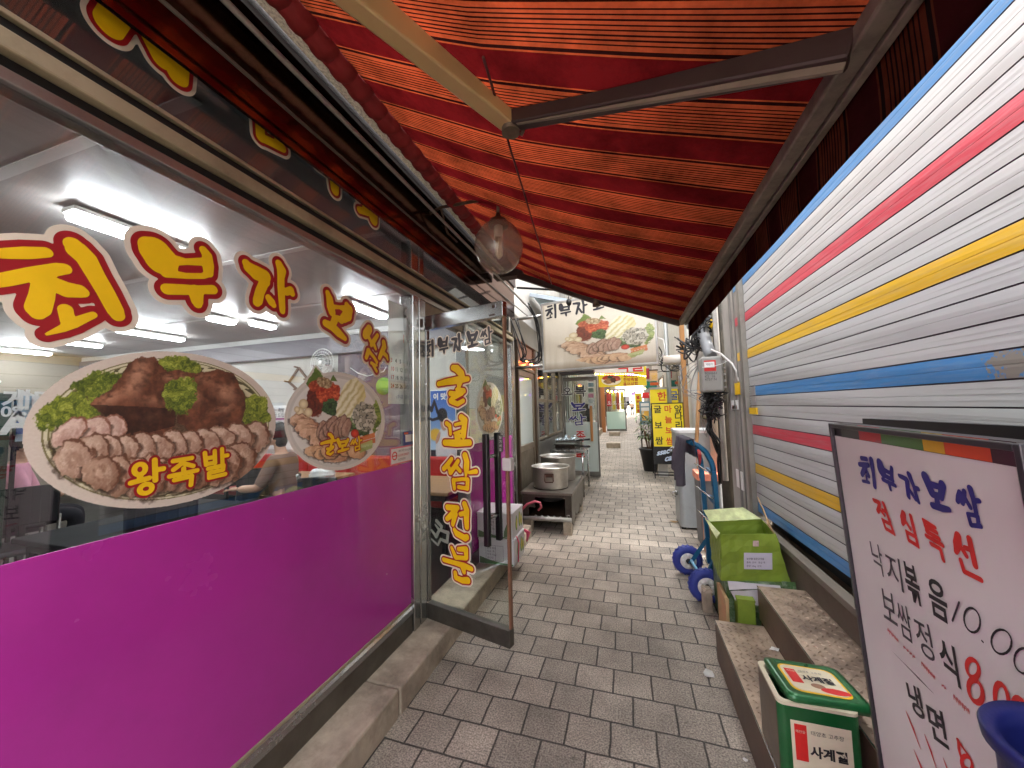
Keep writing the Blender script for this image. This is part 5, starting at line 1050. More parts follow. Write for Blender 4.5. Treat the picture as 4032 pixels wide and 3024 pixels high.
# open glass door across the alley, 오복 보쌈 족발
y2 = 8.1; g2 = lambda x, y: ony(x, y, y2-.007); dx0, dx1 = -1.32, g2(2359, 1700).x; zt = g2(2351, 1481).z; zb = g2(2360, 1876).z
d = thing('glass_door', None, None, (dx0, y2, 0)); attach(d, B); d['label'] = 'open glass door with a frosted lower half and black, blue and red lettering'
mb = MB(); mb.box((dx0, y2-.02, zb), (dx1, y2+.02, zb+.1), .003); mb.box((dx0, y2-.02, zt-.085), (dx1, y2+.02, zt), .003); mb.box((dx1-.03, y2-.015, zb+.1005), (dx1, y2+.015, zt-.0855)); mb.box((dx0, y2-.015, zb+.1005), (dx0+.025, y2+.015, zt-.0855)); mb.build('frame', STEELD, d)
zf = g2(2280, 1663).z
box('frosted_pane', (dx0+.026, y2-.005, zb+.101), (dx1-.031, y2+.005, zf), FROST, d); box('clear_pane', (dx0+.026, y2-.004, zf+.0005), (dx1-.031, y2+.004, zt-.086), DOORGL, d)
DF2 = lambda p: (p, X3, Z3, -Y3)
def dq(ch, x0, y0, x1, y1, m):
    a = g2(2000+x0/2.074, 1400+y1/2.074); b = g2(2000+x1/2.074, 1400+y0/2.074); brush(ch, a, X3, Z3, -Y3, b.x-a.x, b.z-a.z, [(.012, PAPER), (0, m)], d, fat=1.15)
for q in (('오', 440, 255, 530, 335, INKD), ('복', 545, 245, 635, 335, INKD), ('보', 512, 378, 632, 458, INKB), ('쌈', 500, 478, 635, 572, INKB), ('족', 552, 615, 632, 700, INKR), ('발', 540, 735, 635, 828, INKR)): dq(*q)
a, b = g2(2000+598/2.074, 1400+540/2.074), g2(2000+664/2.074, 1400+395/2.074); box('dark_panel', (a.x, y2+.0055, a.z), (b.x, y2+.009, b.z), BLACK, d)
a, b = g2(2000+675/2.074, 1400+410/2.074), g2(2000+688/2.074, 1400+700/2.074); MB().box((a.x-.02, y2-.06, b.z), (a.x+.035, y2-.03, a.z), .008).build('handle', pm('orange_wood', (196, 132, 70), .4, 0, .15, 9, stretch=(1, 1, .2)), d)
for k, c in enumerate(((176, 150, 146), (120, 150, 156), (110, 130, 110), (196, 130, 150), (180, 190, 190), (200, 205, 206))):
    a, b = g2(2000+657/2.074, 1400+(212+k*44)/2.074), g2(2000+698/2.074, 1400+(178+k*44)/2.074); box('menu_picture', (a.x, y2-.007, a.z), (b.x, y2-.0052, b.z), pm('menu_pic_%s' % 'abcdef'[k], c, .4, 0, .5, 22), d)
mb = MB()
for k in range(6): mb.box((-1.30+k*.05, 8.38, .3), (-1.285+k*.05, 8.40, 2.3))
mb.build('strip_curtain', pm('vinyl_strip', (226, 230, 230), .3, 0, .05, 5), B)
box('shop_sign_board', (-1.33, 7.7, 2.22), (-.62, 8.0, 2.34), pm('dark_sign', (52, 40, 38), .5, 0, .3, 5), B)
# polycarbonate canopy above the neighbour shop
t = thing('canopy', 'pale blue polycarbonate canopy on a steel frame above the light-box sign', 'canopy', (-1.0, 6.5, 3))
PC = pm('polycarbonate', (196, 218, 226), .3, 0, .06, 3, trans=.55)
mb = MB(); mb.prism([(-1.4, 3.35), (-.1, 2.98), (-.1, 2.99), (-1.4, 3.36)], 'y', 5.6, 8.4); mb.build('sheet', PC, t)
mb = MB()
for y in (5.6, 6.5, 7.4, 8.4): mb.bar((-1.4, y, 3.32), (-.08, y, 2.94), .04, .05)
mb.bar((-.08, 5.55, 2.93), (-.08, 8.45, 2.93), .05, .06); mb.bar((-.7, 5.6, 3.10), (-.7, 8.4, 3.10), .035, .035); mb.build('frame', pm('frame_grey', (150, 158, 164), .45, .5, .1, 5), t)
# stickers / drum of wires in the left corner above the door
def wires(name, label, n, pts, spread, r, mat, seed, group=None):
    rr = random.Random(seed); mb = MB()
    for k in range(n):
        q = [Vector(p)+Vector((rr.gauss(0, spread), rr.gauss(0, spread), rr.gauss(0, spread))) for p in pts]
        pp = []
        for i in range(len(q)-1):
            a, b, c, d_ = q[max(0, i-1)], q[i], q[i+1], q[min(len(q)-1, i+2)]
            for s in range(5):
                u = s/5; pp.append(.5*((2*b)+(c-a)*u+(2*a-5*b+4*c-d_)*u*u+(3*b-a-3*c+d_)*u**3))
        pp.append(q[-1]); mb.tube(pp, r*rr.uniform(.6, 1.5), 5)
    return tag(mb.build(name, mat), label, 'cables', group)
CAB = pm('cable_black', (24, 23, 24), .5, 0, .2, 12); CABG = pm('cable_grey', (120, 118, 116), .5, 0, .2, 12)
wires('cable_bundle', 'tangle of black cables on brackets between the glass door top and the light-box sign', 5, [(-1.32, 4.38, 2.62), (-1.2, 4.40, 2.2), (-1.25, 4.42, 2.12), (-1.02, 4.42, 2.10), (-1.0, 4.36, 2.5), (-1.05, 4.2, 2.75)], .02, .007, CAB, 5)
wires('hanging_cable', 'black cable hanging straight down below the light-box sign', 1, [(-.92, 4.6, 1.98), (-.9, 4.6, 1.9), (-.83, 4.6, 1.88), (-.82, 4.6, 1.7), (-.82, 4.6, 1.58)], .004, .006, CAB, 8)
# ================================================================== roller shutter on the right
sdv = ray(2440, 1592).normalized(); sdv = Vector((sdv.x/sdv.y, 1, sdv.z/sdv.y)); SP = Vector((.972, 3.47, 1.0)); snv = Vector((-1, sdv.x, 0)).normalized()
sh = lambda x, y: onp(x, y, SP, snv)
def along(y, x, z):                       # the slats are not quite level: each height has its own small fall along the wall
    k = (z-zY0)/pit; s = float(np.interp(k, [-16, -12, -8, -4, 0, 4, 8, 24], [-.008, -.002, .009, .0075, -.0046, -.012, -.018, -.024]))
    return Vector((SP.x+sdv.x*(y-SP.y)+x, y, z+s*(y-SP.y)))
zY0 = sh(2949.5, 1410.5).z; pit = (zY0-sh(2956, 1596.7).z)/5
SHGREY = pm('shutter_aluminium', (188, 188, 186), .42, .1, .04, 3, dirt=(150, 144, 132), damt=.22, dscale=3, stretch=(1, .6, 1.5))
def worn(name, col):
    return pm(name, col, .42, .0, .10, 7, dirt=(170, 170, 168), damt=.25, dscale=10, stretch=(2, .6, 8))
SB_, SR_, SY_ = worn('shutter_blue', (66, 130, 186)), worn('shutter_red', (200, 58, 76)), worn('shutter_yellow', (218, 172, 34))
T = thing('roller_shutter', 'tall ribbed metal roller shutter striped blue, red and yellow', 'shutter', (.98, 1, .6))
prof = [(0, .006), (.03, .006), (.04, .0), (.28, -.0008), (.490, -.0008), (.5, .0012), (.510, -.0008), (.75, -.0008), (.972, .0), (.98, .006)]
k0 = -int((zY0-.60)/pit); yA, yB = -3.2, 3.47
bm = bmesh.new(); YS = [yA+(yB-.13-yA)*i/8 for i in range(9)]+[yB-.006]; lines = []; mids = []
for k in range(k0, 24):
    for f, x in prof: lines.append((zY0+(k+f)*pit, x)); mids.append((k, f))
V_ = [[bm.verts.new(along(y, x+.0015*math.sin(y*5+z*40), z)) for y in YS] for z, x in lines]
cols = {8: 1, 4: 2, 0: 3, -4: 1, -8: 2, -12: 3, -16: 1, 12: 3, 16: 2}
for i in range(len(lines)-1):
    for j in range(len(YS)-1):
        f = bm.faces.new((V_[i][j], V_[i+1][j], V_[i+1][j+1], V_[i][j+1])); k, fr_ = mids[i]
        c = cols.get(k, 0) if .035 < fr_ < .965 else 4
        if k == -4 and j == len(YS)-2: c = 0 if c == 1 else c
        f.material_index = c
bmesh.ops.recalc_face_normals(bm, faces=bm.faces); me = bpy.data.meshes.new('curtain'); bm.to_mesh(me); bm.free()
for m in (SHGREY, SB_, SR_, SY_, pm('slat_gap', (74, 66, 72), .6, .2, .2, 9)): me.materials.append(m)
o = bpy.data.objects.new('curtain', me); COL.objects.link(o); attach(o, T)
# scratched patch in the blue stripe and bent slat ends
rng = random.Random(4)
pc_ = sh(3985, 1430); N = SB_.node_tree; L = N.links; b_ = N.nodes['Principled BSDF']; old = b_.inputs['Base Color'].links[0].from_socket   # the paint is scuffed off around one spot
tc_ = N.nodes.new('ShaderNodeTexCoord'); ds = N.nodes.new('ShaderNodeVectorMath'); ds.operation = 'DISTANCE'; ds.inputs[1].default_value = pc_; L.new(tc_.outputs['Object'], ds.inputs[0])
ns = N.nodes.new('ShaderNodeTexNoise'); ns.inputs['Scale'].default_value = 62; ns.inputs['Detail'].default_value = 3; L.new(tc_.outputs['Object'], ns.inputs['Vector'])
ma = N.nodes.new('ShaderNodeMath'); ma.operation = 'MULTIPLY_ADD'; ma.inputs[1].default_value = -6.0; ma.inputs[2].default_value = .36; L.new(ds.outputs['Value'], ma.inputs[0])
mm = N.nodes.new('ShaderNodeMath'); mm.operation = 'ADD'; L.new(ma.outputs[0], mm.inputs[0]); L.new(ns.outputs['Fac'], mm.inputs[1])
rp = N.nodes.new('ShaderNodeValToRGB'); rp.color_ramp.elements[0].position = .50; rp.color_ramp.elements[1].position = .56; L.new(mm.outputs[0], rp.inputs[0])
mx_ = N.nodes.new('ShaderNodeMix'); mx_.data_type = 'RGBA'; L.new(rp.outputs[0], mx_.inputs[0]); L.new(old, mx_.inputs[6]); mx_.inputs[7].default_value = (*lin((138, 132, 122)), 1); L.new(mx_.outputs[2], b_.inputs['Base Color'])
mb = MB()
for k in range(9):
    z = zY0-4*pit+k*.012*1.6-.07; mb.box(along(3.33, -.010, z), along(3.33, -.004, z)+Vector((0, .12, .006)))
mb.build('bent_slats', SHGREY, T)
mb = MB(); mb.box((.935, 3.47, .60), (1.0, 3.545, 3.6), .004); mb.box((.965, 3.4685, .60), (1.0, 3.4695, 3.6)); gr_ = mb.build('guide_rail', pm('guide_rail', (140, 136, 128), .45, .5, .15, 6, dirt=(86, 80, 72), damt=.5), T)
mb = MB(); s0 = along(3.47, 0, .56); mb.box((.928, -3.2, .545), (.985, 3.47, .582), .004); mb.build('sill', pm('pale_stone', (112, 104, 92), .6, 0, .1, 6, dirt=(84, 74, 62), damt=.4), T)
MB().box((.945, -3.2, 0), (1.25, 3.55, .544)).build('base_wall', pm('dark_plinth', (104, 92, 78), .8, 0, .2, 5, bump=.2, bscale=30, dirt=(58, 48, 40), damt=.6), T)
box('wall_above', (.93, -3.2, 3.45), (1.25, 3.55, 3.9), PLAS, T); box('back_wall', (1.06, -3.2, .545), (1.25, 3.46, 3.449), DARK, T)
# ================================================================== pillar, pole, pipes, meter
PIL = pm('stained_pillar', (168, 162, 154), .6, .1, .14, 5, bump=.15, bscale=30, dirt=(92, 86, 80), damt=.7, dscale=4, stretch=(1, 1, .35))
P_ = thing('corner_pillar', 'stained grey corner pillar with painted stripes beside the shutter', 'pillar', (1.1, 3.8, 0))
MB().box((.955, 3.551, 0), (1.4, 4.12, 6), .006).build('shaft', PIL, P_)
mb = MB(); mb.box((.946, 3.69, 0), (.9545, 3.70, 6)); mb.box((.940, 3.80, 0), (.9545, 3.83, 6)); mb.build('joint_strip', pm('grey_strip', (128, 124, 118), .5, .4, .2, 6), P_)
for k, m in ((4, SR_), (0, SY_), (8, SB_)): box('paint_block', (.950, 3.552, zY0+k*pit+.004), (.9546, 3.675, zY0+(k+1)*pit-.004), m, P_)
for (x0, y0, x1, y1, m) in ((2975-20, 1605, 2990-8, 1630, YELV), (2884, 1575, 2906, 1612, PAPER), (2898, 1506, 2912, 1555, YELV), (2905, 1860, 2925, 1915, PAPER), (2886, 1596, 2905, 1611, ORNG)):
    a, b = onx(x0, y1, .952), onx(x1, y0, .952); y_0, y_1 = sorted((a.y, b.y)); box('small_notice', (.9445, y_0, a.z), (.9455+.008, y_1, b.z), m, P_)
text('notice_text', '수구', .026, (Vector((.9440, 3.60, onx(2960, 1626, .95).z)), -Y3, Z3, -X3), INKD, P_)
def dirtpole(name, x, y, r, z0, z1, m, label, cat='pole', n=16): return tag(MB().tube([(x, y, z0), (x, y, z1)], r, n).build(name, m), label, cat)
MOSS = pm('mossy_timber', (84, 78, 66), .85, 0, .4, 9, bump=.5, bscale=30, dirt=(30, 30, 26), damt=.85, dscale=7, stretch=(1, 1, .3))
dirtpole('timber_post', .955, 4.28, .065, 0, 3.4, MOSS, 'dark mottled timber post next to the grey pillar', 'post')
dirtpole('conduit_pipe', .905, 4.17, .026, .75, 3.6, pm('conduit_white', (178, 174, 166), .5, 0, .12, 6, dirt=(110, 100, 88), damt=.5), 'pale vertical conduit strapped in front of the mottled post', 'pipe')
dirtpole('beige_post', .955, 4.62, .085, 0, 4, pm('beige_post', (190, 182, 162), .6, 0, .12, 5, dirt=(150, 116, 80), damt=.5, dscale=5), 'thick beige post behind the meter box', 'post')
mb = MB(); mb.tube([(.80, 5.0, 0), (.78, 5.0, .9), (.86, 4.9, 1.9)], .022, 8); tag(mb.build('bamboo_pole', pm('bamboo', (176, 132, 84), .6, 0, .2, 8, dirt=(96, 64, 40), damt=.5)), 'leaning yellow-brown pole between the grey bin and the mottled post', 'pole')
mA, mB = ony(2768, 1545, 3.95), ony(2846, 1400, 3.95)
t = thing('meter_box', 'grey plastic electricity meter box with a red and white label on the pole', 'meter box', ((mA.x+mB.x)/2, 3.95, mA.z))
GRB = pm('grey_plastic', (146, 144, 138), .5, 0, .06, 7, dirt=(104, 98, 90), damt=.5)
MB().box((mA.x, 3.95, mA.z), (mB.x, 4.12, mB.z), .022).build('case', GRB, t)
mb = MB()
for k in range(5): z = mA.z+.05+k*(mB.z-mA.z-.1)/4; mb.box((mB.x-.004, 3.99, z-.012), (mB.x+.03, 4.09, z+.006), .003)
mb.build('latch', GRB, t)
mq = lambda x, y: ony(2700+x/2.765, 1000+y/2.765, 3.949)
a, b = mq(203, 1278), mq(325, 1155); mb = MB(); mb.box((a.x, 3.9475, a.z), (b.x, 3.9495, b.z)); lb = mb.build('label', INKR, t)
a, b = mq(203, 1240), mq(310, 1172); box('label_panel', (a.x, 3.9455, a.z), (b.x, 3.947, b.z), PAPER, t)
text('label_text', '계량기', .024, (mq(215, 1215)-Y3*.003, X3, Z3, -Y3), INKG, t); 
for i, l in enumerate(('93H661', 'KS  16', '4757 N')): text('stencil', l, .034, (mq(208, 1315+i*33), X3, Z3, -Y3), INKG, t)
pts = [mq(180, 1235), mq(300, 1225), mq(400, 1195), mq(450, 1165)]; pipe('tie_wire', [p-Y3*.012 for p in pts], .003, WHITE, 'white wire tied round the meter box', 'wire', 6)
q = lambda x, y, Y: ony(2600+x/1.8425, 1100+y/1.8425, Y)
pipe('duct_pipe', [q(225, 330, 4.5), q(300, 360, 4.35), q(355, 530, 4.1), q(372, 560, 4.05)], [.06, .06, .055, .05], pm('duct_grey', (116, 118, 120), .5, .1, .12, 6, dirt=(90, 86, 80), damt=.5), 'fat grey duct bending down to the meter box', 'duct', 14)
pipe('flexible_conduit', [q(370, 510, 4.0), q(440, 540, 3.9), q(520, 610, 3.8), q(560, 680, 3.72), q(568, 740, 3.68)], .009, pm('conduit_pale', (196, 192, 186), .5), 'pale flexible conduit curving from the meter box to the pillar', 'conduit', 8)
wires('cable_bundle', 'messy bundle of black cables under the awning corner on the right', 16, [q(170, 455, 4.4), q(230, 500, 4.4), q(270, 430, 4.3), q(300, 330, 4.3), q(400, 290, 4.3)], .05, .008, CAB, 11)
wires('cable_bundle', 'loop of thick black cables above the meter box', 7, [q(300, 330, 4.5), q(330, 360, 4.4), q(390, 390, 4.4), q(410, 310, 4.4), q(330, 250, 4.5)], .03, .012, CAB, 12)
wires('cable_bundle', 'knot of black wires hanging just below the meter box', 26, [q(330, 790, 4.15), q(380, 830, 4.05), q(340, 880, 4.05), q(410, 900, 4.1), q(350, 950, 4.1), q(430, 1000, 4.2)], .04, .006, CAB, 13)
wires('cable_bundle', 'sheaf of black cables falling from the meter box down the posts', 8, [q(360, 800, 4.1), q(365, 950, 4.15), q(360, 1080, 4.2), q(400, 1220, 4.25), q(440, 1320, 4.28), q(450, 1480, 4.3)], .018, .010, CAB, 14)
wires('loose_wire', 'thin grey wires looping left of the meter box', 6, [q(300, 600, 4.3), q(200, 700, 4.4), q(190, 800, 4.4), q(250, 830, 4.4), q(310, 900, 4.3), q(340, 1000, 4.3), q(350, 1120, 4.3)], .04, .003, CABG, 15)
mb = MB(); mb.sphere(q(388, 320, 4.3), .06, 10, (.8, .8, 1.2)).jitter(.008); tag(mb.build('yellow_tag', YELV), 'small crumpled yellow bag among the cables', 'bag')
# ================================================================== grey cabinet, orange bin, drain pipes
GAL = pm('galvanised', (168, 174, 174), .42, .35, .10, 5, dirt=(120, 118, 112), damt=.4, dscale=5)
t = thing('metal_cabinet', 'grey galvanised metal cabinet with two side latches behind the hand truck', 'cabinet', (.8, 5.2, 0))
def rb(x0, y0, x1, y1, r, n=5):
    o = []
    for cx, cy, a0 in ((x1-r, y1-r, 0), (x0+r, y1-r, 90), (x0+r, y0+r, 180), (x1-r, y0+r, 270)):
        for k in range(n+1): a = math.radians(a0+90*k/n); o.append((cx+r*math.cos(a), cy+r*math.sin(a)))
    return o
mb = MB(); mb.prism(rb(.565, 4.98, 1.02, 5.5, .06), 'z', .03, 1.165); ob = mb.build('body', GAL, t)
mb = MB(); mb.prism(rb(.555, 4.97, 1.03, 5.51, .065), 'z', 1.1655, 1.20); mb.build('lid', pm('pale_lid', (214, 218, 216), .4, .1, .05, 5), t)
for z in (.38, .93):
    mb = MB(); mb.box((.53, 5.10, z), (.564, 5.2, z+.055), .008); mb.tube([(.532, 5.09, z+.05), (.50, 5.09, z+.04), (.50, 5.09, z-.0), (.54, 5.09, z-.01)], .006, 6); mb.build('latch', STEEL, t)
for x in (.60, .98):
    for y in (5.03, 5.45): MB().box((x-.025, y-.025, 0), (x+.025, y+.025, .03)).build('foot', BLACK, t)
t = thing('lidded_bin', 'small grey bin with a faded orange lid behind the hand truck', 'bin', (.83, 4.55, 0))
mb = MB(); mb.prism(rb(.70, 4.40, .92, 4.72, .03), 'z', 0, .70); mb.build('body', pm('bin_grey', (108, 108, 106), .5, 0, .15, 5), t)
mb = MB(); mb.prism(rb(.685, 4.385, .935, 4.735, .035), 'z', .7005, .77); mb.build('lid', pm('faded_orange', (226, 128, 96), .5, 0, .15, 6, dirt=(236, 200, 180), damt=.6), t)
tag(box('wood_offcut', (.70, 4.25, 0), (.76, 4.33, .42), pm('raw_wood', (186, 132, 98), .7, 0, .15, 7, stretch=(1, 1, .2)), None, .004), 'upright reddish wood offcut under the orange lidded bin', 'wood')
# ================================================================== hand truck
HB = pm('truck_blue', (22, 98, 136), .38, .3, .12, 6, dirt=(50, 74, 92), damt=.5, dscale=9); HBL = pm('truck_light_blue', (120, 176, 206), .4, .3, .1, 6); TYRE = pm('blue_tyre', (44, 58, 138), .6, 0, .12, 9, bump=.2, bscale=60); HUBW = pm('hub_white', (224, 222, 214), .4, 0, .06, 9, dirt=(170, 164, 150), damt=.3)
wn, wf_ = ony(2780, 2309, 3.22), ony(2707, 2204, 3.70); wn.z = .125; wf_.z = .125
t = thing('hand_truck', 'teal two-wheeled hand truck with blue tyres and white hubs', 'hand truck', (.6, 3.5, 0))
ax = (wf_-wn).normalized()
def wheel(c, s):
    z = ax*s; x = Vector((0, 0, 1)).cross(z).normalized(); y = z.cross(x); M = Matrix(((x.x, y.x, z.x, c.x), (x.y, y.y, z.y, c.y), (x.z, y.z, z.z, c.z), (0, 0, 0, 1)))
    w = thing('wheel', None, None, c); attach(w, t)
    mb = MB(); R_, r_ = .125, .068
    mb.lathe([(r_, -.03), (r_+.01, -.036), (.095, -.039), (.115, -.030), (R_, -.012), (R_, .012), (.115, .030), (.095, .039), (r_+.01, .036), (r_, .03), (r_, -.03)], M=M, n=40)
    for k in range(40): a = k*math.pi/20; p = Vector((math.cos(a)*R_, math.sin(a)*R_, 0)); mb.box((-.002, -.003, -.024), (.003, .003, .024), 0, M=M @ Matrix.Translation(p) @ Matrix.Rotation(a, 4, 'Z') @ Matrix.Rotation(.5 if k % 2 else -.5, 4, 'X'))
    mb.build('tyre', TYRE, w)
    mb = MB(); mb.lathe([(.0225, -.034), (.0675, -.034), (.0675, .034), (.0225, .034), (.0225, -.034)], M=M, n=40)
    for k in range(8): a = k*math.pi/4; mb.sphere(M @ Vector((.045*math.cos(a), .045*math.sin(a), -.034)), .0205, 10, (1, .45, 1)); 
    mb.build('hub', HUBW, w); mb = MB(); mb.lathe([(0, -.046), (.021, -.046), (.021, .046), (0, .046)], M=M, n=16); mb.build('bearing', BLACK, w)
wheel(wn, 1); wheel(wf_, 1)
MB().tube([wn, wf_], .012, 10).build('axle', STEEL, t); MB().tube([wn+Vector((.0, .09, .0)), wn+Vector((-.05, .2, .07)), wf_+Vector((.02, -.09, .03))], .012, 8).build('axle_brace', HBL, t)
un, uf = ony(2809, 1854, 3.33), ony(2760, 1827, 3.58)
def upright(top, y):
    b = Vector((top.x+.02, top.y-.0, .16)); MB().bar(b, (top.x, top.y, top.z), .035, .055, up=(0, 1, 0), bev=.004).build('upright', HB, t); return b
bn, bf = upright(un, 3.3), upright(uf, 3.6)
hn, hf = ony(2751, 1756, 3.33), ony(2712, 1740, 3.58)
for top, h in ((un, hn), (uf, hf)):
    MB().tube([(top.x, top.y, top.z-.12), (top.x, top.y, top.z+.02), (top.x-.01, top.y, top.z+.07), (h.x+.05, h.y, h.z-.05), (h.x, h.y, h.z), (h.x-.06, h.y, h.z+.03)], .021, 12).build('handle', HB, t)
MB().tube([(hn.x-.06, hn.y, hn.z+.03), (hf.x-.06, hf.y, hf.z+.03)], .018, 10).build('handle_bar', HB, t)
for z in (.93, .70, .50, .30):
    MB().box((un.x-.012+(0.99-z)*.02, un.y, z), (un.x+.016+(.99-z)*.02, uf.y, z+.035), .004).build('crossbar', HB, t)
mb = MB()
for z in (.95, .76, .56): mb.tube([(un.x-.02, un.y-.03, z+.0), (un.x-.09, un.y+.03, z+.05), (un.x-.10, uf.y-.04, z+.05), (un.x-.03, uf.y+.02, z)], .007, 6)
mb.build('guard_rod', STEEL, t)
MB().bar(wn+Vector((.01, .08, 0)), bn+Vector((0, .02, .22)), .022, .03).build('axle_strut', HB, t); MB().bar(wf_+Vector((.01, -.08, 0)), bf+Vector((0, -.02, .22)), .022, .03).build('axle_strut', HB, t)
mb = MB(); mb.box((un.x+.0, un.y-.02, .035), (un.x+.26, uf.y+.02, .045), .002); mb.box((un.x-.01, un.y-.02, .046), (un.x+.005, uf.y+.02, .28), .002); mb.build('toe_plate', HBL, t)
# rag hung over the handle
bm = bmesh.new(); n, m_ = 26, 22; ra, rb_ = Vector((hn.x-.07, hn.y-.05, hn.z+.055)), Vector((hf.x-.07, hf.y+.02, hf.z+.055)); G_ = []
for j in range(m_+1):
    row = []; s = -.16+j*(.56/m_)
    for i in range(n+1):
        u = i/n; p = ra.lerp(rb_, u); fold_ = .016*math.sin(u*19)+.010*math.sin(u*41+1)
        k = min(1, abs(s)/.25)
        if s < 0: p = p+Vector((.028+.02*k+fold_*k*.5, 0, s*.9))
        else: p = p+Vector((-.026-.035*k+fold_*k*1.6, (u-.5)*-.16*k, -s*(.84+.16*math.sin(u*4+.6))))
        if abs(s) < .03: p = p+Vector((0, 0, .012))
        row.append(bm.verts.new(p))
    G_.append(row)
for j in range(m_):
    for i in range(n): f = bm.faces.new((G_[j][i], G_[j][i+1], G_[j+1][i+1], G_[j+1][i])); f.smooth = True
bmesh.ops.solidify(bm, geom=bm.faces[:], thickness=.004); me = bpy.data.meshes.new('rag'); bm.to_mesh(me); bm.free(); me.materials.append(pm('grey_cloth', (118, 112, 122), .9, 0, .1, 12, bump=.35, bscale=60)); o = bpy.data.objects.new('rag', me); COL.objects.link(o)
tag(o, 'grey T-shirt rag draped over the hand truck handle', 'rag')
mb = MB(); c = ony(2755, 1800, 3.45)
mb.prism([(c.z+.06, 0), (c.z+.02, .03), (c.z-.07, .02), (c.z-.04, -.02), (c.z+.03, -.025)], 'x', c.x-.012, c.x+.01)
for v in mb.bm.verts: v.co = Vector((v.co.x, 3.45+v.co.z, v.co.y))
mb.jitter(.006); tag(mb.build('rubber_glove', pm('red_rubber', (190, 34, 40), .45, 0, .1, 9)), 'red rubber glove tucked beside the grey rag on the hand truck', 'glove')
# ================================================================== diamond-plate steps
def tread():
    m = bpy.data.materials.new('diamond_plate'); m.use_nodes = True; N = m.node_tree; L = N.links; b = N.nodes['Principled BSDF']
    tc = N.nodes.new('ShaderNodeTexCoord'); n = N.nodes.new('ShaderNodeTexNoise'); n.inputs['Scale'].default_value = 4; n.inputs['Detail'].default_value = 8; n.inputs['Roughness'].default_value = .7; L.new(tc.outputs['Object'], n.inputs['Vector'])
    r = N.nodes.new('ShaderNodeValToRGB'); r.color_ramp.elements[0].position = .35; r.color_ramp.elements[1].position = .68; r.color_ramp.elements[0].color = (*lin((104, 88, 76)), 1); r.color_ramp.elements[1].color = (*lin((192, 170, 148)), 1); L.new(n.outputs['Fac'], r.inputs[0])
    L.new(r.outputs[0], b.inputs['Base Color']); b.inputs['Metallic'].default_value = .55; b.inputs['Roughness'].default_value = .42
    return m
TREAD = tread(); RISER = pm('rusty_riser', (104, 86, 72), .5, .5, .25, 4, dirt=(62, 46, 36), damt=.6, dscale=5)
ST = thing('metal_steps', 'two brown chequer-plate steps in front of the shutter', 'steps', (.7, 1.4, 0))
def lugs(mb, x0, x1, y0, y1, z, pitch=.044):
    j = 0; y = y0+.02
    while y < y1-.02:
        i = 0; x = x0+.02
        while x < x1-.014:
            a = .7 if (i+j) % 2 else -.7; M = Matrix.Translation((x, y, z)) @ Matrix.Rotation(a, 4, 'Z')
            vs = [mb.bm.verts.new(M @ Vector(p)) for p in ((-.015, 0, -.0005), (0, -.0052, -.0005), (.015, 0, -.0005), (0, .0052, -.0005), (-.005, 0, .004), (.005, 0, .004))]
            for f in ((0, 1, 5, 4), (1, 2, 5), (2, 3, 4, 5), (3, 0, 4)): mb.bm.faces.new([vs[q] for q in f])
            x += pitch*.75; i += 1
        y += pitch*.75; j += 1
mb = MB(); mb.box((.445, .25, .212), (.6995, 2.54, .220)); lugs(mb, .452, .695, .5, 2.53, .2201); mb.build('lower_tread', TREAD, ST)
mb = MB(); mb.box((.70, .25, .402), (.95, 2.62, .410)); lugs(mb, .706, .945, .6, 2.6, .4101); mb.build('upper_tread', TREAD, ST)
mb = MB(); mb.box((.447, .25, 0), (.455, 2.54, .2115)); mb.box((.456, 2.53, 0), (.699, 2.538, .2115)); mb.build('lower_riser', RISER, ST)
mb = MB(); mb.box((.7015, .25, .2205), (.709, 2.62, .4015)); mb.box((.7095, 2.61, 0), (.944, 2.618, .4015)); mb.build('upper_riser', RISER, ST)
mb = MB(); mb.tube([(.446, .25, .2195), (.446, 2.54, .2195)], .0028, 6); mb.build('worn_nosing', STEEL, ST); mb = MB(); mb.tube([(.701, .25, .4095), (.701, 2.62, .4095)], .0028, 6); mb.build('worn_nosing', STEEL, ST)
# ================================================================== gochujang tin
TG = pm('tin_green', (26, 100, 52), .3, .35, .15, 6, coat=.35, bump=.10, bscale=14, dirt=(84, 110, 84), damt=.3, dscale=9); TCRE = pm('tin_cream', (222, 212, 184), .3, .1, .06, 9, coat=.4); TBARE = pm('tin_bare', (140, 128, 112), .35, .7, .2, 7, dirt=(84, 70, 56), damt=.5)
a = onz(3060, 2768, .47); b = onz(2990, 2622, .47); tx0, ty0, ty1 = a.x, a.y, b.y; tx1 = tx0+.235; ty1 = ty0+.215
t = thing('food_tin', 'square green chilli paste tin with its lid askew on the lower step', 'tin', ((tx0+tx1)/2, (ty0+ty1)/2, .223))
ro = rb(tx0, ty0, tx1, ty1, .022); ri = rb(tx0+.016, ty0+.016, tx1-.016, ty1-.016, .018)
mb = MB(); bmv = mb.bm; lo = [bmv.verts.new((x, y, .223)) for x, y in ro]; hi = [bmv.verts.new((x, y, .468)) for x, y in ro]; n = len(ro)
for k in range(n):
    f = bmv.faces.new((lo[k], lo[(k+1) % n], hi[(k+1) % n], hi[k])); nx_ = (ro[k][0]+ro[(k+1) % n][0])/2; f.material_index = 1 if abs(nx_-tx0) < .002 else 0
bmv.faces.new(lo[::-1]); mb.build('body', [TG, TBARE], t)
mb = MB(); bmv = mb.bm; A_ = [bmv.verts.new((x, y, .4685)) for x, y in ro]; B_ = [bmv.verts.new((x, y, .478)) for x, y in ro]; C_ = [bmv.verts.new((x, y, .478)) for x, y in ri]; D_ = [bmv.verts.new((x, y, .44)) for x, y in ri]
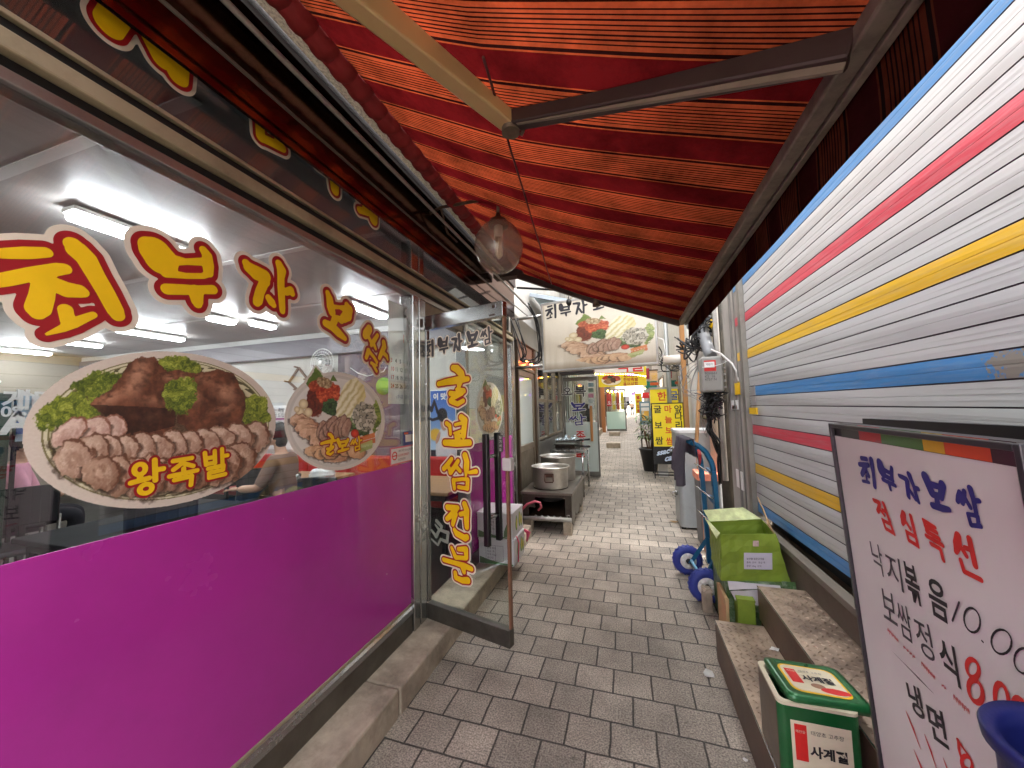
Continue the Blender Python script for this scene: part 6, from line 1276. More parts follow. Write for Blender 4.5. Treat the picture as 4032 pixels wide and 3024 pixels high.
for p, q_ in ((A_, B_), (B_, C_), (C_, D_)):
    for k in range(n): bmv.faces.new((p[k], p[(k+1) % n], q_[(k+1) % n], q_[k]))
mb.build('rim', TCRE, t)
mb = MB(); bmv = mb.bm; bmv.faces.new([bmv.verts.new((x, y, .30)) for x, y in ri]); mb.build('inside', pm('tin_inside', (34, 26, 22), .5), t)
FT = lambda x, z: (Vector((tx0+x, ty0-.0012, .223+z)), X3, Z3, -Y3)
box('front_panel', (tx0+.035, ty0-.0012, .245), (tx0+.205, ty0-.0004, .425), TCRE, t); box('red_block', (tx0+.045, ty0-.0022, .30), (tx0+.08, ty0-.0014, .415), INKR, t)
text('tin_text', '사계절', .038, (FT(.086, .10)[0]-Y3*.001, X3, Z3, -Y3), INKD, t, bold=.0015); text('tin_text', '해찬들', .0105, (Vector((tx0+.0465, ty0-.003, .39)), X3, Z3, -Y3), TCRE, t)
text('tin_text', '태양초 고추장', .016, (Vector((tx0+.09, ty0-.0025, .39)), X3, Z3, -Y3), INKG, t)
mb = MB(); mb.prism([(tx0+.165+.05*math.cos(k*.4), .262+.018*math.sin(k*.4)) for k in range(16)], 'y', ty0-.0022, ty0-.0014); mb.build('chilli_print', INKR, t)
# lid: a raised square with its own print, pushed back and right
LM = Matrix.Translation((tx0+.155, ty0+.125, .487)) @ Matrix.Rotation(.05, 4, 'Z') @ Matrix.Rotation(math.radians(-3), 4, 'X') @ Matrix.Rotation(math.radians(2), 4, 'Y')
ld = thing('lid', None, None, LM.translation); attach(ld, t)
mb = MB(); bmv = mb.bm; R1 = rb(-.125, -.113, .125, .113, .026); R2 = rb(-.108, -.097, .108, .097, .024); R3 = rb(-.100, -.089, .100, .089, .022)
vv = [[bmv.verts.new((x, y, z)) for x, y in R_] for R_, z in ((R1, -.022), (R1, .0), (R2, .006), (R3, .001))]
for p, q_ in zip(vv, vv[1:]):
    for k in range(n): f = bmv.faces.new((p[k], p[(k+1) % n], q_[(k+1) % n], q_[k])); f.smooth = True
bmv.faces.new(vv[-1]); bmv.faces.new(vv[0][::-1]); mb.xform(LM).build('cover', TG, ld)
mb = MB(); mb.prism(rb(-.092, -.080, .092, .080, .03), 'z', .0015, .0022); mb.xform(LM).build('yellow_line', YELV, ld); mb = MB(); mb.prism(rb(-.085, -.073, .085, .073, .026), 'z', .0024, .003); mb.xform(LM).build('print_panel', TCRE, ld)
mb = MB(); mb.box((-.075, -.03, .0032), (-.040, .05, .0038)); mb.xform(LM).build('red_block', INKR, ld); mb = MB(); mb.prism([(.045+.045*math.cos(k*.4), -.053+.016*math.sin(k*.4)) for k in range(16)], 'z', .0032, .0038); mb.xform(LM).build('chilli_print', INKR, ld)
mb = MB(); mb.prism([(.0+.022*math.cos(k*.4), -.035+.014*math.sin(k*.4)) for k in range(16)], 'z', .0032, .0037); mb.xform(LM).build('paste_print', pm('paste_brown', (150, 110, 84), .5), ld)
ex_, ey_, nz_ = LM.to_3x3() @ X3, LM.to_3x3() @ Y3, LM.to_3x3() @ Z3
text('lid_text', '사계절', .036, (LM @ Vector((-.034, -.012, .004)), ex_, ey_, nz_), INKD, ld, bold=.0015); text('lid_text', '태양초 고추장', .013, (LM @ Vector((-.03, .036, .004)), ex_, ey_, nz_), INKG, ld); text('lid_text', '해찬들', .0105, (LM @ Vector((-.072, .03, .004)), ex_, ey_, nz_), TCRE, ld)
# ================================================================== torn green carton and the cardboard under it
GC = pm('green_carton', (128, 150, 46), .6, 0, .14, 5, dirt=(96, 112, 44), damt=.5, dscale=7); GD_ = pm('dark_green_print', (64, 96, 46), .5, 0, .5, 9, dirt=(200, 210, 190), damt=.45, dscale=16); KR = pm('kraft', (178, 146, 106), .8, 0, .12, 8); LAB = pm('label_lilac', (196, 190, 200), .5, 0, .05, 12)
t = thing('green_carton', 'torn open lime green carton with a lilac label at the end of the steps', 'carton', (.73, 2.92, .372))
c00, c10, c01, c11 = Vector((.533, 2.74, .372)), Vector((.935, 2.82, .372)), Vector((.55, 3.10, .372)), Vector((.925, 3.14, .372)); up_ = Vector((.0, 0, .285))
def sheetq(mb, a, b, c, d, th=.004, crumple=.0045, n=8):
    nn = (b-a).cross(d-a).normalized(); g = []
    for off in (0, th):
        G = []
        for j in range(n+1):
            row = []
            for i in range(n+1):
                u, v = i/n, j/n; p = (a*(1-u)+b*u)*(1-v)+(d*(1-u)+c*u)*v; w = crumple*(math.sin(p.x*61+p.z*37)+math.sin(p.y*47-p.z*53+1)+.8*math.sin(p.x*23+p.y*71))*.5
                row.append(mb.bm.verts.new(p+nn*(off+w)))
            G.append(row)
        g.append(G)
    for k, G in enumerate(g):
        for j in range(n):
            for i in range(n): q = (G[j][i], G[j][i+1], G[j+1][i+1], G[j+1][i]); mb.bm.faces.new(q if k else q[::-1])
    A, B = g
    for e in ([(0, i) for i in range(n+1)], [(i, n) for i in range(n+1)], [(n, n-i) for i in range(n+1)], [(n-i, 0) for i in range(n+1)]):
        for (p, q), (r, t_) in zip(e, e[1:]): mb.bm.faces.new((A[p][q], A[r][t_], B[r][t_], B[p][q]))
tl, tr = c00+up_+Vector((.02, .02, 0)), c10+up_+Vector((-.055, .02, .0)); bl, br = c01+up_+Vector((0, 0, -.02)), c11+up_+Vector((-.03, 0, .01))
mb = MB(); sheetq(mb, c00, c10, tr, tl); sheetq(mb, c10, c11, br, tr); sheetq(mb, c01, c00, tl, bl); sheetq(mb, c11, c01, bl, br); sheetq(mb, c01, c11, c10, c00); mb.build('box', GC, t)
mb = MB(); sheetq(mb, bl, br, br+Vector((-.10, .05, .065)), bl+Vector((-.03, .05, .07))); sheetq(mb, tl, bl, bl+Vector((-.035, -.02, .03)), tl+Vector((-.03, .0, -.03))); mb.build('flap', pm('pale_green_flap', (196, 206, 150), .6, 0, .3, 14), t)
mb = MB(); sheetq(mb, br+Vector((.0, -.14, .0)), tr+Vector((0, 0, .0)), tr+Vector((-.03, -.0, .06)), br+Vector((-.02, -.05, .17)), .005); mb.build('torn_flap', KR, t)
dF = (c10-c00).normalized(); uF = (tl-c00).normalized(); nF = dF.cross(uF).normalized(); nF = -nF if nF.y > 0 else nF
lp = c00+dF*.135+uF*.075+nF*.009
mb = MB(); sheetq(mb, lp, lp+dF*.17, lp+dF*.17+uF*.10, lp+uF*.10, .001, .001); mb.build('label_sheet', LAB, t)
for i, l in enumerate(('농산물 표준규격품', '품목  오이   등급 특', '중량 10kg  산지')): text('label_text', l, .014, (lp+nF*.005+dF*.012+uF*(.06-i*.022), dF, uF, nF), INKD, t)
qd = c00+dF*.19+uF*.215+nF*.009; mb = MB(); sheetq(mb, qd, qd+dF*.035, qd+dF*.035+uF*.035, qd+uF*.035, .001, 0); mb.build('small_label', pm('label_pinkish', (206, 178, 170), .5, 0, .3, 40), t)
mb = MB(); m0 = c00.lerp(c11, .5)+Vector((0, -.06, .20))
mb.prism([(m0.x+x, m0.y+y) for x, y in ((-.09, -.05), (.10, -.06), (.12, .02), (.05, .05), (-.05, .04), (-.1, .01))], 'z', m0.z, m0.z+.02); mb.jitter(.005); mb.build('foam_tray', WHITE, t)
tag(box('cardboard_stack', (.562, 2.755, .0), (.935, 3.16, .371), GD_, None, .01), 'dark green printed cardboard box under the torn lime carton', 'box')
t = tag(MB().box((.541, 2.70, 0), (.560, 2.93, .28), .004).jitter(.004).build('kraft_sheet', pm('kraft_print', (196, 164, 118), .75, 0, .15, 6, dirt=(204, 106, 90), damt=.5, dscale=6)), 'kraft cardboard sheet standing against the green printed box', 'cardboard')
mb = MB(); mb.box((.60, 2.66, .0), (.695, 2.75, .29), .004); mb.box((.598, 2.655, .2905), (.697, 2.752, .305), .002); tag(mb.build('small_carton', GC), 'small lime green carton wedged between the steps and the printed box', 'carton')
mb = MB(); sheetq(mb, Vector((.57, 2.71, .33)), Vector((.86, 2.74, .36)), Vector((.86, 2.752, .369)), Vector((.57, 2.745, .369))); sheetq(mb, Vector((.60, 2.70, .27)), Vector((.80, 2.71, .25)), Vector((.86, 2.735, .358)), Vector((.575, 2.705, .325)), .003); tag(mb.build('paper_sheet', pm('grey_paper', (186, 182, 184), .7, 0, .08, 6)), 'pale grey paper sheet sagging below the torn lime carton', 'paper')
mb = MB(); sheetq(mb, Vector((.86, 2.63, .02)), Vector((.94, 2.63, .02)), Vector((.94, 2.75, .40)), Vector((.87, 2.75, .40)), .006); tag(mb.build('printed_board', GD_), 'flat printed board wedged against the plinth just beyond the steps', 'cardboard')
tag(MB().box((.47, 3.05, 0), (.535, 3.14, .16), .015).jitter(.008).build('rubble_block', CONC), 'rough concrete block beside the near hand truck wheel', 'block')
# litter
for (x, y, z, s, lab) in ((2790, 2660, 0, .05, 'torn clear wrapper on the pavers beside the lower step'), (3050, 2560, .225, .03, 'scrap of white paper on the lower step against the riser'), (2935, 2995, 0, .012, 'tiny pale crumb on the pavers near the lower step'), (2655, 2057, 0, .06, 'scrap of brown cardboard on the pavers left of the grey cabinet')):
    p = onz(x, y, z); mb = MB(); n = 7; c = mb.bm.verts.new((p.x, p.y, z+s*.35)); rg = [mb.bm.verts.new((p.x+s*random.uniform(.5, 1.1)*math.cos(k*6.283/n), p.y+s*random.uniform(.4, .9)*math.sin(k*6.283/n), z+.003+random.uniform(0, s*.3))) for k in range(n)]
    for k in range(n): mb.bm.faces.new((c, rg[k], rg[(k+1) % n]))
    bmesh.ops.solidify(mb.bm, geom=mb.bm.faces[:], thickness=.001)
    tag(mb.build('litter', PAPER if 'brown' not in lab else KR), lab, 'litter')
# ================================================================== menu board
BTL = ony(3278, 1665, 1.34); hd = ray(2553, 1563).normalized(); hd = -hd; BB = ony(3480, 3024, 1.345); ub = (BTL-BB).normalized(); hd = (hd-ub*hd.dot(ub)).normalized(); bn_ = hd.cross(ub).normalized()
bn_ = -bn_ if bn_.x > 0 else bn_
bp_ = lambda x, y: onp(x, y, BTL+bn_*.012, bn_)
def bc(x, y): p = bp_(x, y)-BTL; return p.dot(hd), p.dot(ub)
MBt = thing('menu_board', 'white handwritten lunch menu board in a dark frame beside the shutter', 'menu board', (.6, 1.1, .22))
HT = (BTL.z-.224)/ub.z; WD = bc(4012, 1752)[0]
BMx = Matrix(((hd.x, -bn_.x, ub.x, BTL.x), (hd.y, -bn_.y, ub.y, BTL.y), (hd.z, -bn_.z, ub.z, BTL.z), (0, 0, 0, 1)))
FRM = pm('board_frame', (44, 42, 46), .4, .3, .15, 9)
mb = MB(); mb.box((0, .0, -HT), (WD, .03, 0), .003); mb.xform(BMx).build('panel', FRM, MBt)
mb = MB()
for q in (((0, -.012, -HT), (.012, -.0005, 0)), ((WD-.012, -.012, -HT), (WD, -.0005, 0)), ((.0125, -.012, -.012), (WD-.0125, -.0005, 0))): mb.box(*q, .002)
mb.xform(BMx).build('frame', pm('frame_dark_metal', (70, 70, 74), .35, .6, .1, 9), MBt)
w0 = bc(3300, 1715); w1 = bc(3975, 1852)
mb = MB(); mb.box((.014, -.0045, -HT+.02), (w1[0], -.0035, w0[1]-.004)); mb.xform(BMx).build('sheet', pm('menu_white', (214, 214, 208), .5, 0, .03, 4), MBt)
hz = w0[1]
for x0, x1, c in ((0, 165, (60, 66, 62)), (165, 368, (176, 44, 52)), (368, 755, (72, 122, 60)), (755, 952, (206, 170, 30)), (952, 1385, (206, 70, 28)), (1385, 1640, (58, 26, 34))):
    a0, a1 = bc(3300+x0/2.37, 1713+x0/2.37*.2)[0], bc(3300+x1/2.37, 1713+x1/2.37*.2)[0]
    mb = MB(); mb.box((max(a0, .014), -.0045, hz-.003), (min(a1, WD-.013)-.0003, -.0036, hz+.034)); mb.xform(BMx).build('colour_block', pm('menu_block_%d%d%d' % c, c, .35, 0, .08, 9, coat=.2), MBt)
BF = (BTL-bn_*(-.005), hd, ub, bn_)
def qtext(body, z, TL, BL, BR_, m, br=False, fat=1.2):
    P = [bp_(z[0]+x/z[2], z[1]+y/z[2]) for x, y in (TL, BL, BR_)]; ex = P[2]-P[1]; ey = P[0]-P[1]; w, h = ex.length, ey.length; P[1] = P[1]-bn_*.007
    if br: brush(body, P[1], ex.normalized(), ey.normalized(), bn_, w, h, [(0, m)], MBt, name='menu_letter', fat=fat, lift=.001); return
    o = text('menu_letter', body, 1, (Vector((0, 0, 0)), X3, Y3, Z3), m, None, lift=0, bold=.022 if m == INKD else .004); vs = o.data.vertices; x0 = min(v.co.x for v in vs); x1 = max(v.co.x for v in vs); y0 = min(v.co.y for v in vs); y1 = max(v.co.y for v in vs)
    for v in vs: v.co = P[1]+ex*((v.co.x-x0)/(x1-x0))+ey*((v.co.y-y0)/(y1-y0))+bn_*.001
    attach(o, MBt)
Z1, Z2 = (3300, 1700, 2.370), (3300, 2250, 2.143)
for a in (('최', (152, 205), (185, 462), (335, 535)), ('부', (330, 255), (372, 500), (520, 590)), ('자', (512, 340), (590, 600), (765, 690)), ('보', (748, 380), (822, 710), (1020, 800)), ('쌈', (1030, 465), (1110, 850), (1340, 945))): qtext(a[0], Z1, a[1], a[2], a[3], INKB, True, 1.35)
for a in (('점', (288, 608), (385, 895), (528, 985)), ('심', (522, 712), (590, 1000), (752, 1105)), ('특', (735, 798), (830, 1130), (985, 1220)), ('선', (1010, 930), (1085, 1300), (1312, 1405))): qtext(a[0], Z1, a[1], a[2], a[3], INKR, True, 1.25)
for a in (('낙', (262, 1000), (312, 1290), (418, 1372)), ('지', (398, 1105), (440, 1400), (585, 1505)), ('볶', (560, 1192), (625, 1555), (760, 1645))): qtext(a[0], Z1, a[1], a[2], a[3], INKD if a[0] == '볶' else INKG)
for a in (('음', (708, 30), (755, 355), (910, 455)), ('보', (328, 130), (362, 385), (478, 465)), ('쌈', (452, 232), (500, 530), (615, 620)), ('정', (598, 370), (655, 680), (795, 780)), ('식', (795, 525), (850, 860), (1005, 995)), ('냉', (538, 908), (590, 1175), (710, 1268)), ('면', (705, 1090), (755, 1390), (905, 1505))): qtext(a[0], Z2, a[1], a[2], a[3], INKD if a[0] in '음식면냉' else INKG)
def eo(cx, cy, rx, ry, r, an=.35, a0=0, a1=16): return [(cx+rx*math.cos(k*math.pi/8)*math.cos(an)-ry*math.sin(k*math.pi/8)*math.sin(an), cy+rx*math.cos(k*math.pi/8)*math.sin(an)+ry*math.sin(k*math.pi/8)*math.cos(an), r) for k in range(a0, a1+1)]
def hand(st, m, name='menu_price'): letter(name, trace(st, Z2, BF, bp_), [(0, m)], BF, MBt, lift=.001)
hand([[(985, 255, 8), (928, 415, 8)], eo(1092, 408, 66, 105, 8, -.18), [(1172, 580, 8), (1188, 598, 7)], eo(1335, 590, 84, 104, 8, -.1), eo(1525, 750, 84, 108, 8, -.1)], INKD)
hand([eo(1098, 815, 50, 78, 17, -.2), eo(1122, 1005, 56, 98, 19, -.25)], INKR); hand([eo(1340, 1080, 55, 140, 19, -.15)], INKR); hand([eo(1485, 1150, 50, 90, 19, -.2)], INKR)
hand([[(975, 1420, 15), (1010, 1470, 12), (1075, 1560, 9)], [(980, 1420, 14), (985, 1500, 14), (1030, 1650, 16), (1090, 1680, 14)], eo(1050, 1620, 44, 70, 13, -.2)], INKR)
hand([[(395, 630, 4), (620, 865, 4.5), (900, 1165, 5), (1225, 1505, 6)]], INKD, 'menu_rule')
rr = random.Random(6)
for (x0, y0, x1, y1, n_, h_) in ((392, 495, 485, 600, 5, 34), (525, 640, 630, 740, 4, 26), (675, 780, 790, 910, 6, 40), (845, 960, 880, 1000, 2, 18), (940, 1060, 1080, 1200, 6, 50), (1140, 1230, 1190, 1310, 3, 50)):
    st = []
    for k in range(n_):
        u = k/n_; x = x0+(x1-x0)*u; y = y0+(y1-y0)*u
        st += [[(x, y-h_*.5, 3.2), (x+rr.uniform(-4, 8), y+h_*.3, 3)], [(x-3, y-h_*.2+rr.uniform(-5, 5), 3), (x+15, y+rr.uniform(-2, 10), 3)], [(x+8, y-h_*.4, 3), (x+14, y+h_*.4, 3)]]
    hand(st, pm('ink_pale_red', (206, 96, 96), .5, 0, .1, 14), 'menu_note')
for k, (x, y, sx) in enumerate(((545, 1175, 1), (612, 1500, 1), (700, 1370, .9), (855, 1570, .9))):
    st = []
    for j in range(8): st.append([(x+j*9*sx, y+j*20, 3.4), (x+26*sx+j*10*sx, y+70+j*26, 4.2), (x+60*sx+j*9*sx, y+150+j*24, 3.4)])
    hand(st, INKR, 'menu_scribble')
# the second panel of the folding board behind
b2 = onp(3395, 1648, (.80, 1.3, 1.4), (1, 0, 0)); t = MBt
mb = MB(); mb.prism([(b2.y, b2.z), (b2.y, .42), (.45, .42), (.45, b2.z)], 'x', .80, .825); tag(mb.build('display_board', pm('board_black', (22, 21, 24), .4, .1, .2, 6)), 'black board standing behind the white menu board', 'board')
# ================================================================== blue bin
BL_ = pm('blue_plastic', (20, 26, 84), .42, 0, .12, 6); rB = .0915; cx, cy = .536, .676
t = thing('plastic_bin', 'dark blue plastic bin at the bottom right corner in front of the menu board', 'bin', (cx, cy, .223))
mb = MB(); mb.lathe([(0, .223), (rB*.70, .223), (rB*.88, 1.030), (rB*1.0, 1.034), (rB*1.02, 1.05), (rB*.99, 1.054), (rB*.82, 1.046), (rB*.80, 1.025), (rB*.66, .24), (0, .24)], (cx, cy, 0), 48); mb.build('body', BL_, t)
# ================================================================== farther down the alley
def house(name, label, lo, hi, m): t = thing(name, label, 'building', ((lo[0]+hi[0])/2, (lo[1]+hi[1])/2, 0)); box('wall', lo, hi, m, t); return t
def win(t, side, x, y0, y1, z0, z1, fm=None):
    s = 1 if side == 'L' else -1; mb = MB()
    for a, b, c, d in ((y0, z0, y1, z0+.05), (y0, z1-.05, y1, z1), (y0, z0+.0505, y0+.05, z1-.0505), (y1-.05, z0+.0505, y1, z1-.0505)): mb.box((min(x, x+s*.05), a, b), (max(x, x+s*.05), c, d))
    w = mb.build('window', fm or ALUW, t); box('pane', (min(x+s*.004, x+s*.02), y0+.051, z0+.051), (max(x+s*.004, x+s*.02), y1-.051, z1-.051), glass('dark_pane', (.25, .28, .29), base=.12), w)
WALLW = pm('white_render', (226, 224, 218), .8, 0, .05, 3, dirt=(176, 168, 156), damt=.35); WALLP = pm('pink_tile', (186, 166, 158), .6, 0, .1, 8, dirt=(140, 120, 112), damt=.4)
WALLG = pm('grey_concrete', (158, 156, 150), .8, 0, .1, 3, dirt=(110, 104, 96), damt=.5); WALLB = pm('brown_front', (116, 92, 74), .7, 0, .2, 4); WALLC = pm('cream_front', (206, 194, 170), .7, 0, .1, 4)
h = house('alley_house', 'grey house with a wooden door frame beyond the lettered glass door on the left', (-4, 8.7, 0), (-1.30, 18.5, 13), WALLG)
MB().box((-1.30, 8.9, 0), (-1.16, 18.4, .34+.2), .01).build('plinth', CONC, h); win(h, 'L', -1.30, 9.4, 11.0, 1.1, 2.2); win(h, 'L', -1.30, 9.5, 11, 3.2, 4.4); win(h, 'L', -1.30, 14, 16, 3.2, 4.4)
h = house('alley_house', 'brown fronted restaurant house far down on the left', (-5, 19.2, 0), (-1.25, 31, 13), WALLB); win(h, 'L', -1.25, 20, 23, .9, 2.3, WB); win(h, 'L', -1.25, 24, 27, .9, 2.3, WB); win(h, 'L', -1.25, 20, 24, 3.4, 4.8)
h = house('alley_house', 'cream house at the far left end of the alley', (-5, 31.2, 0), (-.9, 60, 9), WALLC); win(h, 'L', -.9, 33, 36, 1.2, 2.5); win(h, 'L', -.9, 40, 44, 1.2, 2.5); win(h, 'L', -.9, 34, 38, 4, 5.5)
h = house('alley_house', 'pink tiled house front behind the meter box on the right', (1.12, 4.75, 0), (4, 7.3, 13), WALLP); win(h, 'R', 1.12, 5.6, 6.8, 1.3, 2.4); MB().box((1.02, 4.75, 0), (1.119, 5.0, 4.2), .01).build('pilaster', pm('mauve_tile', (176, 150, 144), .5, 0, .1, 8), h)
h = house('alley_house', 'bright white house on the right behind the yellow menu stand', (1.30, 7.6, 0), (5, 20, 12), WALLW); win(h, 'R', 1.30, 10, 12, 1.6, 2.6); win(h, 'R', 1.30, 14, 16, 1.6, 2.6)
h = house('alley_house', 'pale grey house farther down on the right', (1.6, 20.3, 0), (6, 38, 12), WALLG); win(h, 'R', 1.6, 22, 26, 1.2, 2.6)
h = house('alley_house', 'white house at the far right end of the alley', (2.6, 38.5, 0), (7, 66, 9), WALLW); win(h, 'R', 2.6, 42, 46, 1.6, 3)
h = house('alley_house', 'pale building closing the far end of the alley', (-10, 80, 0), (14, 84, 7), WALLW); mb = MB()
for k in range(6): mb.box((-8+k*3.4, 79.9, 1.8), (-6.2+k*3.4, 79.99, 3.6))
mb.build('window', glass('dark_pane', (.25, .28, .29)), h)
# drain pipe, door step blocks
dirtpole('drain_pipe', -1.02, 13.4, .05, gz(13.4)+.02, 4, pm('white_pipe', (216, 212, 200), .5, 0, .08, 5, dirt=(170, 120, 80), damt=.5), 'white rust-streaked drain pipe on the grey house beside the yellow sign', 'pipe')
for (x, y, l) in ((2415, 1760, 'dark concrete step block nearest, by the white drain pipe'), (2420, 1722, 'dark concrete step block farther, under the mint glass door')):
    p = onz(x, y, .22); z0 = gz(p.y); MB; o = MB().box((p.x-.22, p.y, z0), (p.x+.22, p.y+.4, z0+.16), .01).build('step_block', CONC); tag(o, l, 'step')
# wooden post, mint door far
pw2 = ony(2382, 1600, 17.6); t = thing('glass_door', 'pale mint frosted glass door standing open far down on the left', 'door', (pw2.x, 18.8, gz(18.8)))
a, b = ony(2391, 1693, 18.8), ony(2457, 1531, 18.8); zz = gz(18.8)
mid = a.z+(b.z-a.z)*.45
box('frosted_pane', (a.x, 18.79, zz+.12), (b.x, 18.81, mid), glass('mint_frost', (.66, .82, .74), frost=.9, base=.05), t); box('clear_pane', (a.x, 18.79, mid+.001), (b.x, 18.81, b.z-.08), DOORGL, t)
mb = MB(); mb.box((a.x, 18.78, zz+.02), (b.x, 18.82, zz+.119)); mb.box((a.x, 18.78, b.z-.079), (b.x, 18.82, b.z)); mb.box((b.x+.0005, 18.78, zz+.02), (b.x+.05, 18.82, b.z)); mb.build('frame', STEELD, t)
c1 = ony(2440, 1560, 18.8)
for k in range(4): brush('오', Vector((a.x+.05+k*.26, 18.785, c1.z-.42)), X3, Z3, -Y3, .2, .2, [(0, WHITE)], t)
for k, c in enumerate(((232, 210, 60), (188, 70, 50), (236, 214, 60))): box('menu_strip', (a.x+.3+k*.2, 18.84, mid+.1), (a.x+.44+k*.2, 18.86, b.z-.15), pm('strip_%s' % 'abc'[k], c, .5), t)
tag(MB().box((a.x-.22, 18.3, gz(18.3)), (a.x-.04, 18.5, b.z+.2), .01).build('wood_post', pm('orange_timber', (166, 108, 62), .5, 0, .15, 5, stretch=(1, 1, .2))), 'orange timber post left of the mint glass door', 'post')
# hanging signs
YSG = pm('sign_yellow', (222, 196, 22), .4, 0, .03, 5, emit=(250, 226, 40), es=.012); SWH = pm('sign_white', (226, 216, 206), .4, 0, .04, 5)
a, b = ony(2358, 1524, 12), ony(2543, 1440, 12)
t = thing('hanging_sign', 'yellow hanging sign with a food picture and red lettering farther down the alley', 'sign', ((a.x+b.x)/2, 12, a.z))
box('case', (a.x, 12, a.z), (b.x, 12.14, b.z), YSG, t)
c0, c1 = ony(2368, 1520, 12), ony(2446, 1472, 12)
def dish(P, a_, b_):
    u, v = a_/(c1.x-c0.x), b_/(c1.z-c0.z); rgb = np.zeros(u.shape+(3,)); rgb[:] = (246, 238, 216); n = fbm(u*9, v*9, 71, 4)
    for cx, cy, rx, ry, c in ((.2, .75, .16, .22, (196, 60, 40)), (.5, .8, .18, .2, (60, 66, 60)), (.75, .6, .2, .26, (206, 90, 76)), (.4, .4, .26, .24, (176, 132, 84)), (.6, .45, .14, .2, (90, 54, 40))): shade(rgb, soft(ell(u, v, cx, cy, rx, ry)+(n-.5)*.6, .1), lerp([k*.6 for k in c], [min(255, k*1.25) for k in c], n))
    return rgb, np.hypot((u-.5)/.5, (v-.5)/.5) < 1
painted('dish_picture', (c0.x, 11.996, c0.z), (1, 0, 0), (0, 0, 1), c1.x-c0.x, c1.z-c0.z, 50, 36, dish, PRINT, t)
for i, l in enumerate(('홍어삼합', '한방족발', '굴보쌈정')):
    p = ony(2454, 1518-i*17, 11.995); text('sign_text', l, .118, (p, X3, Z3, -Y3), pm('sign_brown_red', (176, 58, 30), .5), t, bold=.003, space=1.05)
a, b = ony(2300, 1474, 11.2), ony(2532, 1405, 11.2)
t = thing('hanging_sign', 'grey white hanging sign with big red lettering just in front of the yellow sign', 'sign', ((a.x+b.x)/2, 11.2, a.z)); box('case', (a.x, 11.2, a.z), (b.x, 11.32, b.z), SWH, t)
p = ony(2428, 1462, 11.195); text('sign_text', '족발', .42, (p, X3, Z3, -Y3), INKR, t, bold=.008)
# string of coloured lights
t = thing('string_lights', 'string of small coloured lights under the far signs', 'lights', (0, 9.5, 2.3)); n = 26
A0, A1 = ony(2290, 1462, 9.6), ony(2545, 1482, 10.4)
MB().tube([A0.lerp(A1, k/10)+Vector((0, 0, -.03*math.sin(k*.63))) for k in range(11)], .008, 6).build('wire', CAB, t)
LC = [emis('bulb_%s' % n_, c, 5) for n_, c in (('green', (70, 255, 110)), ('yellow', (255, 226, 90)), ('red', (255, 70, 40)), ('amber', (255, 200, 80)), ('violet', (190, 110, 255)), ('gold', (255, 220, 110)))]
for k in range(n):
    p = A0.lerp(A1, (k+.5)/n); MB().sphere((p.x, p.y-.01, p.z-.03*math.sin(k*.24)-.012), .014, 8).build('bulb', LC[(k*len(LC))//n], t)
t = thing('string_lights', 'faint amber string lights over the far mint door', 'lights', (-.4, 17.5, 3))
B0, B1 = ony(2385, 1540, 17.5), ony(2545, 1530, 22); MB().tube([B0, B0.lerp(B1, .5)-Vector((0, 0, .1)), B1], .01, 6).build('wire', CAB, t)
for k in range(12): p = B0.lerp(B1, (k+.5)/12); MB().sphere(p-Vector((0, 0, .1*math.sin(k*.28))), .035, 8).build('bulb', LC[(3, 5, 4, 5)[k % 4]], t)
# glowing beads added for the orange reflections over the neighbour door
t = thing('string_lights', 'short string of orange beads added for the reflections over the aluminium door', 'lights', (-1.3, 5.3, 2.3))
for k in range(7): MB().sphere((-1.30, 4.9+k*.1, 2.16+.02*math.sin(k*2)), .010, 8).build('bulb', LC[2 if k % 3 else 3], t)
MB().tube([(-1.31, 4.8, 2.17), (-1.305, 5.2, 2.165), (-1.31, 5.6, 2.17)], .004, 5).build('wire', CAB, t)
# yellow A-board
ya = ony(2573, 1889, 8.1); t = thing('menu_stand', 'yellow folding menu stand with black and red columns of lettering, black foot panel below', 'menu stand', (.8, 8.1, gz(8.1)))
X0, X1 = .478, 1.10; zt_, zm, zl = ony(2570, 1587, 8.1).z, ony(2573, 1758, 8.1).z, ony(2573, 1827, 8.1).z; z0 = gz(8.1)
lean = lambda z: 8.1+(z-z0)*.06
SMM = Matrix.Translation((0, 8.1, z0)) @ Matrix.Rotation(-.06, 4, 'X')
Q = lambda z: z-z0
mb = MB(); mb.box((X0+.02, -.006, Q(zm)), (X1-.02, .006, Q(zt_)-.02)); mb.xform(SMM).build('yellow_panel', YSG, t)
mb = MB(); mb.box((X0+.02, -.006, Q(zl)), (X1-.02, .006, Q(zm)-.002)); mb.xform(SMM).build('black_panel', BLACK, t)
mb = MB()
for q in ((X0, X0+.0195), (X1-.0195, X1)): mb.box((q[0], -.014, 0), (q[1], .014, Q(zt_)), .002)
mb.box((X0+.02, -.014, Q(zt_)-.0195), (X1-.02, .014, Q(zt_))); mb.box((X0+.02, -.012, .06), (X1-.02, .012, .085)); mb.box((X0+.02, -.012, .12), (X1-.02, .012, .14)); mb.xform(SMM).build('frame', pm('black_frame', (36, 34, 36), .4, .4, .15, 7), t)
mb = MB()
for q in ((X0, X0+.0195), (X1-.0195, X1)): mb.bar((q[0]+.01, 8.14, Q(zt_)+z0-.05), (q[0]+.01, 8.62, z0), .02, .02)
mb.build('rear_leg', pm('black_frame', (36, 34, 36)), t)
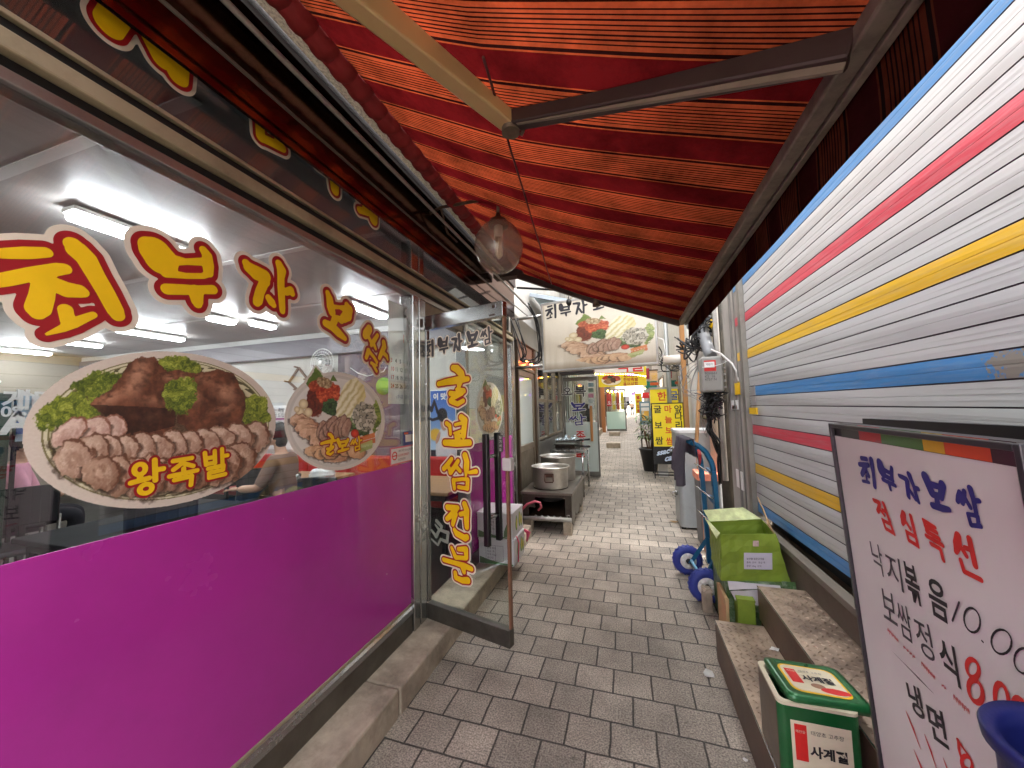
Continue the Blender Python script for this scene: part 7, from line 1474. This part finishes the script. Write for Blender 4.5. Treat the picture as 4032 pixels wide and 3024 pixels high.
def stand_text(ch, cx, cz, s, m, parent=t):
    x = X0+.02+cx*(X1-X0-.04); z = Q(zm)+cz*(Q(zt_)-Q(zm)-.02); text('stand_text', ch, s, (SMM @ Vector((x-s*.46, -.0075, z-s*.4)), X3, (SMM.to_3x3() @ Z3), (SMM.to_3x3() @ -Y3)), m, parent, bold=.004)
INKK = pm('ink_olive', (46, 44, 18), .5); INKO = pm('ink_orange_red', (206, 66, 26), .5)
for ch, cz in (('굴', .88), ('보', .50), ('쌈', .14)): stand_text(ch, .18, cz, .17, INKK)
for ch, cz in (('마', .88), ('늘', .63), ('보', .38), ('쌈', .13)): stand_text(ch, .52, cz, .16, INKO)
for ch, cz in (('앞', .88), ('다', .70), ('리', .50)): stand_text(ch, .85, cz, .17, INKK)
e3 = SMM.to_3x3(); tx = lambda b, x, z, s, m, sh=.3: text('stand_text', b, s, (SMM @ Vector((x, -.0075, z)), X3*math.cos(.22)+e3 @ Z3*math.sin(.22), e3 @ Z3, e3 @ -Y3), m, t, shear=sh, bold=.006)
PALE = pm('pale_blue_print', (206, 222, 240), .4); tx('ssac', X0+.06, Q(zl)+.17, .15, PALE); tx('cass', X0+.20, Q(zl)+.055, .16, PALE); tx('바드', X0+.32, Q(zl)+.245, .06, PALE, 0)
tag(box('white_bucket', (X0+.10, 8.3, z0), (X0+.28, 8.5, z0+.3), WHITE, None, .02), 'white tub behind the foot of the yellow menu stand', 'tub')
# second yellow light box, pole, duct
a, b = ony(2562, 1592, 10), ony(2668, 1530, 10); t = thing('sign_box', 'yellow light-box sign with one red and one blue letter behind the menu stand', 'sign', ((a.x+b.x)/2, 10, gz(10)))
box('case', (a.x, 10, a.z-.1), (b.x, 10.16, b.z), YSG, t)
for x in (a.x+.08, b.x-.08): MB().tube([(x, 10.08, gz(10)), (x, 10.08, a.z-.1)], .02).build('leg', STEELD, t)
box('top_rail', (a.x-.02, 9.98, b.z+.001), (b.x+.02, 10.18, b.z+.05), ALU, t)
text('sign_text', '한', .24, (ony(2588, 1575, 9.995), X3, Z3, -Y3), INKO, t, bold=.006); text('sign_text', '굴', .24, (ony(2634, 1572, 9.995), X3, Z3, -Y3), pm('ink_mid_blue', (60, 90, 150), .5), t, bold=.006)
pp_ = ony(2632, 1500, 9.2); dirtpole('sign_pole', pp_.x, 9.2, .05, gz(9.2), 4.6, pm('galv_pole', (176, 178, 176), .4, .5, .1, 5), 'galvanised steel pole rising behind the yellow menu stand', 'pole')
tag(MB().box((.93, 6.86, gz(7)), (1.0, 6.96, 3.2), .004).build('wood_post', pm('ochre_timber', (186, 134, 78), .5, 0, .15, 5, stretch=(1, 1, .2))), 'tall ochre timber post above the grey cabinet', 'post')
dirtpole('drain_pipe', 1.07, 6.55, .085, 0, 4, pm('white_pipe', (216, 212, 200)), 'fat white drain pipe between the ochre post and the meter box', 'pipe')
a, b = ony(2612, 1420, 7.2), ony(2690, 1412, 7.2); pipe('vent_duct', [a, b+Vector((.25, 0, 0))], .085, pm('white_pipe', (216, 212, 200)), 'white vent duct sticking out across the alley right of the light-box sign', 'duct', 16)
pipe('hose', [ony(2678, 1440, 6.5), ony(2686, 1490, 6.5), ony(2680, 1510, 6.5), ony(2672, 1480, 6.5)], .014, CABG, 'grey hanging hose loop above the yellow menu stand', 'hose', 8)
wires('cable_bundle', 'black overhead cables between the light-box sign and the white house', 9, [(.36, 8, 2.9), (.6, 8.2, 2.5), (.9, 8.4, 2.3), (1.28, 8.6, 2.4)], .10, .009, CAB, 21)
a, b = ony(2560, 1500, 12), ony(2588, 1458, 12); t = thing('lantern_sign', 'small beige lantern sign box hanging in front of the white house', 'sign', ((a.x+b.x)/2, 12, a.z)); box('case', (a.x, 12, a.z), (b.x, 12.2, b.z), pm('lantern_beige', (226, 186, 140), .5, 0, .08, 4), t); text('sign_text', '굴', .2, (Vector((a.x+.03, 11.995, a.z+.06)), X3, Z3, -Y3), YELV, t); box('rim', (a.x-.02, 11.98, b.z+.0005), (b.x+.02, 12.22, b.z+.03), BRN, t)
tag(MB().tube([Vector((b.x, 12.1, b.z-.05)), Vector((1.3, 12.1, b.z))], .012, 6).build('sign_bracket', STEELD), 'thin bracket holding the beige lantern sign', 'bracket')
# palm in a pot
pb = onz(2558, 1853, gz(8.9)); t = thing('potted_palm', 'spiky green palm in a tall black tapered pot left of the yellow menu stand', 'plant', (pb.x, 8.9, gz(8.9))); px_, pz = ony(2562, 1850, 8.9).x, gz(8.9)
MB().lathe([(0, 0), (.14, 0), (.215, .46), (.235, .465), (.235, .50), (.205, .50), (.195, .44), (0, .43)], (px_, 8.9, pz), 28).build('pot', pm('pot_dark', (46, 46, 48), .5, 0, .15, 6), t)
rr = random.Random(9); LFG = [pm('palm_dark', (44, 70, 34), .45, 0, .25, 8), pm('palm_light', (110, 140, 76), .45, 0, .25, 8)]
mb = MB()
for k in range(12): an = rr.uniform(0, 6.28); mb.tube([(px_+.03*math.cos(an), 8.9+.03*math.sin(an), pz+.42), (px_+.10*math.cos(an), 8.9+.1*math.sin(an), pz+.72+rr.random()*.2)], .010, 6)
mb.build('stem', WB, t); mb = MB()
for k in range(26):
    an = rr.uniform(0, 6.28); cx, cy, cz = px_+rr.gauss(0, .10), 8.9+rr.gauss(0, .10), pz+.68+rr.random()*.55
    for j in range(9):
        a2 = an+(j-4)*.36; L1 = rr.uniform(.22, .36); up_a = rr.uniform(-.25, .65); d = Vector((math.cos(a2)*math.cos(up_a), math.sin(a2)*math.cos(up_a), math.sin(up_a))); s_ = d.cross(Z3).normalized()*.02; p = Vector((cx, cy, cz)); mid_ = p+d*L1*.55; tip = p+d*L1-Z3*.07
        mb.mi = rr.randint(0, 1); mb.face((p, mid_-s_, tip, mid_+s_))
o = mb.build('leaves', LFG, t, normals=False)
# posters, banners, people far off
def flat(name, x0, y0, x1, y1, Y, m, label, cat, th=.06, foot=False):
    a, b = ony(x0, y1, Y), ony(x1, y0, Y); t = thing(name, label, cat, ((a.x+b.x)/2, Y, a.z)); zb = gz(Y) if foot else a.z
    box('panel', (a.x, Y, a.z), (b.x, Y+th, b.z), m, t)
    if foot:
        for x in (a.x+.02, b.x-.02): MB().tube([(x, Y+th/2, gz(Y)), (x, Y+th/2, a.z)], .02, 8).build('leg', STEELD, t)
    return t, a, b
t, a, b = flat('poster_stand', 2521, 1580, 2560, 1672, 11.5, pm('poster_teal', (110, 140, 150), .4, 0, .2, 3), 'blue drink poster stand behind the palm', 'poster stand', .05, True)
mb = MB(); mx_ = (a.x+b.x)/2; mb.prism([(mx_-.09, a.z+.12), (mx_+.09, a.z+.12), (mx_+.10, a.z+.42), (mx_-.10, a.z+.42)], 'y', 11.49, 11.497); mb.build('glass_print', pm('amber_print', (226, 176, 70), .4), t); box('foam_print', (mx_-.11, 11.488, a.z+.4), (mx_+.11, 11.489, a.z+.5), PAPER, t); box('heading_print', (a.x+.04, 11.49, b.z-.14), (b.x-.04, 11.497, b.z-.05), PAPER, t)
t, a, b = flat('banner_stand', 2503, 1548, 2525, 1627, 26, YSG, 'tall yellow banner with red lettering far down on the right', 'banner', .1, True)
for i, ch in enumerate('열려있음'): text('banner_text', ch, .24, (Vector(((a.x+b.x)/2-.12, 25.99, b.z-.36-i*.3)), X3, Z3, -Y3), INKR, t, bold=.01)
flat('sign_box', 2530, 1545, 2556, 1568, 20, pm('sign_red', (206, 40, 44), .5, 0, .1, 4), 'small red sign on the right beyond the poster stand', 'sign', .2)
flat('sign_box', 2541, 1450, 2556, 1492, 16, pm('sign_crimson', (176, 36, 56), .5, 0, .1, 4), 'tall crimson sign left of the beige lantern sign', 'sign', .2)
t, a, b = flat('small_canopy', 2545, 1500, 2586, 1528, 15, pm('teal_canvas', (40, 120, 104), .7, 0, .15, 3), 'small teal shop canopy below the beige lantern sign', 'canopy', .8)
flat('sign_arrow', 2560, 1505, 2592, 1517, 13, ORNG, 'orange sign strip in front of the teal canopy', 'sign', .05)
flat('sign_box', 2390, 1548, 2406, 1600, 21, pm('sign_red', (206, 40, 44)), 'red hanging strip sign over the mint door', 'sign', .1)
flat('sign_box', 2463, 1560, 2480, 1580, 36, pm('sign_pale', (220, 214, 226), .5, 0, .1, 4), 'pale sign high over the far people', 'sign', .2)
flat('sign_box', 2487, 1540, 2502, 1556, 40, pm('sign_violet', (176, 140, 216), .5, 0, .1, 4), 'violet sign at the far end of the alley', 'sign', .2)
def walker(px, Y, top, legs, label, bag=None, s=1.0):
    p = ony(px, 1630, Y); z = gz(Y); t = thing('person', label, 'person', (p.x, Y, z)); M = Matrix.Translation((p.x, Y, z)) @ Matrix.Rotation(math.pi+.15, 4, 'Z') @ Matrix.Scale(s, 4)
    J = {'pel': ((0, 0, .92), (.14, .10)), 'chest': ((0, -.02, 1.28), (.165, .11)), 'nk': ((0, -.01, 1.45), .06), 'hd': ((0, -.02, 1.53), .06)}; E = [('pel', 'chest'), ('chest', 'nk'), ('nk', 'hd')]
    for sg, q in ((1, 'l'), (-1, 'r')):
        J.update({q+'sh': ((sg*.18, 0, 1.38), .06), q+'el': ((sg*.23, .04*sg, 1.10), .046), q+'wr': ((sg*.22, -.10+.04*sg, .88), .034), q+'ha': ((sg*.22, -.13+.04*sg, .80), .03), q+'hp': ((sg*.09, 0, .88), .09), q+'kn': ((sg*.10, -.05-sg*.08, .48), .06), q+'an': ((sg*.10, sg*-.14+.04, .08), .042), q+'to': ((sg*.10, sg*-.14-.10, .035), .036)})
        E += [('chest', q+'sh'), (q+'sh', q+'el'), (q+'el', q+'wr'), (q+'wr', q+'ha'), ('pel', q+'hp'), (q+'hp', q+'kn'), (q+'kn', q+'an'), (q+'an', q+'to')]
    skinned('body', J, E, SKIN, t, 1, M); head_parts(t, M, (0, -.03, 1.62), .1, -.06)
    F = lambda ks, f: {k: (J[k][0], tuple(v*f for v in J[k][1]) if isinstance(J[k][1], tuple) else J[k][1]*f) for k in ks}
    T = F(('pel', 'chest', 'nk', 'lsh', 'rsh', 'lel', 'rel', 'lwr', 'rwr'), 1.2); skinned('jacket', T, [e for e in E if e[0] in T and e[1] in T], top, t, 1, M)
    P = F(('pel', 'lhp', 'rhp', 'lkn', 'rkn', 'lan', 'ran'), 1.12); skinned('trousers', P, [e for e in E if e[0] in P and e[1] in P], legs, t, 1, M)
    if bag: mb = MB(); mb.box((-.16, .13, 1.02), (.16, .28, 1.42), .06); mb.xform(M).build('backpack', bag, t)
walker(2462, 43, pm('dark_jacket', (52, 50, 54), .8), pm('black_trousers', (26, 26, 30), .8), 'far walker in dark clothes with a grey backpack', pm('grey_backpack', (136, 132, 136), .8), 1.0)
walker(2490, 43.5, pm('beige_jacket', (190, 168, 158), .8), pm('black_trousers', (26, 26, 30)), 'far walker in a beige jacket and black trousers', None, .98)
